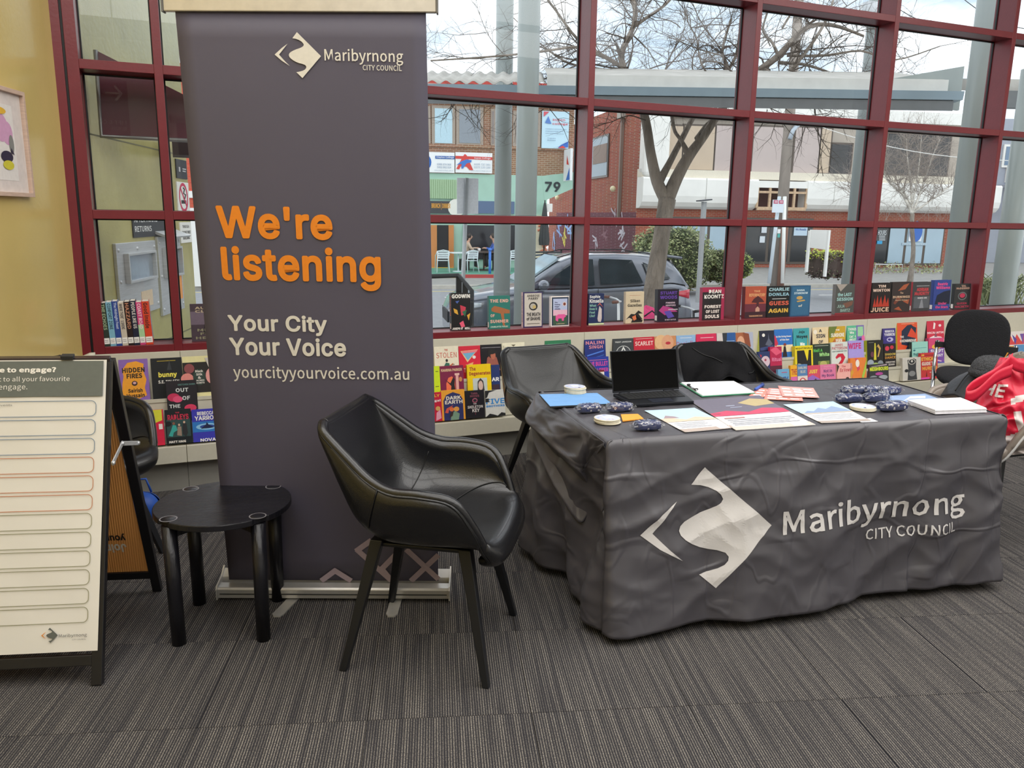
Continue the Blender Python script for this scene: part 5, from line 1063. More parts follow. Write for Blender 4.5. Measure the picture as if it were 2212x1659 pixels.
# ================================================================ bucket armchairs
CP = [(.25, .395, .215, .17, .405), (.285, .425, .25, .215, .43), (.268, .462, .235, .245, .475), (.20, .456, .20, .272, .56), (.10, .447, .145, .295, .64), (0, .443, .05, .305, .66), (-.11, .452, -.05, .30, .662), (-.19, .50, -.13, .28, .69), (-.235, .59, -.205, .258, .745), (-.27, .69, -.262, .24, .79), (-.30, .785, -.298, .222, .818), (-.313, .832, -.312, .188, .836)]
def shell(u, v):
    xc, zc, xr, yr, zr = interp(CP, v); a = abs(2*u-1)*PI/2; s_ = 1 if u > .5 else -1; e = .62
    f = math.sin(a)**e if a > 0 else 0; g = 1-math.cos(a)**e if a < PI/2 else 1
    g = g*.92+.08*f*f
    return Vector((xc+(xr-xc)*g, s_*yr*f, zc+(zr-zc)*g))
def make_chair(c, ang, lab, hx, hr=.32, rimhx=None, sz=1.0):
    m = mat('leather_'+hx, hx, hr, 0, .12, 5, .10, 260, coat=.25, spec=.55); ms = mat('seam_'+hx, '0A0A0B' if hx < '4' else '6A5F56', .6); ml = mat('chair_leg_black', '111318', .42, 0, .05, 30)
    t = thing('bucket_armchair', lab, 'chair', (c[0], c[1], 0), ang, 'bucket armchairs around the room'); M = TM[t.name]
    MB(M).grid(shell, 48, 44, m).build('seat_shell', t, solid=.033)
    P = [shell(0, k/60) for k in range(61)]+[shell(k/24, 1) for k in range(1, 24)]+[shell(1, 1-k/60) for k in range(61)]+[shell(1-k/20, 0) for k in range(1, 20)]
    MB(M).tube(P+[P[0]], .0172, m, 10, False).build('rolled_edge', t)
    MB(M).tube([p+Vector((0, math.copysign(.0185, p.y) if abs(p.y) > .1 else 0, -.004)) for p in P[:61]], .0016 if not rimhx else .006, ms if not rimhx else ink(rimhx), 6, False).build('edge_piping', t)
    MB(M).tube([p+Vector((0, math.copysign(.0185, p.y), -.004)) for p in P[84:145]], .0016 if not rimhx else .006, ms if not rimhx else ink(rimhx), 6, False).build('edge_piping', t)
    for vv, rng in ((.585, (0, 1)), (.30, (.03, .97))):
        q = [shell(rng[0]+(rng[1]-rng[0])*k/50, vv if vv > .5 else .235+.21*math.sin(PI*k/50)) for k in range(51)]
        # lift to upper face
        out = []
        for k, p in enumerate(q):
            u = rng[0]+(rng[1]-rng[0])*k/50; v = vv if vv > .5 else .235+.21*math.sin(PI*k/50)
            e1 = shell(min(1, u+.01), v)-shell(max(0, u-.01), v); e2_ = shell(u, min(1, v+.01))-shell(u, max(0, v-.01)); n = e1.cross(e2_).normalized(); 
            n = n if n.z > 0 or n.x > 0.3 else -n
            out.append(p+n*.0185)
        MB(M).tube(out, .0022, ms, 5).build('seam', t)
    q = []
    for s_ in (0, 1):
        out = []
        for k in range(24):
            v = .585; u = (.0+.20*k/23) if s_ == 0 else 1-.20*k/23; p = shell(u, v); out.append(p+Vector((-.2, (-1 if s_ == 0 else 1)*1.0, -.2)).normalized()*.0195)
        MB(M).tube(out, .0022, ms, 5).build('seam', t)
    for sx in (-1, 1):
        for sy in (-1, 1):
            p, q2 = Vector((sx*.15, sy*.145, .432 if sx > 0 else .44)), Vector((sx*.245, sy*.245, 0)); n = 1
            d = (q2-p); w1, w2 = .021, .012; px = Vector((1, 0, 0)); py = Vector((0, 1, 0)); vs = []
            for c_, w_ in ((p, w1), (q2, w2)): vs += [c_-px*w_-py*w_, c_+px*w_-py*w_, c_+px*w_+py*w_, c_-px*w_+py*w_]
            MB(M).add(vs, [(0, 1, 2, 3), (7, 6, 5, 4), (0, 4, 5, 1), (1, 5, 6, 2), (2, 6, 7, 3), (3, 7, 4, 0)], ml).build('leg', t, bevel=.003)
    MB(M).box((-.16, -.155, .414), (.16, .155, .428), ml).build('under_frame', t, bevel=.004)
    t.scale = (1, 1, sz); return t
make_chair((.757, 2.523), math.radians(-32.8), 'black leather bucket armchair in front of the banner', '0D0E12', .30)
make_chair((1.86, 3.74), math.radians(-85), 'black leather bucket armchair behind the left end of the table', '121416', .34, sz=.93)
make_chair((-.50, 3.73), math.radians(-53), 'black leather bucket armchair half hidden behind the A-frame board', '0F1014', .30)
make_chair((2.79, 3.50), math.radians(-97), 'black bucket armchair with a jacket over its back, behind the table', '0E0F12', .34, sz=.935)
CH4 = (3.68, 2.60); make_chair(CH4, math.radians(176), 'taupe leather bucket armchair at the right end of the table under the bag', '877C72', .38, 'C9C8C6')
# blue crate edge behind the A-frame
p = onz(336, 1140, 0); t = thing('blue_bag', 'small bright blue bag on the carpet behind the A-frame board', 'bag', (p.x-.06, p.y+.1, 0)); mbm = mat('blue_nylon', '2458B8', .5, 0, .1, 8)
MB(TM[t.name]).grid(lambda u, v: (.09*math.cos(2*PI*u)*math.sin(PI*v)**.5*(1+.1*math.sin(5*u)), .07*math.sin(2*PI*u)*math.sin(PI*v)**.5, .16*v), 20, 10, mbm).build('bag_body', t); MB(TM[t.name]).tube([(-.05, 0, .15), (-.03, 0, .22), (.03, 0, .22), (.05, 0, .15)], .006, mbm, 6).build('handle', t)
# ---- jacket over the chair behind the table
t = thing('jacket', 'black jacket draped over the armchair behind the table', 'jacket', (2.80, 3.8, .55), math.radians(-7)); m_j = mat('jacket_softshell', '141417', .85, 0, .15, 8, .25, 40, spec=.2)
jx0, jx1 = 2.50, 3.12
def jk(u, v):
    # v 0 back hem .. .45 ridge .. 1 front hem
    x = -.29+.60*u; e = (2*u-1)
    ridge = .802-.03*abs(e)**2-.14*max(0, abs(e)-.62)**1.1*2.2; w_ = 1+.08*(abs(v-.45))
    if v < .45: k = (.45-v)/.45; y = .05+.03*k; z = ridge-k*.30
    else:
        k = (v-.45)/.55; y = -.05*math.sin(min(1, k*1.5)*PI/2)-.08*k; hem = .30-.13*math.exp(-((u-.62)/.28)**2); z = ridge-k*hem
    z += .012*math.sin(9*u+5*v)*min(1, abs(v-.45)*4); y += .022*math.sin(17*u+3*v*v)*abs(v-.45)*1.6+.03*MN.noise(Vector((u*5, v*4, 1)))
    M = TM[t.name]; return M @ Vector((x*w_, y, z-.55))
MB().grid(jk, 50, 40, m_j).build('jacket_body', t, solid=.006)
MB().tube([jk(k/40, 1) for k in range(41)], .006, m_j, 6).build('hem', t)
mbv = MB(); mbv.tube([jk(.08+.0*k, .45+.55*k/20)+Vector((0, -.004, .004)) for k in range(21)], .003, m_rub, 5); mbv.tube([jk(.30+.25*k/20, .5+.3*k/20)+Vector((0, -.004, .004)) for k in range(21)], .003, m_rub, 5); mbv.tube([jk(.95-.12*k/20, .55+.25*k/20)+Vector((0, -.004, .004)) for k in range(21)], .003, m_rub, 5); mbv.build('seam', t)
TMt = TM[t.name]
MB().grid(lambda u, v: TMt @ Vector((-.27+.56*u, -.045-.01*math.sin(PI*u), .802-.55-.10-.22*v-.04*(2*u-1)**2)), 16, 8, mat('jacket_lining', '0B0B0C', .8)).build('lining', t, solid=.004)
# ---- black fabric visitor chair
BC = Vector((5.12, 3.86, 0)); t = thing('visitor_chair', 'black fabric visitor chair with chrome frame near the window at right', 'chair', BC, math.radians(-50)); M = TM[t.name]; m_fab = mat('black_rib_fabric', '15161B', .9, 0, .2, 60, .5, 150)
# local: x to sitter's side, y away from facing, z up ; faces -y
def pad(mb, f, m):
    mb.grid(f, 32, 10, m)
def back(u, v):
    a = 2*PI*u; k = math.sin(PI*v)**.5; c_ = lambda x: math.copysign(abs(x)**.72, x)
    x = .205*c_(math.cos(a))*k; z = .20*c_(math.sin(a))*k; y = (.028*math.copysign(abs(math.cos(PI*v))**.6, math.cos(PI*v)))+.16*x*x*-1
    return M @ Vector((x, .20+y+.12*(z), .69+z))
MB().grid(back, 40, 14, m_fab).build('backrest', t)
def seat(u, v):
    a = 2*PI*u; k = math.sin(PI*v)**.5; c_ = lambda x: math.copysign(abs(x)**.7, x)
    return M @ Vector((.235*c_(math.cos(a))*k, -.04+.23*c_(math.sin(a))*k, .455+.035*math.copysign(abs(math.cos(PI*v))**.6, -math.cos(PI*v))-.05*max(0, -math.sin(a))*k*k))
MB().grid(seat, 40, 14, m_fab).build('seat', t)
chm = mat('chrome_tube', 'B9BBBE', .15, 1.0)
for s_ in (-1, 1): MB(M).tube([(s_*.245, .22, .65), (s_*.25, .20, .52), (s_*.25, .16, .44), (s_*.25, -.18, .43), (s_*.25, -.27, .39), (s_*.25, -.25, .02), (s_*.25, -.2, .014), (s_*.25, .22, .014)], .0125, chm, 10).build('leg', t)
MB(M).tube([(-.25, .22, .014), (.25, .22, .014)], .0125, chm, 10).build('cross_tube', t)
MB(M).tube([(-.25, 0, .43), (.25, 0, .43)], .0125, chm, 10).build('seat_bracket', t)
MB(M).box((-.262, .20, .60), (-.19, .225, .64), m_rub).build('back_bracket', t); MB(M).box((.19, .20, .60), (.262, .225, .64), m_rub).build('back_bracket', t)
# ================================================================ the table under its cloth
FL, FR, BLt, BRt = onz(1305, 955, .73), onz(2178, 899, .73), onz(1160, 846, .73), onz(1897, 815, .73)
t = thing('folding_table', 'trestle table hidden under the grey printed cloth', 'table', ((FL+FR+BLt+BRt)/4)*Vector((1, 1, 0)).x if False else Vector(((FL.x+BRt.x)/2, (FL.y+BRt.y)/2, 0)), math.atan2(FR.y-FL.y, FR.x-FL.x)); M = TM[t.name]
MB(M).box((-.86, -.36, .695), (.86, .36, .722), mat('table_white_plastic', 'CFCFCB', .5)).build('table_top', t, bevel=.006)
for sx in (-1, 1):
    for sy in (-1, 1): MB(M).tube([(sx*.72, sy*.28, 0), (sx*.72, sy*.28, .695)], .0125, m_rub, 8).build('leg', t)
    MB(M).tube([(sx*.72, -.28, .25), (sx*.72, .28, .25)], .01, m_rub, 8).build('crossbar', t)
m_cl = mat('grey_tablecloth', '454349', .42, 0, .05, 3, 0, 14, spec=.8)
def creases(m, lst):
    t = m.node_tree; n = t.nodes.new; l = t.links.new; tcn = n('ShaderNodeTexCoord'); prev = None; p = t.nodes['Principled BSDF']
    for sc, st_, w_, dist in lst:
        mp = n('ShaderNodeMapping'); mp.inputs['Scale'].default_value = st_[:3]; mp.inputs['Rotation'].default_value = (0, st_[3], 0); l(tcn.outputs['Object'], mp.inputs[0])
        q = n('ShaderNodeTexNoise'); q.inputs['Scale'].default_value = sc; q.inputs['Detail'].default_value = 1.5; q.inputs['Distortion'].default_value = 0; l(mp.outputs[0], q.inputs['Vector'])
        a = n('ShaderNodeMath'); a.operation = 'SUBTRACT'; a.inputs[1].default_value = .5; l(q.outputs['Fac'], a.inputs[0]); b_ = n('ShaderNodeMath'); b_.operation = 'ABSOLUTE'; l(a.outputs[0], b_.inputs[0])
        r = n('ShaderNodeMapRange'); r.interpolation_type = 'SMOOTHSTEP'; r.inputs['From Max'].default_value = w_; r.inputs['To Min'].default_value = 1; r.inputs['To Max'].default_value = 0; l(b_.outputs[0], r.inputs[0])
        bm = n('ShaderNodeBump'); bm.inputs['Strength'].default_value = 1; bm.inputs['Distance'].default_value = dist; l(r.outputs[0], bm.inputs['Height'])
        if prev: l(prev.outputs[0], bm.inputs['Normal'])
        prev = bm
    l(prev.outputs[0], p.inputs['Normal'])
creases(m_cl, [(1.7, (1, 1, 2.8, .6), .035, .0022), (2.4, (2.6, 1, 1, -.6), .03, .0016), (1.1, (1, 1, 1, .2), .012, .0012)])
tc_ = thing('tablecloth', 'dark grey cloth printed with a white diamond logo, over the table', 'tablecloth', (FL.x, FL.y, .0))
H_ = lambda x, y, z: Vector((x, y, z))
tp = [BLt, BLt.lerp(FL, .36), BLt.lerp(FL, .72), BLt.lerp(FL, .95), FL+Vector((.012, -.004, 0)), FL.lerp(FR, .04)]+[FL.lerp(FR, k/10) for k in range(1, 10)]+[FL.lerp(FR, .985), FR, FR.lerp(BRt, .1), FR.lerp(BRt, .5), BRt, BRt.lerp(BLt, .33), BRt.lerp(BLt, .66), BLt]
hFL, hFR = onz(1325, 1374, .035), onz(2152, 1254, .045)
hm = [onz(1134, 1170, .05)+Vector((.02, .05, 0)), onz(1137, 1197, .04), onz(1225, 1248, .04), onz(1248, 1305, .04), onz(1300, 1365, .035), onz(1350, 1378, .03)]+[onz(u, v, .04) for u, v in ((1450, 1355), (1530, 1340), (1610, 1342), (1690, 1333), (1780, 1318), (1860, 1285), (1930, 1277), (1990, 1275), (2060, 1262))]+[onz(2135, 1258, .045), onz(2154, 1252, .045), H_(3.16, 2.25, .05), H_(3.25, 2.6, .05), H_(3.30, 3.0, .05), H_(2.7, 3.12, .05), H_(2.0, 3.25, .05), onz(1134, 1170, .05)+Vector((.02, .05, 0))]
Rw = [list(a)+list(b_) for a, b_ in zip(tp, hm)]; NR = len(Rw)-1
def fine_noise(p): return MN.noise(p*3.1)*.6+MN.noise(p*7.3+Vector((3, 1, 7)))*.4
def longcrease(x, z):
    q = Vector((x*1.1+z*1.9, (z-x*.55)*5.2, 3)); q2 = Vector((x*4.4+z*1.3, (x*.3+z)*1.3, 8)); return (1-abs(MN.noise(q+Vector((MN.noise(q*.6), MN.noise(q*.5), 0))*.6))*3)*.6+(1-abs(MN.noise(q2))*3)*.4
def crease(p):
    q = p+Vector((MN.noise(p*2.0), MN.noise(p*2.0+Vector((9, 9, 9))), 0))*.25; return 1-abs(MN.noise(q*3.2))*2.6
def rails(s_):
    f = s_*NR; i = min(NR-1, int(f)); k = f-i
    return interp(Rw, s_) if i < 5 else [a+(b_-a)*k for a, b_ in zip(Rw[i], Rw[i+1])]
def skirt(s_, v, amp=1.0):
    f = s_*NR; r = rails(s_)
    a, b_ = Vector(r[:3]), Vector(r[3:]); p = a.lerp(b_, v)
    # outward direction
    c_ = Vector(((FL.x+BRt.x)/2, (FL.y+BRt.y)/2, p.z)); i2 = min(NR-1, int(f)); dd = Vector(Rw[min(NR, i2+1)][3:])-Vector(Rw[i2][3:]); out = Vector((-dd.y, dd.x, 0)); 
    out = out.normalized() if out.length > 0 else Vector((0, -1, 0))
    if out.dot(p-c_) < 0: out = -out
    q = Vector((p.x*1.0+p.y*1.0, p.z*1.0, 0)); amp2 = amp*min(1, max(0, v-.02)*6)
    p = p+out*amp2*(.009*fine_noise(q*1.5)+.012*longcrease(p.x+p.y*.6, p.z)+.0035*crease(q*2.6+Vector((7, 1, 0)))+.005*math.sin(p.x*9+p.z*4))
    if 2.1 < f < 3.9: p -= out*.07*math.sin(PI*(f-2.1)/1.8)*math.sin(PI*min(1, v*1.15))
    if s_*NR < 4: p += out*amp2*.022*math.sin(p.y*26+2*v)*v
    if s_*NR > 12.5: p += out*amp2*.012*math.sin(p.x*34+v*3)*(v**.5)
    # rounded shoulder
    if v < .04: k = 1-v/.04; p = p-out*.022*(1-math.cos(k*PI/2)); p.z = .73-.7*.04+.0325*math.sin(k*PI/2)
    return p
MB().grid(lambda u, v: skirt(u, v**1.35), 360, 84, m_cl).build('skirt', tc_, solid=.0015)
def topf(u, v):
    u2, v2 = .011+.978*u, .024+.955*v; p = FL.lerp(FR, u2).lerp(BLt.lerp(BRt, u2), v2); e = min(1, u*14, (1-u)*14, v*14, (1-v)*14)
    return p+Vector((0, 0, .001+.0034*e*(crease(Vector((p.x*1.6, p.y*2.2, 4)))*.6+fine_noise(p*1.7))))
MB().grid(topf, 120, 60, m_cl).build('cloth_top', tc_, solid=.0015)
# pocket fold at the near left corner
O_ = [BLt+Vector((-.004, 0, -.01)), onz(1136, 905, .64), onz(1172, 944, .61), onz(1212, 985, .58), onz(1250, 1018, .555), onz(1262, 1016, .56), onz(1284, 988, .63), FL+Vector((-.003, -.002, -.01))]
E_ = [BLt, BLt.lerp(FL, .12), BLt.lerp(FL, .35), BLt.lerp(FL, .58), BLt.lerp(FL, .80), BLt.lerp(FL, .88), BLt.lerp(FL, .95), FL]
U_ = [BLt+Vector((.0, .0, -.03)), onz(1140, 935, .58)+Vector((.02, 0, 0)), onz(1163, 1000, .50)+Vector((.02, 0, 0)), onz(1195, 1065, .42)+Vector((.02, 0, 0)), onz(1243, 1130, .34)+Vector((.02, 0, 0)), onz(1262, 1090, .40)+Vector((.03, 0, 0)), onz(1280, 1030, .53)+Vector((.03, 0, 0)), FL+Vector((.01, .0, -.03))]
def flap(u, v):
    a, o_, b_ = Vector(interp([list(p) for p in E_], u)), Vector(interp([list(p) for p in O_], u)), Vector(interp([list(p) for p in U_], u))
    if v < .5: k = v*2; p = a.lerp(o_, k)+Vector((0, 0, .02*math.sin(PI*k)*math.sin(PI*u)))
    else: k = v*2-1; p = o_.lerp(b_, k)+Vector((.05*math.sin(PI*k)*math.sin(PI*u), 0, 0))
    e = math.sin(PI*u)*math.sin(PI*min(1, v*1.2)); return p+Vector((-.5, -.3, .5))*.022*e*(math.sin(u*30+v*8)*.5+crease(Vector((u*1.5, v*2.2, 3))))
MB().grid(flap, 70, 50, m_cl).build('corner_fold', tc_, solid=.0015)
# print on the front: cut fine and laid on the cloth
fq = Quad(hFL, hFR, FL)
def lay(mb0, name):
    mb = MB(); P2 = []
    def split(tri, m, dep=0):
        a, b_, c = tri; L_ = [(a-b_).length, (b_-c).length, (c-a).length]; mx = max(L_)
        if mx < .016 or dep > 11: P2.append((tri, m)); return
        i = L_.index(mx)
        if i == 0: q = (a+b_)/2; split((a, q, c), m, dep+1); split((q, b_, c), m, dep+1)
        elif i == 1: q = (b_+c)/2; split((a, b_, q), m, dep+1); split((a, q, c), m, dep+1)
        else: q = (c+a)/2; split((a, b_, q), m, dep+1); split((q, b_, c), m, dep+1)
    import mathutils.geometry as G
    for f, mi in zip(mb0.f, mb0.m):
        pts = [mb0.v[i] for i in f]
        if len(pts) == 3: split(tuple(pts), mb0.mats[mi])
        else:
            for tr in G.tessellate_polygon([pts]): split(tuple(pts[i] for i in tr), mb0.mats[mi])
    s5, s12 = 5/NR, 15/NR
    def onto(p):
        # find skirt parameter by projecting on the front
        a, b_ = .0, 1.0; best = None; lo, hi = 4.0/NR, 16.0/NR
        for _ in range(26):
            m1 = (lo+hi)/2; r = rails(m1); A_, B_ = Vector(r[:3]), Vector(r[3:]); v = max(0, min(1, (A_.z-p.z)/(A_.z-B_.z))); q = A_.lerp(B_, v)
            if q.x < p.x: lo = m1
            else: hi = m1
        q = skirt((lo+hi)/2, v); return Vector((p.x, q.y, p.z))+fq.n*.0035
    cache = {}
    for tri, m in P2:
        vs = []
        for p in tri:
            k = (round(p.x, 5), round(p.y, 5), round(p.z, 5))
            if k not in cache: cache[k] = onto(p)
            vs.append(cache[k])
        mb.add(vs, [(0, 1, 2)], m)
    return mb.build(name, tc_, merge=True)
m_pw = mat('cloth_print_white', 'C9C6C4', .6, 0, .03, 20)
pm = MB(); a0 = fq.hit(1380, 1152)[0]; a1 = fq.hit(1655, 1126)[0]; a2 = fq.hit(1537, 1007)[1]; a3 = fq.hit(1530, 1270)[1]
ym = fq.hit(1655, 1126)[1]; yl = fq.hit(1380, 1154)[1]
logo(pm, lambda x, y: fq.pt(a0+(a1-a0)*x, a3+(a2-a3)*y+0, 0), m_pw, m_pw)
lay(pm, 'logo_print')
pm = MB(); a = fq.hit(1678, 1150); b_ = fq.hit(2084, 1062); c = fq.hit(1678, 1092); d_ = fq.hit(2084, 1116)
pm.text('Maribyrnong', a[0], d_[1]-.004, b_[0], c[1]-.004, m_pw, lambda x, y: fq.pt(x, y, 0), .006)
a = fq.hit(1878, 1171); b_ = fq.hit(2064, 1131); pm.text('CITY COUNCIL', a[0], a[1], b_[0], fq.hit(1878, 1147)[1], m_pw, lambda x, y: fq.pt(x, y, 0), .004)
lay(pm, 'lettering_print')
# ================================================================ things on the table
TZ = .7345
def sheet(name, lab, cat, px, mfaces, thick=.0006, z=TZ, group=None, curl=.004, prims=()):
    """paper at four picture corners (near-left, near-right, far-right, far-left) lying on the cloth"""
    c = [onz(u, v, z) for u, v in px]; ctr = sum(c, Vector())/4
    t = thing(name, lab, cat, (ctr.x, ctr.y, z), 0, group)
    def f(u, v):
        p = c[0].lerp(c[1], u).lerp(c[3].lerp(c[2], u), v); return p+Vector((0, 0, thick+curl*(max(0, abs(2*u-1)-.6)**2+max(0, abs(2*v-1)-.6)**2)))
    MB().grid(f, 10, 10, mfaces).build('sheet', t, solid=.0004)
    if prims:
        mb = MB()
        for i, p in enumerate(prims):
            P = lambda x, y, i=i: f(x, y)+Vector((0, 0, .0008+.00015*i))
            if p[0] == 't': mb.text(p[1], p[2], p[3], p[4], p[5], ink(p[6]), P)
            elif p[0] == 'r':
                x0, y0, x1, y1 = p[1:5]; n = 8
                mb.grid(lambda u, v: P(x0+(x1-x0)*u, y0+(y1-y0)*v), n, 4, ink(p[5]), False)
            else: mb.poly([P(x, y) for x, y in p[1]], ink(p[2]))
        mb.build('print', t)
    return t
def lines(x0, x1, ys, col='9AA0AC', h=.012): return [('r', x0, y, x1-(.1 if i % 3 == 2 else 0), y+h, col) for i, y in enumerate(ys)]
sky = 'B9D6EC'
sheet('flyer', 'pale flyer with beach photo and blue sky, front left on the cloth', 'flyer', [(1480, 935), (1588, 925), (1500, 882), (1392, 888)], ink('E9E8EA'), prims=[('r', 0, .42, 1, 1, sky), ('p', [(0, .42), (1, .42), (1, .5), (.7, .60), (.45, .5), (.2, .62), (0, .58)], 'D9C3AE'), ('p', [(.08, .60), (.2, .72), (.34, .66), (.38, .58)], 'A08E96'), ('r', 0, 0, 1, .12, 'B3A49C'), ('r', .72, .02, .92, .12, 'F2F2F2')]+lines(.08, .7, [.34, .28, .22, .17]))
sheet('poster', 'large flyer with dark sunset photo and crimson glow, middle of the cloth', 'flyer', [(1590, 931), (1762, 919), (1640, 855), (1489, 866)], ink('ECEAEC'), z=TZ+.001, prims=[('r', 0, .42, 1, 1, '6C6878'), ('p', [(.0, .42), (.0, .52), (.25, .58), (.5, .5), (.75, .6), (1, .54), (1, .42)], 'C8496A'), ('p', [(.55, .8), (.8, .92), (1, .85), (1, .7), (.7, .66)], 'B9A87E'), ('p', [(0, .5), (.2, .46), (.55, .43), (.6, .45), (.3, .49)], '4C3540'), ('r', .34, .72, .46, .735, 'B9C4DE'), ('r', .36, .66, .52, .672, 'B9C4DE'), ('r', 0, 0, 1, .10, 'C9C2BA'), ('r', .74, .015, .94, .09, 'F2F2F2'), ('r', .08, .33, .34, .36, 'B98E8A')]+lines(.08, .92, [.28, .23, .18, .14]))
sheet('flyer', 'pale flyer with blue harbour photo, right of the sunset flyer', 'flyer', [(1775, 915), (1882, 910), (1800, 868), (1692, 875)], ink('E9E9EC'), prims=[('r', 0, .45, 1, 1, sky), ('p', [(.05, .5), (.2, .62), (.3, .58), (.5, .74), (.6, .66), (.8, .78), (.95, .6), (1, .5)], '8FA3C4'), ('r', 0, .45, 1, .49, 'C9B7A6'), ('r', 0, 0, 1, .1, 'ADA098')]+lines(.08, .9, [.36, .3, .24, .18]))
sheet('card', 'small blank white card beside the harbour flyer', 'card', [(1860, 913), (1897, 911), (1880, 904), (1848, 906)], ink('EEEEF0'))
sheet('brochure', 'blue map brochure behind the wrapped bundles at right', 'brochure', [(1918, 878), (2045, 868), (1998, 851), (1900, 856)], ink('8EA6CC'), prims=[('p', [(.3, .3), (.5, .55), (.8, .5), (.9, .75), (.6, .8)], 'DCE4F0'), ('p', [(.1, .1), (.4, .2), (.3, .4)], '6C88BC'), ('p', [(.6, .1), (.9, .2), (.7, .4)], 'C7D4E8')])
c = [onz(u, v, TZ) for u, v in ((2020, 895), (2131, 891), (2075, 868), (1960, 873))]
for k in range(6):
    o_ = Vector((random.uniform(-.003, .003), random.uniform(-.003, .003), .0005+.0032*k)); ob = MB().prism([p+o_ for p in c], (0, 0, .003), ink('F0EFF4')).build('paper_sheets')
    tag(recenter(ob, c[0]+o_), ORDN[k]+' thin bundle from the bottom in the white paper stack at the right end', 'paper', 'white paper stack at the right end')
# clipboard and list
c = [onz(u, v, TZ) for u, v in ((1516, 858), (1632, 851), (1585, 826), (1468, 829))]
t = thing('clipboard', 'green clipboard holding white papers beside the laptop', 'clipboard', c[0]); MB().prism(c, (0, 0, .004), ink('3F8F6A')).build('board', t, bevel=.001)
for k in range(3): MB().prism([p*1+Vector((.002*k, .001*k, .0045+.0012*k)) for p in (c[0].lerp(c[2], .02), c[1].lerp(c[3], .02), c[2].lerp(c[0], .02), c[3].lerp(c[1], .02))], (0, 0, .001), ink('F1F0F4')).build('paper', t)
ed = c[3].lerp(c[0], .5); MB().tube([c[3].lerp(c[0], .3)+Vector((.01, 0, .010)), c[3].lerp(c[0], .7)+Vector((.01, 0, .010))], .0045, chm, 8).build('clip', t)
for k in (.32, .66): MB().ball(c[3].lerp(c[0], k)+Vector((.012, 0, .014)), .008, m_rub, 10, 6, (1.4, .8, .6)).build('clip_knob', t)
pts = [onz(1632, 841, TZ+.008), onz(1651, 829, TZ+.008)]; dd_ = (pts[1]-pts[0]).normalized()
t = thing('marker_pen', 'blue marker pen beside the clipboard', 'pen', pts[0]); MB().tube([pts[0], pts[0]+dd_*.09], .007, ink('3D5FB8'), 12).build('barrel', t); MB().tube([pts[0]+dd_*.088, pts[0]+dd_*.125], .0082, ink('27418C'), 12).build('cap', t); MB().box((-.0015, -.001, 0), (.0015, .002, .028), ink('27418C'), Matrix.Translation(pts[0]+dd_*.092+Vector((0, 0, .009))) @ dd_.to_track_quat('Z', 'Y').to_matrix().to_4x4()).build('pen_clip', t)
# pink leaflets
for k, (px, lb) in enumerate([([(1617, 856), (1700, 862), (1690, 845), (1640, 838)], 'lowest at the left'), ([(1650, 863), (1735, 867), (1730, 850), (1655, 846)], 'at the front'), ([(1655, 852), (1752, 858), (1738, 842), (1660, 839)], 'in the middle'), ([(1690, 857), (1770, 860), (1757, 839), (1680, 834)], 'topmost at the right')]):
    sheet('leaflet', 'salmon pink leaflet in the fanned pile, '+lb, 'leaflet', px, ink(['E58F80', 'E8978C', 'EDA49E', 'F0AAA4'][k]), z=TZ+.0015*k, curl=.006, group='pink leaflets', prims=[('r', .08+.3*i, .12+.28*j, .30+.3*i, .24+.28*j, 'F6EEF0') for i in range(3) for j in range(3)])
# coasters
m_co = mat('cork_coaster', 'DAD3BC', .7, 0, .06, 80)
def coasters(u, v, n, r, lab, z0=TZ):
    p = onz(u, v, z0)
    for k in range(n):
        q = p+Vector((random.uniform(-.002, .002), random.uniform(-.002, .002), .0005+.0046*k)); t = thing('coaster', lab+', '+ORDN[k]+' from the bottom', 'coaster', q, 0, lab)
        MB().lathe(q, [(0, 0), (r-.001, 0), (r, .001), (r, .0032), (r-.001, .0042), (0, .0042)], m_co, 30).build('disc', t)
        if k == n-1:
            mb = MB(); mb.poly([q+Vector((r*.93*math.cos(2*PI*i/28), r*.93*math.sin(2*PI*i/28), .0046)) for i in range(28)], ink('BFC6DC')); mb.poly([q+Vector((x*r, y*r, .0050)) for x, y in ((-.3, -.25), (.4, -.3), (.42, .3), (-.28, .35))], ink('E9E8F2'))
            for i in range(7): a = random.uniform(0, 2*PI); mb.poly([q+Vector((r*.7*math.cos(a)+r*.12*math.cos(b_*PI/4), r*.7*math.sin(a)+r*.1*math.sin(b_*PI/4), .0052)) for b_ in range(8)], ink(['DDD2E0', '9AA8CC', 'E3C9CC'][i % 3]))
            mb.build('label_print', t)
coasters(1242, 852, 8, .048, 'round card coaster in the tall stack behind the blue tablet')
coasters(1312, 912, 4, .050, 'round card coaster in the low stack at the front left')
coasters(1863, 884, 3, .052, 'round card coaster in the stack beside the wrapped bundles at right')
# tablet in blue cover
c = [onz(u, v, TZ) for u, v in ((1188, 882), (1322, 876), (1290, 853), (1165, 856))]
t = thing('tablet', 'tablet with sky blue folding cover at the left end of the table', 'tablet', c[0]); MB().prism(c, (0, 0, .007), m_rub).build('device', t, bevel=.003)
for k in range(3):
    a, b_ = k/3+.004, (k+1)/3-.004; q = [c[0].lerp(c[3], a), c[1].lerp(c[2], a), c[1].lerp(c[2], b_), c[0].lerp(c[3], b_)]; MB().prism([p+Vector((0, 0, .0075)) for p in q], (0, 0, .002), mat('sky_blue_cover', '6FA3DB', .5, 0, .03, 30)).build('cover_panel', t, bevel=.001)
c = [onz(u, v, TZ) for u, v in ((1345, 911), (1390, 906), (1378, 896), (1341, 897))]; ob = MB().prism(c, (0, 0, .004), ink('F0A23A')).build('orange_card'); tag(recenter(ob, c[0]), 'small orange card pack behind the front wrapped bundle', 'card')
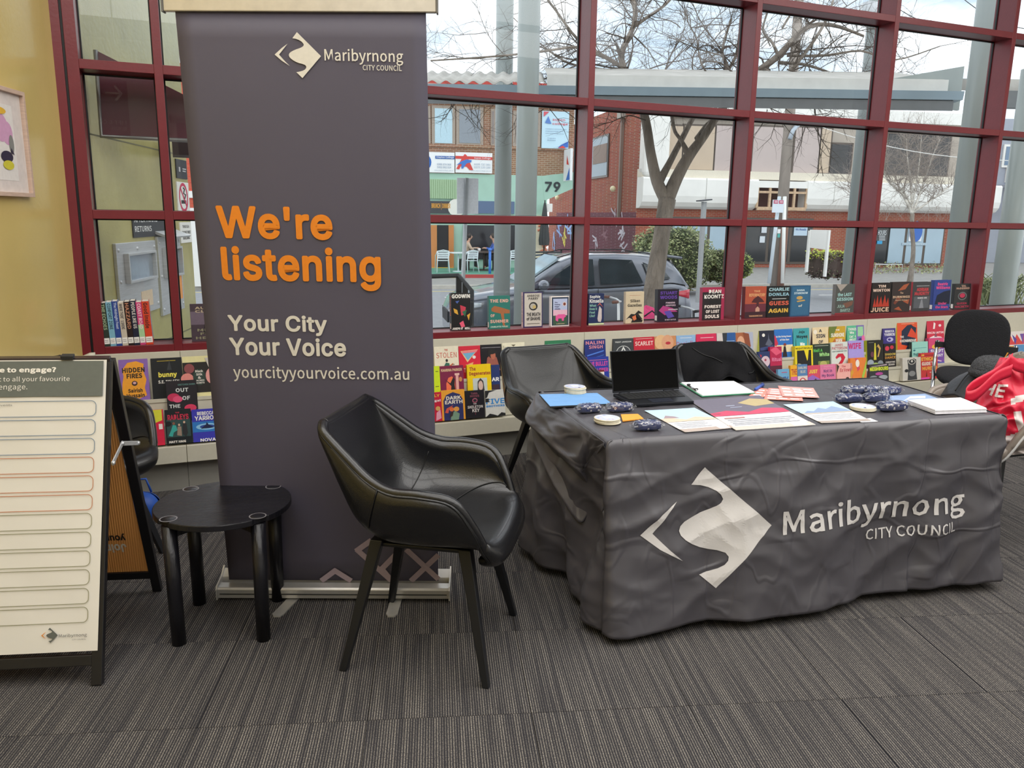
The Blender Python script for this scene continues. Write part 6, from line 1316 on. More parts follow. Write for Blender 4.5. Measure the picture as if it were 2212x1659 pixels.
# wrapped floral bundles
m_navy = mat('navy_floral_cloth', '232F5E', .7, 0, .1, 60); m_wrap = glassmat('clear_wrap', (.97, .97, .98), 1.45, .08, .10)
def bundle(px, w_, d, h, ang, lab):
    p = onz(*px, TZ); t = thing('wrapped_bundle', lab, 'bundle', (p.x, p.y, TZ), ang, 'navy floral bundles in clear wrap'); M = TM[t.name]; sd = px[0]
    def f(u, v, k=1.0, nz=.0):
        a = 2*PI*v; ex = math.copysign(abs(math.cos(a))**.6, math.cos(a)); ez = math.copysign(abs(math.sin(a))**.6, math.sin(a)); e = min(1, .80+.2*math.sin(PI*min(1, max(0, u)))**.5)
        n = nz*MN.noise(Vector((u*9+sd, math.cos(a)*3, math.sin(a)*3)))
        return Vector(((u-.5)*w_*k, (d/2*k*e+n)*ex, h/2+(h/2*k*e+n)*ez))
    b_ = MB(M); b_.grid(lambda u, v: f(u, v), 8, 20, m_navy); b_.poly([M.inverted() @ M @ f(0, k/20) for k in range(20)], m_navy); b_.poly([f(1, k/20) for k in range(20)][::-1], m_navy); b_.build('cloth_roll', t)
    mb = MB(M); rnd = random.Random(sd)
    for _ in range(34):
        u, v = rnd.uniform(.06, .94), rnd.uniform(.02, .98)
        if .55 < v < .95: continue
        for k in range(5):
            a = 2*PI*k/5+rnd.random()*.3; du, dv = .028*math.cos(a), .020*math.sin(a); q = []
            for j in range(6): b2 = 2*PI*j/6; q.append(f(u+du+.017*math.cos(b2), v+dv+.012*math.sin(b2), 1.02))
            mb.poly(q, ink('D9D6D2'))
    mb.build('flower_print', t)
    MB(M).grid(lambda u, v: f(-.14+1.28*u, v, 1.05, .006)*1.0 if .1 < u < .9 else Vector((f(-.16+1.32*u, v, 1.0)[0]*1.05, f(.5, v, .9)[1]*(.75+.2*math.sin(v*40)), h*.45+(f(.5, v, .9)[2]-h*.45)*.45)), 16, 28, m_wrap).build('clear_wrapper', t)
bundle((1273, 890), .088, .050, .034, -.05, 'navy floral bundle in clear wrap, leftmost, in front of the tablet')
bundle((1339, 888), .095, .050, .036, -.05, 'navy floral bundle in clear wrap in front of the laptop corner')
bundle((1398, 928), .090, .055, .036, -.12, 'navy floral bundle in clear wrap beside the orange card')
bundle((1843, 850), .11, .05, .036, -.1, 'navy floral bundle in clear wrap, back row left')
bundle((1920, 851), .10, .05, .036, -.1, 'navy floral bundle in clear wrap, back row right'); bundle((1880, 850), .07, .05, .036, -.1, 'navy floral bundle in clear wrap, back row middle')
bundle((1833, 868), .10, .055, .036, -.15, 'navy floral bundle in clear wrap, middle row left beside the coasters')
bundle((1892, 867), .105, .055, .038, -.1, 'navy floral bundle in clear wrap, middle row right behind the coasters')
bundle((1927, 886), .115, .06, .038, -.1, 'navy floral bundle in clear wrap, nearest, left of the white paper stack')
# laptop
hL, hR, fLp, fRp = onz(1324, 857, TZ), onz(1467, 848, TZ), onz(1372, 880, TZ), onz(1499, 873, TZ)
t = thing('laptop', 'open black laptop with dark screen on the table', 'laptop', (hL+hR)/2)
m_lap = mat('graphite_laptop', '24262C', .35, .6, .05, 40); m_scr = mat('dark_screen', '020203', .12, 0, .1, 5, spec=.15)
MB().prism([fLp, fRp, hR, hL], (0, 0, .014), m_lap).build('base', t, bevel=.003)
bi = lambda x, y, z=.0147: fLp.lerp(fRp, x).lerp(hL.lerp(hR, x), y)+Vector((0, 0, z))
MB().poly([bi(.04, .40), bi(.96, .40), bi(.96, .92), bi(.04, .92)], mat('key_well', '15161A', .5)).build('key_well', t)
def key(x0, y0, x1, y1): MB().prism([bi(x0, y0, .0148), bi(x1, y0, .0148), bi(x1, y1, .0148), bi(x0, y1, .0148)], (0, 0, .0012), m_rub).build('key', t)
for j in range(6):
    n = 14 if j else 8
    for i in range(n):
        x0 = .05+.90*i/n
        key(x0+.003, .41+.084*j, x0+.90/n-.003, .41+.084*j+.076)
MB().poly([bi(.32, .05, .0146), bi(.68, .05, .0146), bi(.68, .35, .0146), bi(.32, .35, .0146)], mat('trackpad', '2E3240', .25, .3)).build('trackpad', t)
q0, q1 = hL+Vector((0, 0, .012)), hR+Vector((0, 0, .012)); sx = (q1-q0).normalized(); bk = Vector((-sx.y, sx.x, 0)); tl = math.radians(14); up = (Vector((0, 0, 1))*math.cos(tl)+bk*math.sin(tl)); 
lq = Quad(q0, q1, q0+up); wL = (q1-q0).length; hS = lq.hit(1382, 756)[1]
bar_ = MB(); bar_.add([lq.pt(0, .004, 0), lq.pt(wL, .004, 0), lq.pt(wL, hS, 0), lq.pt(0, hS, 0), lq.pt(0, .004, -.006), lq.pt(wL, .004, -.006), lq.pt(wL, hS, -.006), lq.pt(0, hS, -.006)], [(0, 1, 2, 3), (7, 6, 5, 4), (0, 4, 5, 1), (1, 5, 6, 2), (2, 6, 7, 3), (3, 7, 4, 0)], m_lap); bar_.build('lid', t, bevel=.002)
MB().poly([lq.pt(.004, .012, .0006), lq.pt(wL-.004, .012, .0006), lq.pt(wL-.004, hS-.004, .0006), lq.pt(.004, hS-.004, .0006)], m_scr).build('screen', t)
mb = MB(); mb.tube([q0+sx*.03, q0+sx*.08], .005, m_lap, 8); mb.tube([q1-sx*.03, q1-sx*.08], .005, m_lap, 8); mb.build('hinge', t)
# ---------------------------------------------------------------- tote bag on the taupe chair
BD_ = ray(2185, 880); bc = Vector((3.60, 2.42, 0)); Dm = bc.dot(R3.col[2])+(.6-EYE)*R3.col[2].z
t = thing('tote_bag', 'crumpled red and white shopping bag with block letters on the taupe chair', 'bag', (bc.x, bc.y, .46)); m_rd = mat('red_plastic_bag', 'D2203F', .35, 0, .05, 6, .3, 20); m_wb = mat('white_woven_bag', 'DDD3D0', .5, 0, .05, 10, .3, 25)
FW = R3.col[2]
ed = [(2160, 772), (2112, 862), (2105, 905), (2135, 945), (2160, 985)]; ed2 = [(2225, 775), (2290, 830), (2310, 890), (2300, 940), (2285, 975)]
def bagp(u, v):
    a = interp([list(p) for p in ed], v); b_ = interp([list(p) for p in ed2], v); return (a[0]+(b_[0]-a[0])*u, a[1]+(b_[1]-a[1])*u)
def bagf(px, py, u, v, s_=1):
    e = math.sin(PI*max(0, min(1, u)))**.6*(.35+.65*math.sin(PI*min(1, .15+.8*v))); n = .018*crease(Vector((u*2.2, v*2.6, 8)))+.012*MN.noise(Vector((u*6, v*6, 2)))
    return atd(px, py, Dm-s_*(.11*e)-(n if s_ > 0 else -n))
def bagm(u, v):
    px, py = bagp(u, v)
    if v > .80-.25*u and u < .42: return m_wb
    if px > 2183 and abs((py-868)-(px-2183)*-.35) < 7: return m_wb
    if .42 <= u < .5 and v > .45: return m_wb
    return m_rd
def bagfn(s_): return lambda u, v: bagf(*bagp(u, v), u, v, s_)
mb = MB(); mb.grid(bagfn(1), 60, 60, m_rd, mfn=bagm); mb.grid(bagfn(-1), 24, 24, m_wb, flip=True); mb.build('bag_body', t)
mb = MB()
def onbag(u, v, o_=.006):
    # nearest bag parameter for a picture point
    bv = min((k/100 for k in range(101)), key=lambda q: abs(bagp(((u-bagp(0, q)[0])/(bagp(1, q)[0]-bagp(0, q)[0])), q)[1]-v)); a = bagp(0, bv); b_ = bagp(1, bv); bu = (u-a[0])/(b_[0]-a[0])
    return bagf(u, v, bu, bv)-FW*o_
def bst(pts, wpx):
    for (a, b_) in zip(pts, pts[1:]):
        d = Vector((b_[0]-a[0], b_[1]-a[1])); n = Vector((-d.y, d.x)).normalized()*wpx/2; K = 6
        for k in range(K):
            p, q = Vector(a)+d*k/K, Vector(a)+d*(k+1)/K; mb.poly([onbag(*(p-n)), onbag(*(q-n)), onbag(*(q+n)), onbag(*(p+n))], m_wb)
bst([(2130, 828), (2119, 852)], 5.5); bst([(2149, 830), (2138, 854)], 5.5); bst([(2126, 840), (2144, 841)], 5)
bst([(2158, 830), (2149, 857)], 5.5); bst([(2156, 833), (2176, 833)], 5); bst([(2154, 843), (2169, 845)], 5); bst([(2149, 855), (2166, 857)], 5)
mb.build('lettering', t)
for P, nm in (([(2186, 776), (2150, 806), (2104, 832), (2088, 850), (2092, 858), (2112, 850), (2150, 815), (2185, 800)], 'handle'), ([(2178, 778), (2200, 790), (2240, 800)], 'handle')):
    q = [atd(u, v, Dm-.13-.01*k) for k, (u, v) in enumerate(P)]; K = len(q)*5; S_ = [Vector(interp([list(p) for p in q], k/K)) for k in range(K+1)]
    MB().grid(lambda u, v: S_[int(round(u*K))]+Vector((0, 0, (v-.5)*.055))+Vector((0, -.004*math.sin(9*u), 0)), K, 3, m_rd).build(nm, t, solid=.003)
# dark jacket and knit cap on the chair
q0_ = Vector(CH4); t = thing('leather_jacket', 'dark grey leather jacket lying over the back of the taupe chair', 'jacket', (3.95, 2.62, .7)); P = [atd(2062, 852, Dm+.35), atd(2085, 822, Dm+.35), atd(2112, 806, Dm+.33), atd(2150, 800, Dm+.3), atd(2200, 800, Dm+.3)]
K = 24; S_ = [Vector(interp([list(p) for p in P], k/K)) for k in range(K+1)]
MB().grid(lambda u, v: S_[int(round(u*K))]+Vector((0, .09*math.cos(PI*v), .03*math.sin(PI*v)*(.4+u)-.015-.02*abs(math.cos(PI*v)))), K, 12, mat('grey_leather', '34363B', .38, 0, .1, 8, .2, 60)).build('jacket_body', t, solid=.006)
MB().tube([s_+Vector((0, 0, .018+.02*k/K)) for k, s_ in enumerate(S_)], .003, m_rub, 5).build('seam', t)
p = atd(2140, 796, Dm+.28); t = thing('knit_cap', 'charcoal knitted cap on top of the leather jacket', 'cap', p)
MB().grid(lambda u, v: p+Vector(((.11*math.cos(2*PI*u))*math.sin(PI/2*v+.02)**.7, .08*math.sin(2*PI*u)*math.sin(PI/2*v+.02)**.7, .085*math.cos(PI/2*v)-.02+.006*MN.noise(Vector((u*30, v*14, 0))))), 60, 24, mat('charcoal_knit', '3F4043', .95, 0, .5, 160, .9, 160)).build('crown', t)
MB().grid(lambda u, v: p+Vector(((.105+.01*math.cos(2*PI*v))*math.cos(2*PI*u), (.075+.01*math.cos(2*PI*v))*math.sin(2*PI*u), -.018+.02*math.sin(2*PI*v))), 50, 8, mat('charcoal_knit', '3F4043', .95, 0, .5, 160, .9, 160)).build('cuff', t)
# ================================================================ books
m_pg = mat('page_block', 'E9E2D3', .8, 0, .08, 90, stretch=(1, 1, 1))
def el2(cx, cy, rx, ry, n=18): return [(cx+rx*math.cos(2*PI*i/n), cy+ry*math.sin(2*PI*i/n)) for i in range(n)]
def book_at(org, M, w_, h, th, col, spine, prims, lab, cat='book', grp=None, name='book'):
    t = thing(name, lab, cat, org, 0, grp); TM[t.name] = M; t.rotation_euler = M.to_euler(); c = ink(col, .35); sp = ink(spine or col, .4)
    # local: x width, y depth away, z up
    MB(M).box((.002, .0012, .002), (w_-.002, th-.0012, h-.002), m_pg).build('page_block', t)
    mb = MB(M); mb.box((0, 0, 0), (w_, .0011, h), c); mb.box((0, th-.0011, 0), (w_, th, h), c); mb.box((-.0004, .0002, 0), (.0011, th-.0002, h), sp); mb.build('cover', t)
    if prims:
        mb = MB(M)
        for i, p in enumerate(prims):
            y = -.0004-.00022*i; P = lambda a, b_, y=y: Vector((a*w_, y, b_*h))
            if p[0] == 't': mb.text(p[1], p[2], p[3], p[4], p[5], ink(p[6]), P, p[7] if len(p) > 7 else .015)
            elif p[0] == 'r': mb.poly([P(p[1], p[2]), P(p[3], p[2]), P(p[3], p[4]), P(p[1], p[4])], ink(p[5]))
            elif p[0] == 'e': mb.poly([P(a, b_) for a, b_ in el2(p[1], p[2], p[3], p[4])], ink(p[5]))
            elif p[0] == 's':    # spine text, running down
                P2 = lambda a, b_: Vector((-.0009, th*(1-b_), h*(1-a))); mb.text(p[1], p[2], p[3], p[4], p[5], ink(p[6]), P2, .01)
            elif p[0] == 'l': mb.poly([Vector((-.0008, th*.85, .01)), Vector((-.0008, th*.15, .01)), Vector((-.0008, th*.15, .045)), Vector((-.0008, th*.85, .045))], ink('E9E6E2'))
            else: mb.poly([P(a, b_) for a, b_ in p[1]], ink(p[2]))
        mb.build('cover_print', t)
    return t
def T(s, x0, y0, x1, y1, c, b_=.015): return ('t', s, x0, y0, x1, y1, c, b_)
def E2(*a): return ('e',)+a
def Rr_(*a): return ('r',)+a
def Pp(pts, c): return ('p', pts, c)
def girl(cx, y, s, hair='2B211F', skin='D9B39A', top='C46A4A'):
    return [E2(cx, y+.14*s, .13*s, .12*s, hair), E2(cx+.02*s, y+.13*s, .085*s, .085*s, skin), Pp([(cx-.2*s, y-.14*s), (cx-.1*s, y+.03*s), (cx+.12*s, y+.03*s), (cx+.22*s, y-.14*s)], top)]
def B(tier, uL, uR, vT, col, prims, lab, spine=None, th=.022, roll=0.0, zoff=0.0, yoff=0.0):
    if tier == 0: yb, zb, lean, th = 4.765+yoff, .7855, .05, max(th, .028)
    else: yb, zb = TIER[tier]; yb += .004+yoff; lean = .16
    vb = 700
    for _ in range(4):       # bottom edge in the picture for this height
        p = ony((uL+uR)/2, vb, yb); vb += (p.z-zb)*360
    x0, x1 = ony(uL, vb, yb).x, ony(uR, vb, yb).x; w_ = max(.02, x1-x0)
    zt = ony((uL+uR)/2, vT, yb+.2*math.sin(lean)).z; h = min(.27, (zt-zb)/math.cos(lean)); 
    M = Matrix.Translation((x0, yb, zb+zoff)) @ Matrix.Rotation(-lean, 4, 'X') @ Matrix.Rotation(roll, 4, 'Y')
    g = {0: 'books standing on the window sill', 1: 'books on the top tier of the display', 2: 'books on the middle tier of the display', 3: 'books on the bottom tier of the display'}[tier]
    return book_at((x0, yb, zb+zoff), M, w_, h, th, col, spine, prims, lab, grp=g)
# --- window sill
B(0, 415, 500, 656, '4A3E48', [Rr_(0, .45, 1, .8, '6E6070'), T('AUGUST', .12, .86, .92, .93, 'B9A98C'), T('CLARKE', .12, .77, .92, .84, 'B9A98C'), Pp([(.3, .2), (.36, .6), (.42, .62), (.5, .2)], '1E1820'), Pp([(.65, .25), (.7, .5), (.8, .5), (.85, .25)], '1E1820'), T('METAL', .15, .27, .85, .34, '8C8A70'), T('FROM', .22, .17, .8, .24, '8C8A70'), T('HEAVEN', .1, .06, .95, .13, '8C8A70')], 'dark purple book with shadowy figures on the sill, half behind the banner', '2B2530')
B(0, 976, 1017, 633, '17171B', [T('GODWIN', .02, .86, .98, .97, 'F2F0EA', .02), Pp([(.1, .6), (.3, .55), (.35, .42), (.15, .48)], 'E0A93A'), Pp([(.45, .68), (.75, .62), (.7, .42), (.5, .4)], 'C83A50'), Pp([(.55, .5), (.8, .55), (.7, .36)], '2F6B4A'), Pp([(.8, .4), (.98, .46), (.9, .26)], 'E0A93A'), Pp([(.2, .78), (.42, .8), (.3, .72)], '4A64B0'), Pp([(.4, .2), (.6, .26), (.7, .1), (.5, .08)], 'E85C7A'), T('JOSEPH O’NEILL', .02, .02, .98, .09, 'F2F0EA', .02), ('s', 'GODWIN', .08, .25, .6, .75, 'E0674A'), ('l',)], 'black book with scattered coloured blocks, leftmost on the sill right of the banner', '141417', .04)
B(0, 1057, 1102, 639, '2E7A70', [T('THE END', .04, .80, .92, .90, 'F0B9A8'), Pp([(.1, .62), (.25, .7), (.5, .66), (.98, .56), (.98, .46), (.7, .46), (.75, .1), (.9, .02), (.65, .1), (.55, .46), (.3, .5), (.12, .54)], 'A9683E'), T('OF', .06, .36, .26, .45, 'F0B9A8'), T('SUMMER', .04, .18, .92, .28, 'F0B9A8'), T('CHARLOTTE PHILBY', .06, .04, .9, .09, 'C9E0D0'), ('l',)], 'teal green book with a swimmer, on the sill', '2B6B62', .03)
B(0, 1130, 1172, 631, '3B3360', [Rr_(.07, .03, .95, .97, 'CDC6BC'), T('AMBROSE', .2, .86, .84, .93, '3A3733'), T('PARRY', .28, .78, .78, .85, '3A3733'), E2(.52, .60, .22, .12, '2B2A2C'), E2(.5, .6, .15, .08, 'B9B3A8'), E2(.57, .58, .09, .05, 'C9B070'), T('THE DEATH', .18, .32, .88, .42, '24242A', .025), T('of SHAME', .18, .2, .88, .3, '24242A', .025), Rr_(.2, .1, .84, .115, '6A665E'), ('s', 'THE DEATH OF SHAME', .1, .25, .85, .75, '6A5A56')], 'pale book with dark apple emblem and purple edge, on the sill', 'D8B9BE', .03)
B(0, 1190, 1229, 640, 'ECE4E0', [Rr_(.05, .03, .97, .97, '2B3A50'), Rr_(.12, .35, .9, .92, 'B9C4E4'), Rr_(.12, .35, .9, .55, 'E9B9CC'), Rr_(.12, .05, .9, .36, '3A5A44'), E2(.74, .74, .11, .07, 'E9D6D0'), E2(.74, .74, .07, .05, '7A3A34'), T('The', .2, .78, .36, .82, '4A4A70'), T('Feeling', .2, .70, .5, .75, '4A4A70'), T('Magic', .2, .63, .46, .68, '4A4A70'), T('of Bodalla', .2, .56, .5, .61, '4A4A70'), Pp([(.25, .2), (.25, .34), (.4, .4), (.75, .4), (.82, .32), (.72, .28), (.7, .18), (.6, .18), (.58, .26), (.4, .26), (.38, .16)], 'E85CA0'), T('LINDSAY', .3, .07, .75, .10, 'D9C9A0')], 'small book with pink pig and pastel sky, on the sill', 'E4D9DC')
B(0, 1271, 1304, 634, '22305A', [T('Sophie', .06, .83, .75, .95, 'E9E9E6'), T('Kinsella', .06, .70, .96, .83, 'E9E9E6'), T('What', .06, .58, .5, .66, '8FC0B0'), T('Does It', .06, .47, .55, .55, '8FC0B0'), T('Feel', .06, .36, .42, .44, '8FC0B0'), T('Like?', .06, .25, .42, .33, '8FC0B0'), Pp([(.62, .1), (.58, .2), (.66, .5), (.7, .6), (.85, .5), (.86, .2), (.8, .08)], 'CFC3C0'), Pp([(.55, .6), (.72, .70), (.95, .55), (.72, .66)], 'E0705A'), Rr_(0, 0, 1, .05, 'CFE0B0')], 'navy book with a pale hanging dress, on the sill beside the second mullion', '1C2848')
B(0, 1351, 1390, 630, 'D3C3A6', [Rr_(.2, .875, .8, .885, 'C08A70'), T('Silken', .24, .66, .78, .76, '3A352E'), T('Gazelles', .1, .52, .88, .62, '3A352E'), Pp([(.02, .12), (.3, .3), (.5, .28), (.7, .4), (.95, .3), (.7, .3), (.95, .1), (.6, .18), (.4, .14), (.3, .02), (.9, .02), (.95, .07), (.5, .08), (.2, .18)], '1E1A18'), Pp([(.35, .2), (.55, .26), (.6, .12), (.45, .08)], 'D8764A')], 'cream book with black brush shapes, on the sill before the tree trunk', 'C9B9A0')
B(0, 1420, 1465, 625, '1D1728', [T('STUART', .1, .84, .92, .94, '5F3C9C', .02), T('WOODS', .1, .70, .92, .81, '5F3C9C', .02), T('FINDERS', .38, .56, .82, .61, 'D9C0D0'), T('KEEPERS', .38, .48, .85, .53, 'D9C0D0'), Pp([(.05, .35), (.25, .5), (.7, .42), (.95, .3), (.6, .3), (.35, .2)], 'B03A80'), Pp([(.3, .32), (.6, .34), (.8, .15), (.5, .1)], '5A48A8'), Rr_(.5, .36, .95, .39, 'B9B0B8'), T('BY BRETT BATTLES', .35, .04, .88, .08, 'C9B9C4'), ('l',)], 'black and purple book with magenta shards, on the sill', '17131E', .04)
B(0, 1516, 1563, 621, 'A82B50', [Rr_(.0, .0, .86, .86, '231A1E'), T('DEAN', .28, .82, .84, .93, 'F0ECE6', .03), T('KOONTZ', .08, .66, .96, .78, 'F0ECE6', .03), Rr_(.3, .5, .85, .62, '17181A'), T('FOREST', .1, .36, .86, .46, 'EFE4DC', .02), T('OF LOST', .16, .21, .78, .31, 'EFE4DC', .02), T('SOULS', .12, .05, .78, .16, 'EFE4DC', .02)], 'crimson and black book with bold white capitals, on the sill', 'A82B50', .035)
B(0, 1608, 1653, 619, 'B4553E', [Rr_(0, 0, 1, .45, '6B2C3A'), Rr_(0, 0, 1, .2, '3A1C26'), T('REFORMATORY', .18, .68, .95, .78, 'E9B07A'), T('THE', .4, .82, .7, .88, 'E9B07A'), Pp([(.3, .5), (.42, .62), (.6, .7), (.8, .6), (.92, .5), (.66, .5), (.64, .3), (.56, .3), (.55, .48)], '4A2026'), Pp([(.5, .2), (.5, .3), (.6, .37), (.7, .3), (.7, .2)], 'C99A86'), T('TANANARIVE DUE', .2, .04, .85, .09, 'D9A77C')], 'rust red book with a dark tree, on the sill right of the third mullion', '8A3A40', .04)
B(0, 1657, 1703, 618, '17191C', [T('CHARLIE', .03, .84, .98, .95, '9FC4CE', .02), T('DONLEA', .03, .68, .98, .79, '8FB9C8', .02), Rr_(.2, .58, .85, .60, 'C9C9C9'), T('GUESS', .06, .38, .98, .52, 'D8624A', .02), T('AGAIN', .04, .14, .96, .28, 'E0B44A', .02)], 'black book with large blue, orange and yellow capitals, on the sill', '121315')
B(0, 1706, 1748, 617, '2A5A80', [Rr_(.06, .04, .94, .96, '34688C'), T('DANA', .3, .82, .7, .88, 'CBE0E8'), T('STABENOW', .16, .72, .86, .79, 'CBE0E8'), E2(.45, .6, .16, .06, 'C9A25A'), Pp([(.3, .5), (.7, .54), (.75, .5), (.35, .46)], 'C9A25A'), T('of', .4, .3, .6, .38, 'D9D9C9')], 'blue book with small gold shapes, on the sill beside the black one', '24506F')
B(0, 1803, 1843, 614, '4F514F', [Pp([(0, 1), (.25, .76), (.6, 1)], 'A79E96'), T('the LAST', .1, .60, .85, .72, 'A6D4D2'), T('SESSION', .06, .45, .92, .56, 'A6D4D2'), Pp([(.4, .36), (.95, .44), (.9, .3), (.6, .2)], '7A5648'), T('JULIA', .1, .22, .5, .32, '9AB8AE'), T('BARTZ', .28, .08, .8, .18, '9AB8AE'), Rr_(0, 0, 1, .05, '8C3038')], 'grey book with pale hand lettering, alone on the sill near the fourth mullion', '6E6C6A', .035)
B(0, 1880, 1921, 611, '1C1416', [T('TIM', .32, .84, .72, .93, 'E4C9B8', .02), T('WINTON', .06, .70, .94, .80, 'E4C9B8', .02), Pp([(.1, .2), (.18, .5), (.24, .25), (.32, .6), (.4, .25), (.5, .55), (.6, .25), (.7, .6), (.8, .3), (.88, .5), (.95, .2)], 'B83A28'), T('JUICE', .0, .03, .95, .18, 'E9C4A6', .015)], 'black book with red flame spikes, on the sill right of the fourth mullion', '151012')
B(0, 1924, 1964, 609, '33292A', [Pp([(.3, .7), (.6, .9), (.9, .95), (.7, .75)], 'A8583A'), Pp([(.1, .3), (.3, .5), (.5, .45), (.2, .25)], '7A4030'), Pp([(.6, .35), (.95, .42), (.9, .25)], 'A8583A'), Pp([(.15, .1), (.4, .18), (.6, .03)], 'A8583A'), T('The', .42, .6, .6, .67, 'C9A88C'), T('BURNINGS', .06, .46, .96, .54, 'D9B89A'), T('Naomi Kelsey', .2, .36, .85, .42, 'C9A88C')], 'charcoal book with copper leaves, on the sill', '1E1A1C')
B(0, 1968, 2007, 609, '3A3C40', [Rr_(.1, .1, .95, .5, '5A5E64'), T('ADRIAN', .22, .68, .86, .80, 'C8424A', .02), T('McKINTY', .12, .54, .92, .66, 'C8424A', .02), Rr_(.2, .85, .9, .87, 'A9A9AC'), T('HANG ON', .3, .42, .8, .48, 'D8D8DA'), Pp([(.4, .1), (.5, .4), (.56, .4), (.66, .1)], '8A8E94'), ('l',)], 'dark grey book with red lettering, on the sill', 'B03A48', .035)
B(0, 2014, 2050, 605, '2E4490', [T('Beatriz', .2, .82, .8, .92, 'E8508C', .02), T('Williams', .12, .70, .95, .80, 'E8508C', .02), Pp([(.1, .2), (.2, .5), (.6, .62), (.98, .66), (.98, .2)], '1A2238'), T('Under', .3, .18, .8, .27, 'E8508C'), T('the Stars', .15, .06, .9, .15, 'E8508C'), ('l',)], 'bright blue book with pink lettering, on the sill', '2A3E86', .035)
B(0, 2059, 2093, 613, '2A2C2E', [T('VAL', .4, .88, .7, .95, 'C8A08C'), T('McDERMID', .1, .78, .92, .86, 'C8A08C'), E2(.5, .52, .28, .16, '6E7274'), E2(.5, .52, .22, .12, '2A2C2E'), E2(.5, .54, .17, .09, 'C03A58'), T('QUEEN', .18, .18, .8, .27, 'B83A54'), T('MACBETH', .08, .06, .94, .15, 'B83A54'), ('l',)], 'small dark book with a red crown shape, rightmost on the sill', '1E1F20', .03)
# spine stack at the far left of the sill
sp = [('2E3B34', 'A9C09A', 'THE ECHOES', 'narrow dark green spine, first from the left'), ('7FB4CC', '17303E', 'COMFORT ZONE', 'pale blue spine, second from the left'), ('2F4A94', 'C9D6F0', 'The Midnight Feast', 'royal blue spine, third from the left'), ('C9BFB0', '3A3A44', 'WHERE THERE’S SMOKE', 'beige spine, fourth from the left'), ('2A1F20', 'C98A6A', 'HAZZARD', 'dark brown spine, fifth from the left'), ('23283E', 'E9E4DC', 'PEOPLE LIKE US', 'navy spine, sixth from the left'), ('D04A80', 'F6D9E2', 'COAST ROAD', 'pink and green spine, seventh from the left'), ('D8482E', '1E1A18', 'Good Inside', 'thick orange red book, last in the row')]
x = ony(221, 748, 4.73).x+.012
for i, (c_, tc2, ti, lb) in enumerate(sp):
    w_ = .0285 if i < 7 else .036; h = .232+.004*((i*7) % 3); d = .125
    M = Matrix.Translation((x, 4.728, .7855)) @ Matrix.Rotation(-.035, 4, 'Y'); t = thing('book', 'upright library book with '+lb+' on the sill', 'book', (x, 4.728, .7855), 0, 'upright row of books on the left sill'); TM[t.name] = M; t.rotation_euler = M.to_euler()
    MB(M).box((.0015, .003, .002), (w_-.0015, d-.002, h-.003), m_pg).build('page_block', t)
    mb = MB(M); c = ink(c_, .35); mb.box((0, 0, 0), (w_-.0006, .0015, h), c); mb.box((0, .0015, 0), (.0014, d, h), c); mb.box((w_-.002, .0015, 0), (w_-.0006, d, h), c); mb.build('cover', t)
    mb = MB(M); mb.text(ti, .03, .2, .62, .8, ink(tc2), lambda a, b_: Vector((w_*b_, -.0006, h*(1-a))), .01)
    if i == 6: mb.poly([Vector((0, -.0004, .03)), Vector((w_-.0006, -.0004, .03)), Vector((w_-.0006, -.0004, .11)), Vector((0, -.0004, .11))], ink('A9CFA0'))
    if i == 7:
        mb.poly([Vector((w_-.0003, .02, .03)), Vector((w_-.0003, .10, .03)), Vector((w_-.0003, .10, .16)), Vector((w_-.0003, .02, .16))], ink('A9C4D6'))
    mb.build('spine_print', t)
    mb = MB(M); mb.poly([Vector((.001, -.0007, .012)), Vector((w_-.002, -.0007, .012)), Vector((w_-.002, -.0007, .044)), Vector((.001, -.0007, .044))], ink('EFEDEA')); [mb.poly([Vector((.004, -.0011, z)), Vector((w_-.008, -.0011, z)), Vector((w_-.008, -.0011, z+.002)), Vector((.004, -.0011, z+.002))], ink('4A4A4A')) for z in (.022, .031)]; mb.build('call_label', t)
    x += w_+.0005
# --- left display
B(1, 262, 325, 776, '8C68B4', [Pp([(.18, .0), (.06, .2), (.08, .42), (.14, .6), (.1, .75), (.3, .92), (.6, .95), (.86, .88), (.82, .72), (.92, .5), (.84, .3), (.9, .12), (.6, .04), (.5, 0)], 'F0A32E'), T('HIDDEN', .1, .68, .88, .8, '2A2418', .02), T('FIRES', .24, .54, .78, .66, '2A2418', .02), E2(.5, .42, .1, .06, '3A2A2E'), E2(.5, .43, .06, .03, 'D9A9B0'), T('Sairish', .26, .2, .76, .3, '2A2418'), T('Hussain', .2, .08, .82, .18, '2A2418')], 'orange and purple book, leftmost on the top tier beside the A-frame board')
B(1, 331, 398, 773, '1E2226', [T('bunny', .22, .5, .82, .66, 'F0E25A', .02), T('S.E. TOLSEN', .2, .38, .88, .46, 'E4E2DC'), Rr_(.2, .92, .8, .935, 'B9A23A'), Pp([(.5, .7), (.6, .95), (.66, .7)], '34383C')], 'black book with a yellow title on the top tier', '1A1D20')
B(1, 399, 468, 769, 'E6DFA8', [Rr_(.0, .1, .85, .85, '23201E'), E2(.12, .45, .2, .14, 'E08C84'), E2(.2, .7, .16, .12, '8C4A4E'), E2(.9, .5, .2, .2, 'E4A09A'), E2(.5, .48, .2, .2, '2F423A'), T('Black', .38, .6, .62, .66, 'E9E4DC'), T('Silk', .4, .52, .6, .58, 'E9E4DC'), T('&', .45, .44, .55, .5, 'E9E4DC'), T('SACRED', .35, .38, .65, .42, 'E9E4DC'), T('SECRETS', .35, .32, .65, .36, 'E9E4DC'), Pp([(.7, .95), (.8, .95), (.98, .55), (.9, .52)], 'C9C4BC')], 'floral pink and black book on the top tier next to the banner')
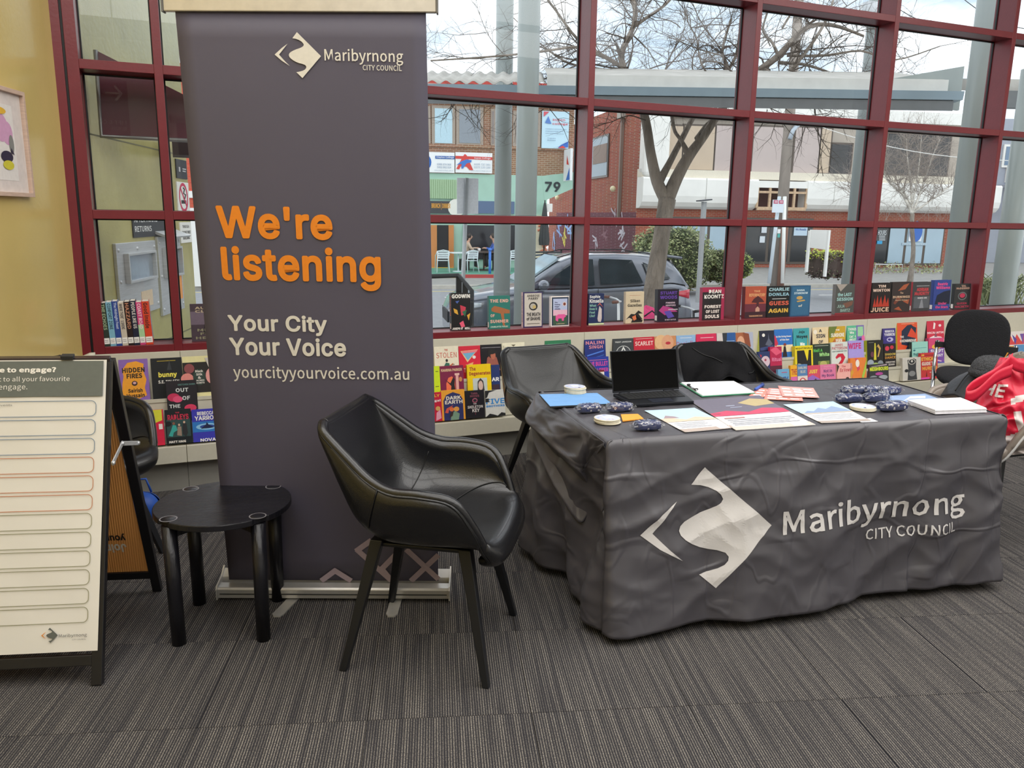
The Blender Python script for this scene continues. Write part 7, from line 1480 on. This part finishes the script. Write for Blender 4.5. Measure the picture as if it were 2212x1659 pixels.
B(1, 472, 500, 775, 'C8402E', [Rr_(.1, .2, .9, .6, 'E9DCD0')], 'red book mostly hidden behind the banner on the top tier')
B(2, 364, 430, 822, '26242A', [E2(.22, .6, .2, .1, 'C8305A'), E2(.35, .55, .16, .08, 'E0507A'), E2(.75, .32, .2, .09, 'D83A60'), T('GRETCHEN SHIRM', .38, .88, .95, .92, '5F8A86'), T('OUT', .3, .72, .72, .82, 'D4D8D8'), T('OF', .5, .52, .76, .62, 'D4D8D8'), T('THE', .06, .34, .42, .43, 'D4D8D8')], 'dark book with crimson flowers on the middle tier beside the banner')
B(3, 330, 357, 885, 'D8284A', [Pp([(0, .6), (0, 1), (.9, 1), (.9, .7)], 'D8D83A'), Rr_(.6, .45, .9, .6, 'F0E4E0')], 'red and lime book edge behind the armchair on the bottom tier')
B(3, 360, 417, 884, '1D2428', [Rr_(.05, .2, .95, .72, '2F4A4A'), T('RADLEYS', .1, .70, .9, .86, 'C8304E', .03), T('THE', .4, .89, .56, .93, 'C8304E'), E2(.32, .6, .05, .04, '8A5A44'), Pp([(.1, .25), (.2, .4), (.28, .56), (.4, .54), (.45, .4), (.3, .34), (.25, .22)], '3AA8A0'), E2(.52, .55, .04, .035, 'D9B49A'), Pp([(.42, .25), (.46, .5), (.6, .5), (.6, .22)], '9A8474'), E2(.72, .62, .04, .035, 'D9B49A'), Pp([(.64, .28), (.66, .58), (.8, .58), (.84, .3), (.76, .2)], '2A2A2E'), E2(.12, .6, .12, .07, '14161A'), T('MATT HAIG', .1, .03, .74, .1, 'EDE9E2', .02)], 'black book with a group portrait and crimson title, bottom tier')
B(3, 418, 476, 883, '3F3FB4', [Rr_(0, .3, 1, .62, '2C7AC8'), E2(.55, .46, .42, .10, '8FC8EC'), E2(.55, .46, .28, .06, '2A4A9C'), Pp([(.3, .4), (.5, .52), (.54, .6), (.6, .52), (.8, .42)], '18204A'), T('REBECCA', .2, .82, .84, .93, 'F4F2F0', .03), T('YARROS', .1, .66, .94, .80, 'F4F2F0', .03), T('NOVA', .26, .0, .84, .1, 'F4F2F0', .03)], 'blue book with a water ripple, bottom tier beside the banner')
B(3, 480, 500, 885, '1E1C20', [], 'black book edge just beside the banner on the bottom tier')
# --- between banner and table
B(1, 941, 993, 748, 'E9E2CC', [T('STOLEN', .08, .66, .92, .82, 'C8402E', .0), T('THE', .42, .86, .56, .92, 'C8402E'), Rr_(.12, .16, .88, .3, '245A50'), Pp([(.4, .2), (.38, .42), (.46, .52), (.6, .5), (.64, .3), (.6, .18)], '2E6A58'), E2(.5, .58, .05, .045, '2A2420'), Pp([(.35, .3), (.75, .5), (.77, .47), (.4, .26)], 'D8703A'), T('MARK', .7, .44, .82, .47, '4A4A44'), T('DAWSON', .68, .38, .86, .41, '4A4A44')], 'cream book with red title and a green guitar player, top tier beside the banner')
B(1, 994, 1040, 747, 'D42840', [Pp([(.08, .85), (.9, .88), (.38, .5)], 'E9C48A'), Pp([(.16, .8), (.8, .82), (.4, .56)], '6FB0D4'), Pp([(.14, .84), (.88, .87), (.82, .8), (.16, .78)], 'E88088'), E2(.7, .65, .08, .05, 'E9E2E0'), T('THE', .3, .36, .48, .43, 'F2E9E4'), T('TREATMENT', .2, .2, .92, .33, 'F2E9E4'), Pp([(.36, .44), (.6, .4), (.66, .5)], 'E0A97A')], 'red book with an upside-down triangle beach picture, top tier')
B(1, 1041, 1086, 744, '1B181E', [Pp([(.2, .2), (.3, .6), (.5, .7), (.75, .6), (.9, .2)], '9C5648'), E2(.55, .72, .2, .15, '1E1618'), E2(.58, .66, .12, .12, 'B4664E'), E2(.52, .78, .2, .08, '14100F'), T('LO', .1, .3, .4, .42, 'E4DDD8'), Rr_(.05, .9, .95, .91, 'B9B4BC')], 'dark book with a glaring bearded man, top tier left of the armchair')
B(1, 1088, 1136, 740, 'EBE6CC', [Rr_(.08, .86, .92, .87, '6B6450'), Pp([(.4, .94), (.5, .88), (.6, .94)], '6B6450'), Rr_(.05, .2, .07, .92, '6B6450')], 'cream patterned book peeping over the black armchair, top tier')
B(1, 1180, 1236, 735, '2F7A54', [Rr_(.1, .8, .9, .9, '58A078')], 'green book edge peeping over the black armchair, top tier')
B(2, 938, 953, 791, 'CFE628', [Rr_(.4, .84, .8, .86, '5A6A1A'), Rr_(.3, .42, .8, .44, '5A6A1A')], 'neon yellow book edge beside the banner on the middle tier')
B(2, 953, 1004, 790, '80294A', [T('KAARINA PARKER', .06, .84, .94, .92, 'E4C49A'), Pp([(.25, 0), (.25, .5), (.35, .66), (.5, .7), (.62, .6), (.64, 0)], 'F0744A'), Pp([(.2, .62), (.42, .5), (.5, .6), (.56, .68), (.62, .6), (.6, .45), (.64, .2), (.6, .0), (.44, .0), (.42, .2), (.46, .42)], '1E1416'), Rr_(.66, 0, .78, .72, 'E4A8A0'), Rr_(.62, .72, .82, .78, 'E9B9B0'), E2(.86, .6, .07, .07, 'C98A50')], 'maroon book with a black statue silhouette, middle tier', '6B2240')
B(2, 1012, 1063, 787, 'F2CE14', [T('The', .1, .82, .36, .94, 'A84A1E', .02), T('Degenerates', .08, .66, .98, .79, 'A84A1E', .02), Rr_(.22, .0, .82, .6, 'C3CCC8'), Pp([(.4, .22), (.42, .5), (.54, .6), (.66, .5), (.7, .22)], '3A3230'), E2(.54, .38, .1, .14, 'D4B4A8'), Pp([(.3, 0), (.46, .12), (.6, .12), (.8, 0)], 'C09A94')], 'bright yellow book with a dark-haired portrait, middle tier', 'C9A418')
B(2, 1064, 1082, 788, '2A3A70', [T('AR', .0, .5, .9, .62, 'E9E9EC', .02), Rr_(.0, .2, .9, .4, '3A2438')], 'navy book edge lettered in white behind the armchair, middle tier')
B(3, 939, 956, 847, 'C82440', [T('LY', .1, .84, .8, .94, 'E9B040'), T('gal', .1, .66, .9, .76, 'F2E4E4'), Pp([(.2, .02), (.3, .3), (.8, .4), (.9, .1)], 'E4A0B8'), E2(.5, .44, .3, .08, 'D9A860')], 'red book with a pink dress beside the banner on the bottom tier')
B(3, 956, 1006, 842, 'EFA63A', [Pp([(.08, 0), (.08, .66), (.2, .84), (.5, .93), (.8, .84), (.92, .66), (.92, 0)], '2A2E66'), T('DARK', .2, .68, .84, .8, 'EDE4D6'), T('EARTH', .14, .54, .9, .66, 'EDE4D6'), E2(.42, .36, .1, .07, 'E8763A'), E2(.62, .36, .12, .08, 'E8A04A'), Pp([(.12, .26), (.2, .4), (.5, .5), (.3, .36), (.26, .24)], 'D85A4A'), Pp([(.35, .0), (.4, .22), (.55, .3), (.75, .2), (.7, 0)], '7A9A84'), Pp([(.3, .08), (.44, .14), (.5, .3), (.36, .26)], '3A2A2A')], 'navy and orange arched book, bottom tier')
B(3, 1007, 1048, 843, '26242A', [T('TARA', .3, .86, .66, .93, '8A4A58'), T('MOSS', .26, .76, .74, .84, '8A4A58'), E2(.5, .64, .14, .09, 'A8586E'), E2(.5, .64, .09, .05, '26242A'), Rr_(.48, .12, .52, .56, '6A3444'), T('THE', .4, .5, .58, .54, 'E4DFDC'), T('SKELETON', .1, .36, .9, .46, 'E4DFDC', .01), T('KEY', .34, .22, .72, .34, 'E4DFDC', .01)], 'black book with an ornate pink key, bottom tier')
B(3, 1050, 1092, 842, 'DDDDD9', [Pp([(0, 1), (0, .7), (.1, .74), (.2, .92), (.6, 1)], '1E1E20'), T('FIVE', .04, .48, .98, .68, '3A8FD8', .025), T('BROTHERS', .04, .36, .98, .44, '3A8FD8', .02), Pp([(.0, 0), (.2, .12), (.4, .08), (.6, .02), (.8, .14), (1, .1), (1, 0)], '1A1A1C'), Rr_(0, .56, .18, .7, '1E1E20')], 'white and black book with thick blue title, bottom tier beside the armchair')
# --- behind the table
B(1, 1265, 1310, 733, '22337C', [T('NALINI', .06, .84, .92, .95, 'E4929A', .01), T('SINGH', .2, .70, .86, .81, 'E4929A', .01), Pp([(.1, .5), (.9, .64), (.9, .6), (.1, .46)], '4A7AD8'), Pp([(.1, .36), (.9, .5), (.9, .47), (.1, .32)], '2E5AB0'), T('THERE', .3, .2, .85, .28, 'D9C4D0')], 'blue book with pink author lettering, top tier left of the laptop', '1A2858')
B(1, 1326, 1370, 731, '3B4044', [T('TRENT JAMIESON', .1, .86, .9, .91, 'C9CDCB'), E2(.5, .52, .36, .24, 'C9CDCB'), E2(.5, .52, .33, .22, '3B4044'), Pp([(.32, .5), (.5, .74), (.68, .5), (.6, .5), (.5, .66), (.4, .5)], 'DDE0DE')], 'dark grey book with a ring emblem above the laptop, top tier', '33373B', .03)
B(1, 1371, 1415, 728, 'C4233A', [T('SCARLET', .06, .72, .94, .86, 'F2DCD4', .01), Rr_(.1, .94, .9, .95, 'F2DCD4')], 'scarlet book with white ornate title above the laptop, top tier')
B(1, 1416, 1462, 726, 'C98A5C', [E2(.3, .8, .3, .25, 'E0B484'), E2(.6, .78, .28, .26, 'D9A07C'), E2(.62, .76, .12, .05, 'B8283A'), Pp([(0, .3), (.4, .6), (.5, .3)], 'D9A98C'), E2(.8, .45, .2, .12, 'E9C49A')], 'book with a blonde woman with red lips, top tier above the laptop')
B(1, 1463, 1504, 724, '8FB4DC', [T('Danielle', .02, .62, .98, .80, 'B8406C', .0), Rr_(.2, .9, .8, .92, 'D9E4F0')], 'pale blue book with rose script, top tier behind the jacket')
B(1, 1506, 1549, 721, 'D42A58', [Rr_(.06, .2, .92, .74, '2A2850'), T('PARTY', .16, .5, .9, .66, 'F0ECE8', .02), Rr_(.2, .86, .85, .88, 'F0C4D0')], 'crimson and navy book with white capitals, top tier behind the jacket')
B(1, 1550, 1590, 719, '2A5A9C', [Pp([(0, 0), (0, 1), (.45, 1), (.3, .5), (.4, 0)], 'D4CCC8'), Pp([(.3, 1), (.55, 1), (.5, .3), (.36, .3)], '2A3038'), E2(.2, .62, .12, .05, '2E8FA8'), E2(.2, .62, .05, .04, '12181E'), Rr_(.5, .7, .95, .72, 'A9C4E4'), Rr_(.5, .4, 1, .5, '6AA0CC')], 'book with a pale face and dark hair over blue, top tier above the jacket')
B(1, 1591, 1628, 718, 'AEB4C8', [Pp([(0, .2), (0, 1), (.5, 1), (.7, .8), (.75, .4), (.4, .1)], 'A8623E'), E2(.28, .62, .22, .26, 'DDA888'), E2(.2, .62, .06, .02, '6A3A2E'), Pp([(.4, 1), (.75, .95), (.85, .5), (.66, .3)], '8C4A30')], 'book with an auburn-haired woman looking down, top tier above the jacket')
B(1, 1641, 1673, 714, '1F2438', [E2(.3, .84, .1, .06, 'E9E6E0'), Pp([(.4, .5), (.6, .7), (.62, .9), (.68, .7), (.9, .52), (.7, .44)], '5A6074'), Pp([(.05, .4), (.95, .48), (.95, .3), (.05, .3)], '3A4A7A')], 'dark blue book with a ship and moon and a lime spine, top tier', 'D6DC6A', .045)
B(1, 1674, 1713, 711, '2F74C4', [Rr_(0, .2, 1, .45, 'E6D6B0'), T('As the Going Down', .08, .70, .92, .78, 'F2F0EC'), T('of the Sun', .3, .6, .8, .67, 'F2F0EC'), Pp([(0, .82), (.1, .7), (.2, .5), (.1, .42), (0, .44)], 'C8304A'), Pp([(.42, .03), (.5, .4), (.6, .4), (.68, .03)], '2A1E20'), E2(.56, .46, .08, .05, '8A3A2E')], 'bright blue sky book with a small dark figure, top tier', '2560A4')
B(1, 1715, 1749, 709, '3FA0A8', [T('Jojo', .32, .80, .72, .92, '12282E', .02), T('Moyes', .2, .62, .88, .76, '12282E', .02), T('We', .4, .38, .7, .5, 'EDEFEA', .02), T('All', .5, .22, .8, .34, 'EDEFEA', .02), Pp([(.1, .2), (.14, .7), (.2, .2)], '2C6E60'), Pp([(.82, .2), (.9, .8), (.95, .2)], 'A8A060')], 'turquoise leafy book with black author lettering, top tier', '2F8088')
B(1, 1756, 1790, 707, 'E4CFA6', [T('A', .42, .82, .6, .93, '2A2A40', .03), T('SIGN', .24, .62, .8, .76, '2A2A40', .03), T('OF', .38, .42, .66, .54, '2A2A40', .03), E2(.18, .84, .12, .08, 'F0E6D4')], 'sand coloured book with navy capitals, top tier', '4A2A34', .035)
B(1, 1792, 1827, 705, 'C9A22E', [Pp([(0, .3), (.4, .6), (1, .5), (1, .3), (.5, .2)], 'B8682A'), Pp([(0, 1), (.5, 1), (.2, .6), (0, .6)], '6A7A34'), T('THE', .4, .84, .64, .9, 'F2EFE0', .02), T('SUNSHINE', .12, .62, .92, .76, 'F2EFE0', .03), T('MAN', .4, .42, .78, .56, 'F2EFE0', .03)], 'golden green book with white capitals, top tier')
B(1, 1831, 1867, 703, '5FB894', [Pp([(.55, 0), (.55, 1), (1, 1), (1, 0)], '7A68B4'), Rr_(.62, .6, .95, .95, '9AD0A0'), E2(.78, .4, .14, .14, '3A3470'), E2(.95, .5, .1, .14, 'D868A0'), T('THINGS', .06, .82, .54, .92, 'EEF2EA'), T('We', .14, .7, .4, .79, 'EEF2EA'), T('Can’t', .12, .56, .5, .66, 'EEF2EA'), T('ABOUT', .1, .44, .5, .53, 'EEF2EA'), T('Say', .2, .3, .48, .4, 'EEF2EA')], 'mint and lilac book with white hand lettering, top tier', '48A080')
B(1, 1908, 1935, 709, '3A3080', [T('REBECCA', .16, .82, .9, .92, 'EDEBF2', .03), T('YARROS', .1, .66, .94, .79, 'EDEBF2', .03), E2(.55, .5, .26, .1, 'B9B4DC'), E2(.5, .5, .12, .05, '3A3080')], 'indigo book with white lettering left of the tall orange book, top tier', '2A2464', .035)
B(1, 1939, 1982, 697, 'E0542E', [Pp([(.2, .2), (.22, .7), (.5, .9), (.7, .92), (.8, .85), (.95, .8), (.9, .4), (1, 0), (.4, 0), (.5, .14)], '1E2A44'), Pp([(.5, .5), (.7, .8), (.9, .6), (.95, .4), (.7, .45)], 'D8482E'), T('THE', .14, .44, .32, .52, 'EDE6DC'), T('OXENBRIDGE', .12, .28, .94, .38, 'EDE6DC'), T('KING', .55, .06, .9, .16, 'EDE6DC'), Rr_(.2, .95, .85, .965, 'F2C0A0')], 'large orange book with a dark spiky-haired profile, top tier', 'D8C83A', .045)
B(1, 2003, 2040, 693, 'CC2E48', [T('MICRANTIK', .02, .52, .98, .60, 'F2DCE0'), E2(.75, .82, .08, .05, 'F2DCE0'), Pp([(.35, .7), (.4, .95), (.5, .9), (.45, .7)], 'F2E4E4'), Pp([(0, .3), (.2, .4), (.4, .45), (.6, .42), (.8, .4), (1, .3), (1, .2), (0, .2)], 'EFE0E0'), Pp([(.42, .4), (.5, .62), (.58, .4)], '8C4A60')], 'crimson book with a white skyline left of the visitor chair, top tier', '3A1E28', .035)
B(2, 1640, 1664, 759, '2A3A6A', [E2(.6, .6, .4, .22, 'D9C0CC'), E2(.6, .66, .1, .05, 'A84A60'), Pp([(.1, .9), (.3, .85), (.2, .75)], 'B83A4A')], 'blue book with a big pale moon beside the jacket, middle tier')
B(2, 1665, 1690, 749, 'B82450', [Rr_(0, 0, 1, .35, '5A1E34'), Pp([(0, .9), (.5, 1), (1, .8), (.5, .7)], 'E4587A'), T('Ritual', .15, .5, .95, .64, 'F08CB4', .01), Rr_(0, 0, 1, .12, 'D83A58')], 'magenta book right of the jacket, middle tier', yoff=0)
B(2, 1719, 1757, 747, 'EFD926', [Rr_(.1, .02, .9, .84, '1E1E1E'), T('NIGHTINGALE', .04, .88, .96, .95, '2A2618', .01), Pp([(.5, .84), (.76, .84), (.7, .5), (.66, .46)], 'EFD926'), E2(.4, .14, .13, .07, 'D9C42A'), E2(.4, .14, .09, .05, '1E1E1E'), Pp([(.14, .38), (.3, .36), (.42, .28), (.34, .26), (.16, .32)], 'C9C4A8')], 'yellow bordered black book, middle tier', 'E4CE2A', .035)
B(2, 1757, 1794, 743, '28382C', [Rr_(.3, .02, .95, .4, '7A8C44'), E2(.6, .3, .2, .1, 'B4B468'), E2(.8, .12, .14, .08, 'D4CC8C'), T('Neil A', .04, .72, .56, .84, '5FBC5A', .02), T('White', .36, .56, .95, .70, 'A4DC8C', .02), Rr_(.1, .93, .9, .945, 'C9CDBE')], 'dark green book with light green lettering, middle tier', '202C22')
B(2, 1797, 1832, 739, 'D6DCD6', [T('JAMES', .2, .86, .7, .94, 'B8384A', .01), T('PATTERSON', .04, .74, .96, .84, 'B8384A', .01), T('and CANDICE FOX', .06, .66, .94, .71, '4A6A66'), Pp([(.24, .48), (.4, .6), (.7, .6), (.84, .46), (.7, .3), (.5, .16), (.95, .16), (.95, .0), (.2, .0), (.3, .16), (.6, .4), (.55, .5), (.4, .46), (.3, .42)], 'C8203A'), Pp([(.4, .1), (.44, .28), (.52, .28), (.54, .1)], '1E1416')], 'pale book with a huge red numeral two, middle tier')
B(2, 1834, 1867, 736, 'A89AE0', [T('WIFE', .0, .72, .82, .92, 'C8246C', .03), E2(.36, .12, .17, .1, 'D42A54'), E2(.76, .14, .17, .1, 'D42A54'), E2(.36, .12, .08, .05, '4A1424'), E2(.76, .14, .08, .05, '4A1424')], 'lilac book with magenta title and two red flowers, middle tier')
B(2, 1874, 1909, 735, '1E1E1A', [Pp([(.5, .7), (.7, .86), (.84, .7), (.7, .4), (.62, .4), (.74, .68), (.62, .78)], 'C9A25A'), Pp([(.4, .3), (.46, .9), (.52, .9), (.56, .3)], 'D9CE3A'), E2(.2, .2, .2, .12, '9AA6B4'), E2(.8, .15, .18, .12, '8A949C'), E2(.5, .1, .2, .1, 'A8C46A'), E2(.3, .5, .1, .1, '6A3A4A'), Rr_(.1, .92, .4, .93, 'A9A9A0')], 'black book with a golden harp and lime spine, middle tier', 'C9D03A', .04)
B(2, 1911, 1936, 742, '1E1A1E', [E2(.25, .8, .18, .1, 'D83A50'), E2(.65, .84, .16, .08, 'C83048'), T('SHADOW', .04, .5, .96, .6, 'E0C45A', .01), T('DANCE', .06, .36, .96, .46, 'E0A040', .01), T('CHRISTINE', .1, .18, .9, .25, 'D9D4CC'), T('FEEHAN', .2, .07, .85, .15, 'D9D4CC')], 'black book with gold capitals and red figures, middle tier')
B(2, 1971, 2005, 738, '9AD4C8', [T('Butterkin', .08, .42, .9, .54, '2F6A74'), Rr_(.08, .72, .9, .74, '5FA0A4'), Rr_(0, 0, 1, .12, 'D83AA0'), E2(.14, .64, .07, .04, '3A7A8A')], 'aqua book with handwritten title behind the orange-red book, middle tier', '2A4A48', .03)
B(2, 2007, 2040, 730, '7A4AA8', [Pp([(0, 1), (1, 1), (1, .6), (0, .6)], 'D84A7A'), E2(.5, .66, .3, .1, 'F0B84A'), T('SWEPT', .12, .42, .95, .56, 'F2ECF4', .03), T('AWAY', .3, .26, .92, .38, 'F2ECF4', .03), Pp([(.3, .14), (.8, .06), (.82, .1), (.34, .2)], 'E0C4DC'), Rr_(0, 0, 1, .05, '4A58B0')], 'purple and sunset pink book left of the visitor chair, middle tier', 'B83A68', .03)
B(2, 1271, 1317, 771, '2A3FA0', [T('THE BULLET', .04, .72, .96, .86, 'D84A9C', .015), T('SWALLOWER', .04, .54, .96, .66, 'D84A9C', .015), Rr_(.1, .9, .9, .915, 'E07A9C')], 'royal blue book with magenta lettering between the black armchair and the laptop, middle tier', 'E8502A')
B(3, 1284, 1308, 800, '7A2A2C', [Rr_(0, .82, 1, .95, 'E9E0D6'), Pp([(.1, .4), (.9, .6), (.8, .3)], 'E0602E')], 'small dark red book with a cream band beside the armchair, bottom tier')
B(3, 1682, 1706, 797, '6FA8D0', [T('ory', .1, .4, .9, .66, '2A4A94', .01), Rr_(.3, .84, .8, .87, 'C84A70'), Rr_(.1, .1, .9, .2, 'B9D9E4')], 'sky blue book with handwritten title right of the jacket, bottom tier')
B(3, 1709, 1723, 789, 'F0B02E', [T('THE', .1, .62, .95, .86, 'B8503A', .02), Rr_(0, 0, 1, .55, 'D868A8'), T('BOY', .1, .1, .9, .4, '5A2A6A', .02)], 'amber and pink book, bottom tier behind the table')
B(3, 1724, 1745, 787, '5A84B4', [Rr_(0, 0, 1, .55, 'E4D4CC'), T('DARLING', .06, .82, .94, .92, 'E0D8C4', .01), T('BLUE', .3, .66, .8, .77, 'E0D8C4', .01), E2(.5, .3, .36, .18, 'C84A50'), E2(.5, .34, .2, .1, 'EDE0DA'), Pp([(.1, .02), (.9, .4), (.95, .3), (.3, 0)], 'C84A50')], 'blue, cream and red book, bottom tier behind the table')
B(3, 1746, 1772, 789, 'D8506A', [T('JUST', .1, .66, .8, .82, 'F0D84A', .02), Pp([(0, .0), (0, .5), (.4, .6), (1, .4), (1, 0)], '9A6AC0'), E2(.35, .3, .1, .07, '3A6AC0'), E2(.62, .36, .1, .07, '2A2A40'), T('IF YOU', .04, .12, .98, .32, 'F0D84A', .02)], 'pink and purple book with yellow capitals, bottom tier')
B(3, 1773, 1806, 787, 'E07CA4', [T('Not in', .22, .66, .76, .8, '4A3A70', .01), T('My Book', .1, .44, .9, .6, '4A3A70', .01), E2(.55, .18, .16, .1, '2A2030'), E2(.3, .1, .1, .07, '3A2A2E'), Rr_(.2, .9, .8, .91, 'F2C4D4')], 'rose pink book with navy handwriting, bottom tier')
B(3, 1809, 1842, 785, 'F0B0A8', [Rr_(0, 0, 1, .3, 'D8D04A'), T('The', .3, .84, .56, .93, 'C84A58'), T('Ex Vows', .2, .64, .9, .8, 'C84A58', .01), E2(.4, .2, .14, .1, '2A1A1E'), E2(.66, .3, .12, .1, '3A2422'), Pp([(0, 1), (0, .6), (.14, .9)], '2A2A20')], 'peach book with a couple on yellow grass, bottom tier')
B(3, 1838, 1872, 773, 'E8843A', [Pp([(.3, 1), (.5, .95), (.6, .6), (.45, .5)], 'D84A60'), E2(.45, .8, .12, .14, 'F2E8DC'), Rr_(.28, .22, .76, .26, 'A84A1E'), Rr_(.32, .14, .72, .18, 'A84A1E'), Pp([(.7, .3), (1, .9), (1, .6), (.8, .2)], 'A8C44A'), Pp([(0, .2), (.2, .5), (.1, .6), (0, .5)], 'D8A03A')], 'orange book with swirling foliage, bottom tier')
B(3, 1879, 1920, 786, '34363A', [T('NEIGHBOURS', .02, .66, .98, .86, 'DDEB3A', .04), E2(.5, .5, .2, .08, 'B84A9C'), E2(.2, .3, .2, .12, '8A949C'), E2(.7, .3, .24, .12, 'A4ACB4'), E2(.45, .1, .2, .1, 'C9CDD0'), Pp([(.1, .9), (.9, .98), (.9, .92), (.1, .88)], 'C8B4BC')], 'black and silver book with lime capitals, bottom tier at the table corner', '5A3A48', .03)
B(3, 1951, 1990, 772, 'D4D0C8', [Pp([(.25, .02), (.3, .5), (.26, .9), (.6, .96), (.74, .9), (.72, .5), (.78, .02)], '3A3C40'), E2(.5, .82, .2, .13, 'C9C6BE'), E2(.5, .82, .16, .1, '2E3034'), E2(.5, .84, .06, .05, 'D9D6CE'), E2(.5, .3, .18, .12, '8A8C8E'), E2(.2, .44, .1, .07, '2A2A2C')], 'black and white engraved-style book, bottom tier left of the orange-red one', 'C4C0B6', .03)
B(3, 1990, 2026, 762, 'CC3438', [T('AN', .04, .88, .2, .96, 'F0C44A', .02), T('ETHICAL', .04, .70, .84, .84, 'F0C44A', .02), T('GUIDE TO', .06, .52, .86, .66, 'EFE4D8', .02), T('MURDER', .08, .34, .96, .48, 'F0B44A', .02), Rr_(.25, .90, .8, .915, '6A1A24'), Rr_(0, 0, .5, .07, 'E04AB0'), Pp([(.3, .1), (.34, .3), (.36, .1)], '3A2420'), T('Jenny Morris', .5, .22, .9, .28, 'F0D4C8')], 'orange-red book with yellow and white capitals, bottom tier')
B(1, 2136, 2169, 687, 'DC5048', [Pp([(.38, .1), (.38, .6), (.5, .86), (.64, .6), (.66, .1)], 'E0DC8C'), Rr_(.38, .3, .66, .42, 'EDEBE0'), T('MIRACLES', .2, .33, .9, .39, '5A5A50'), Pp([(.34, .66), (.5, .88), (.66, .66)], '4A5A6A')], 'coral red book with a little tower, top tier right of the visitor chair', '8C9A4A', .03)
B(2, 2157, 2181, 716, '24303A', [Pp([(0, .8), (.3, .9), (1, .3), (.8, .2)], '4AA0A8'), Pp([(.5, 1), (1, .9), (.6, .3), (.2, .2)], '8FC4C4')], 'dark teal book with crossing light beams, middle tier at far right')
B(2, 2180, 2214, 716, 'E8E0DC', [Pp([(0, 1), (.3, .6), (.5, .9), (.8, .6), (1, 1), (1, .5), (0, .5)], 'D84A4A'), Pp([(.2, .9), (.4, .5), (.5, .7)], '5A4AA0'), Pp([(.7, .9), (.9, .5), (.95, .9)], '7A5AA8'), T('FIRST', .1, .28, .98, .48, 'F4F0EC', .04), Rr_(0, 0, 1, .2, 'C83A44')], 'white, red and violet patterned book at the far right, middle tier', 'C9403E')
B(3, 2168, 2196, 748, 'E49A2E', [Pp([(.3, .2), (.2, .6), (.5, .8), (.9, .7), (.7, .5), (.8, .3), (.6, .1)], '2A1E1E'), E2(.5, .5, .15, .12, 'D86A2A'), Rr_(0, 0, 1, .05, '8C2A2A')], 'orange book with a coiling black dragon shape, bottom tier at far right', 'B83A3A')
B(3, 2198, 2240, 744, '5A94C8', [T('G', .1, .6, .3, .76, 'EDE6C4', .02), T('S', .1, .3, .26, .46, 'EDE6C4', .02)], 'sky blue book cut by the right edge of the picture, bottom tier')
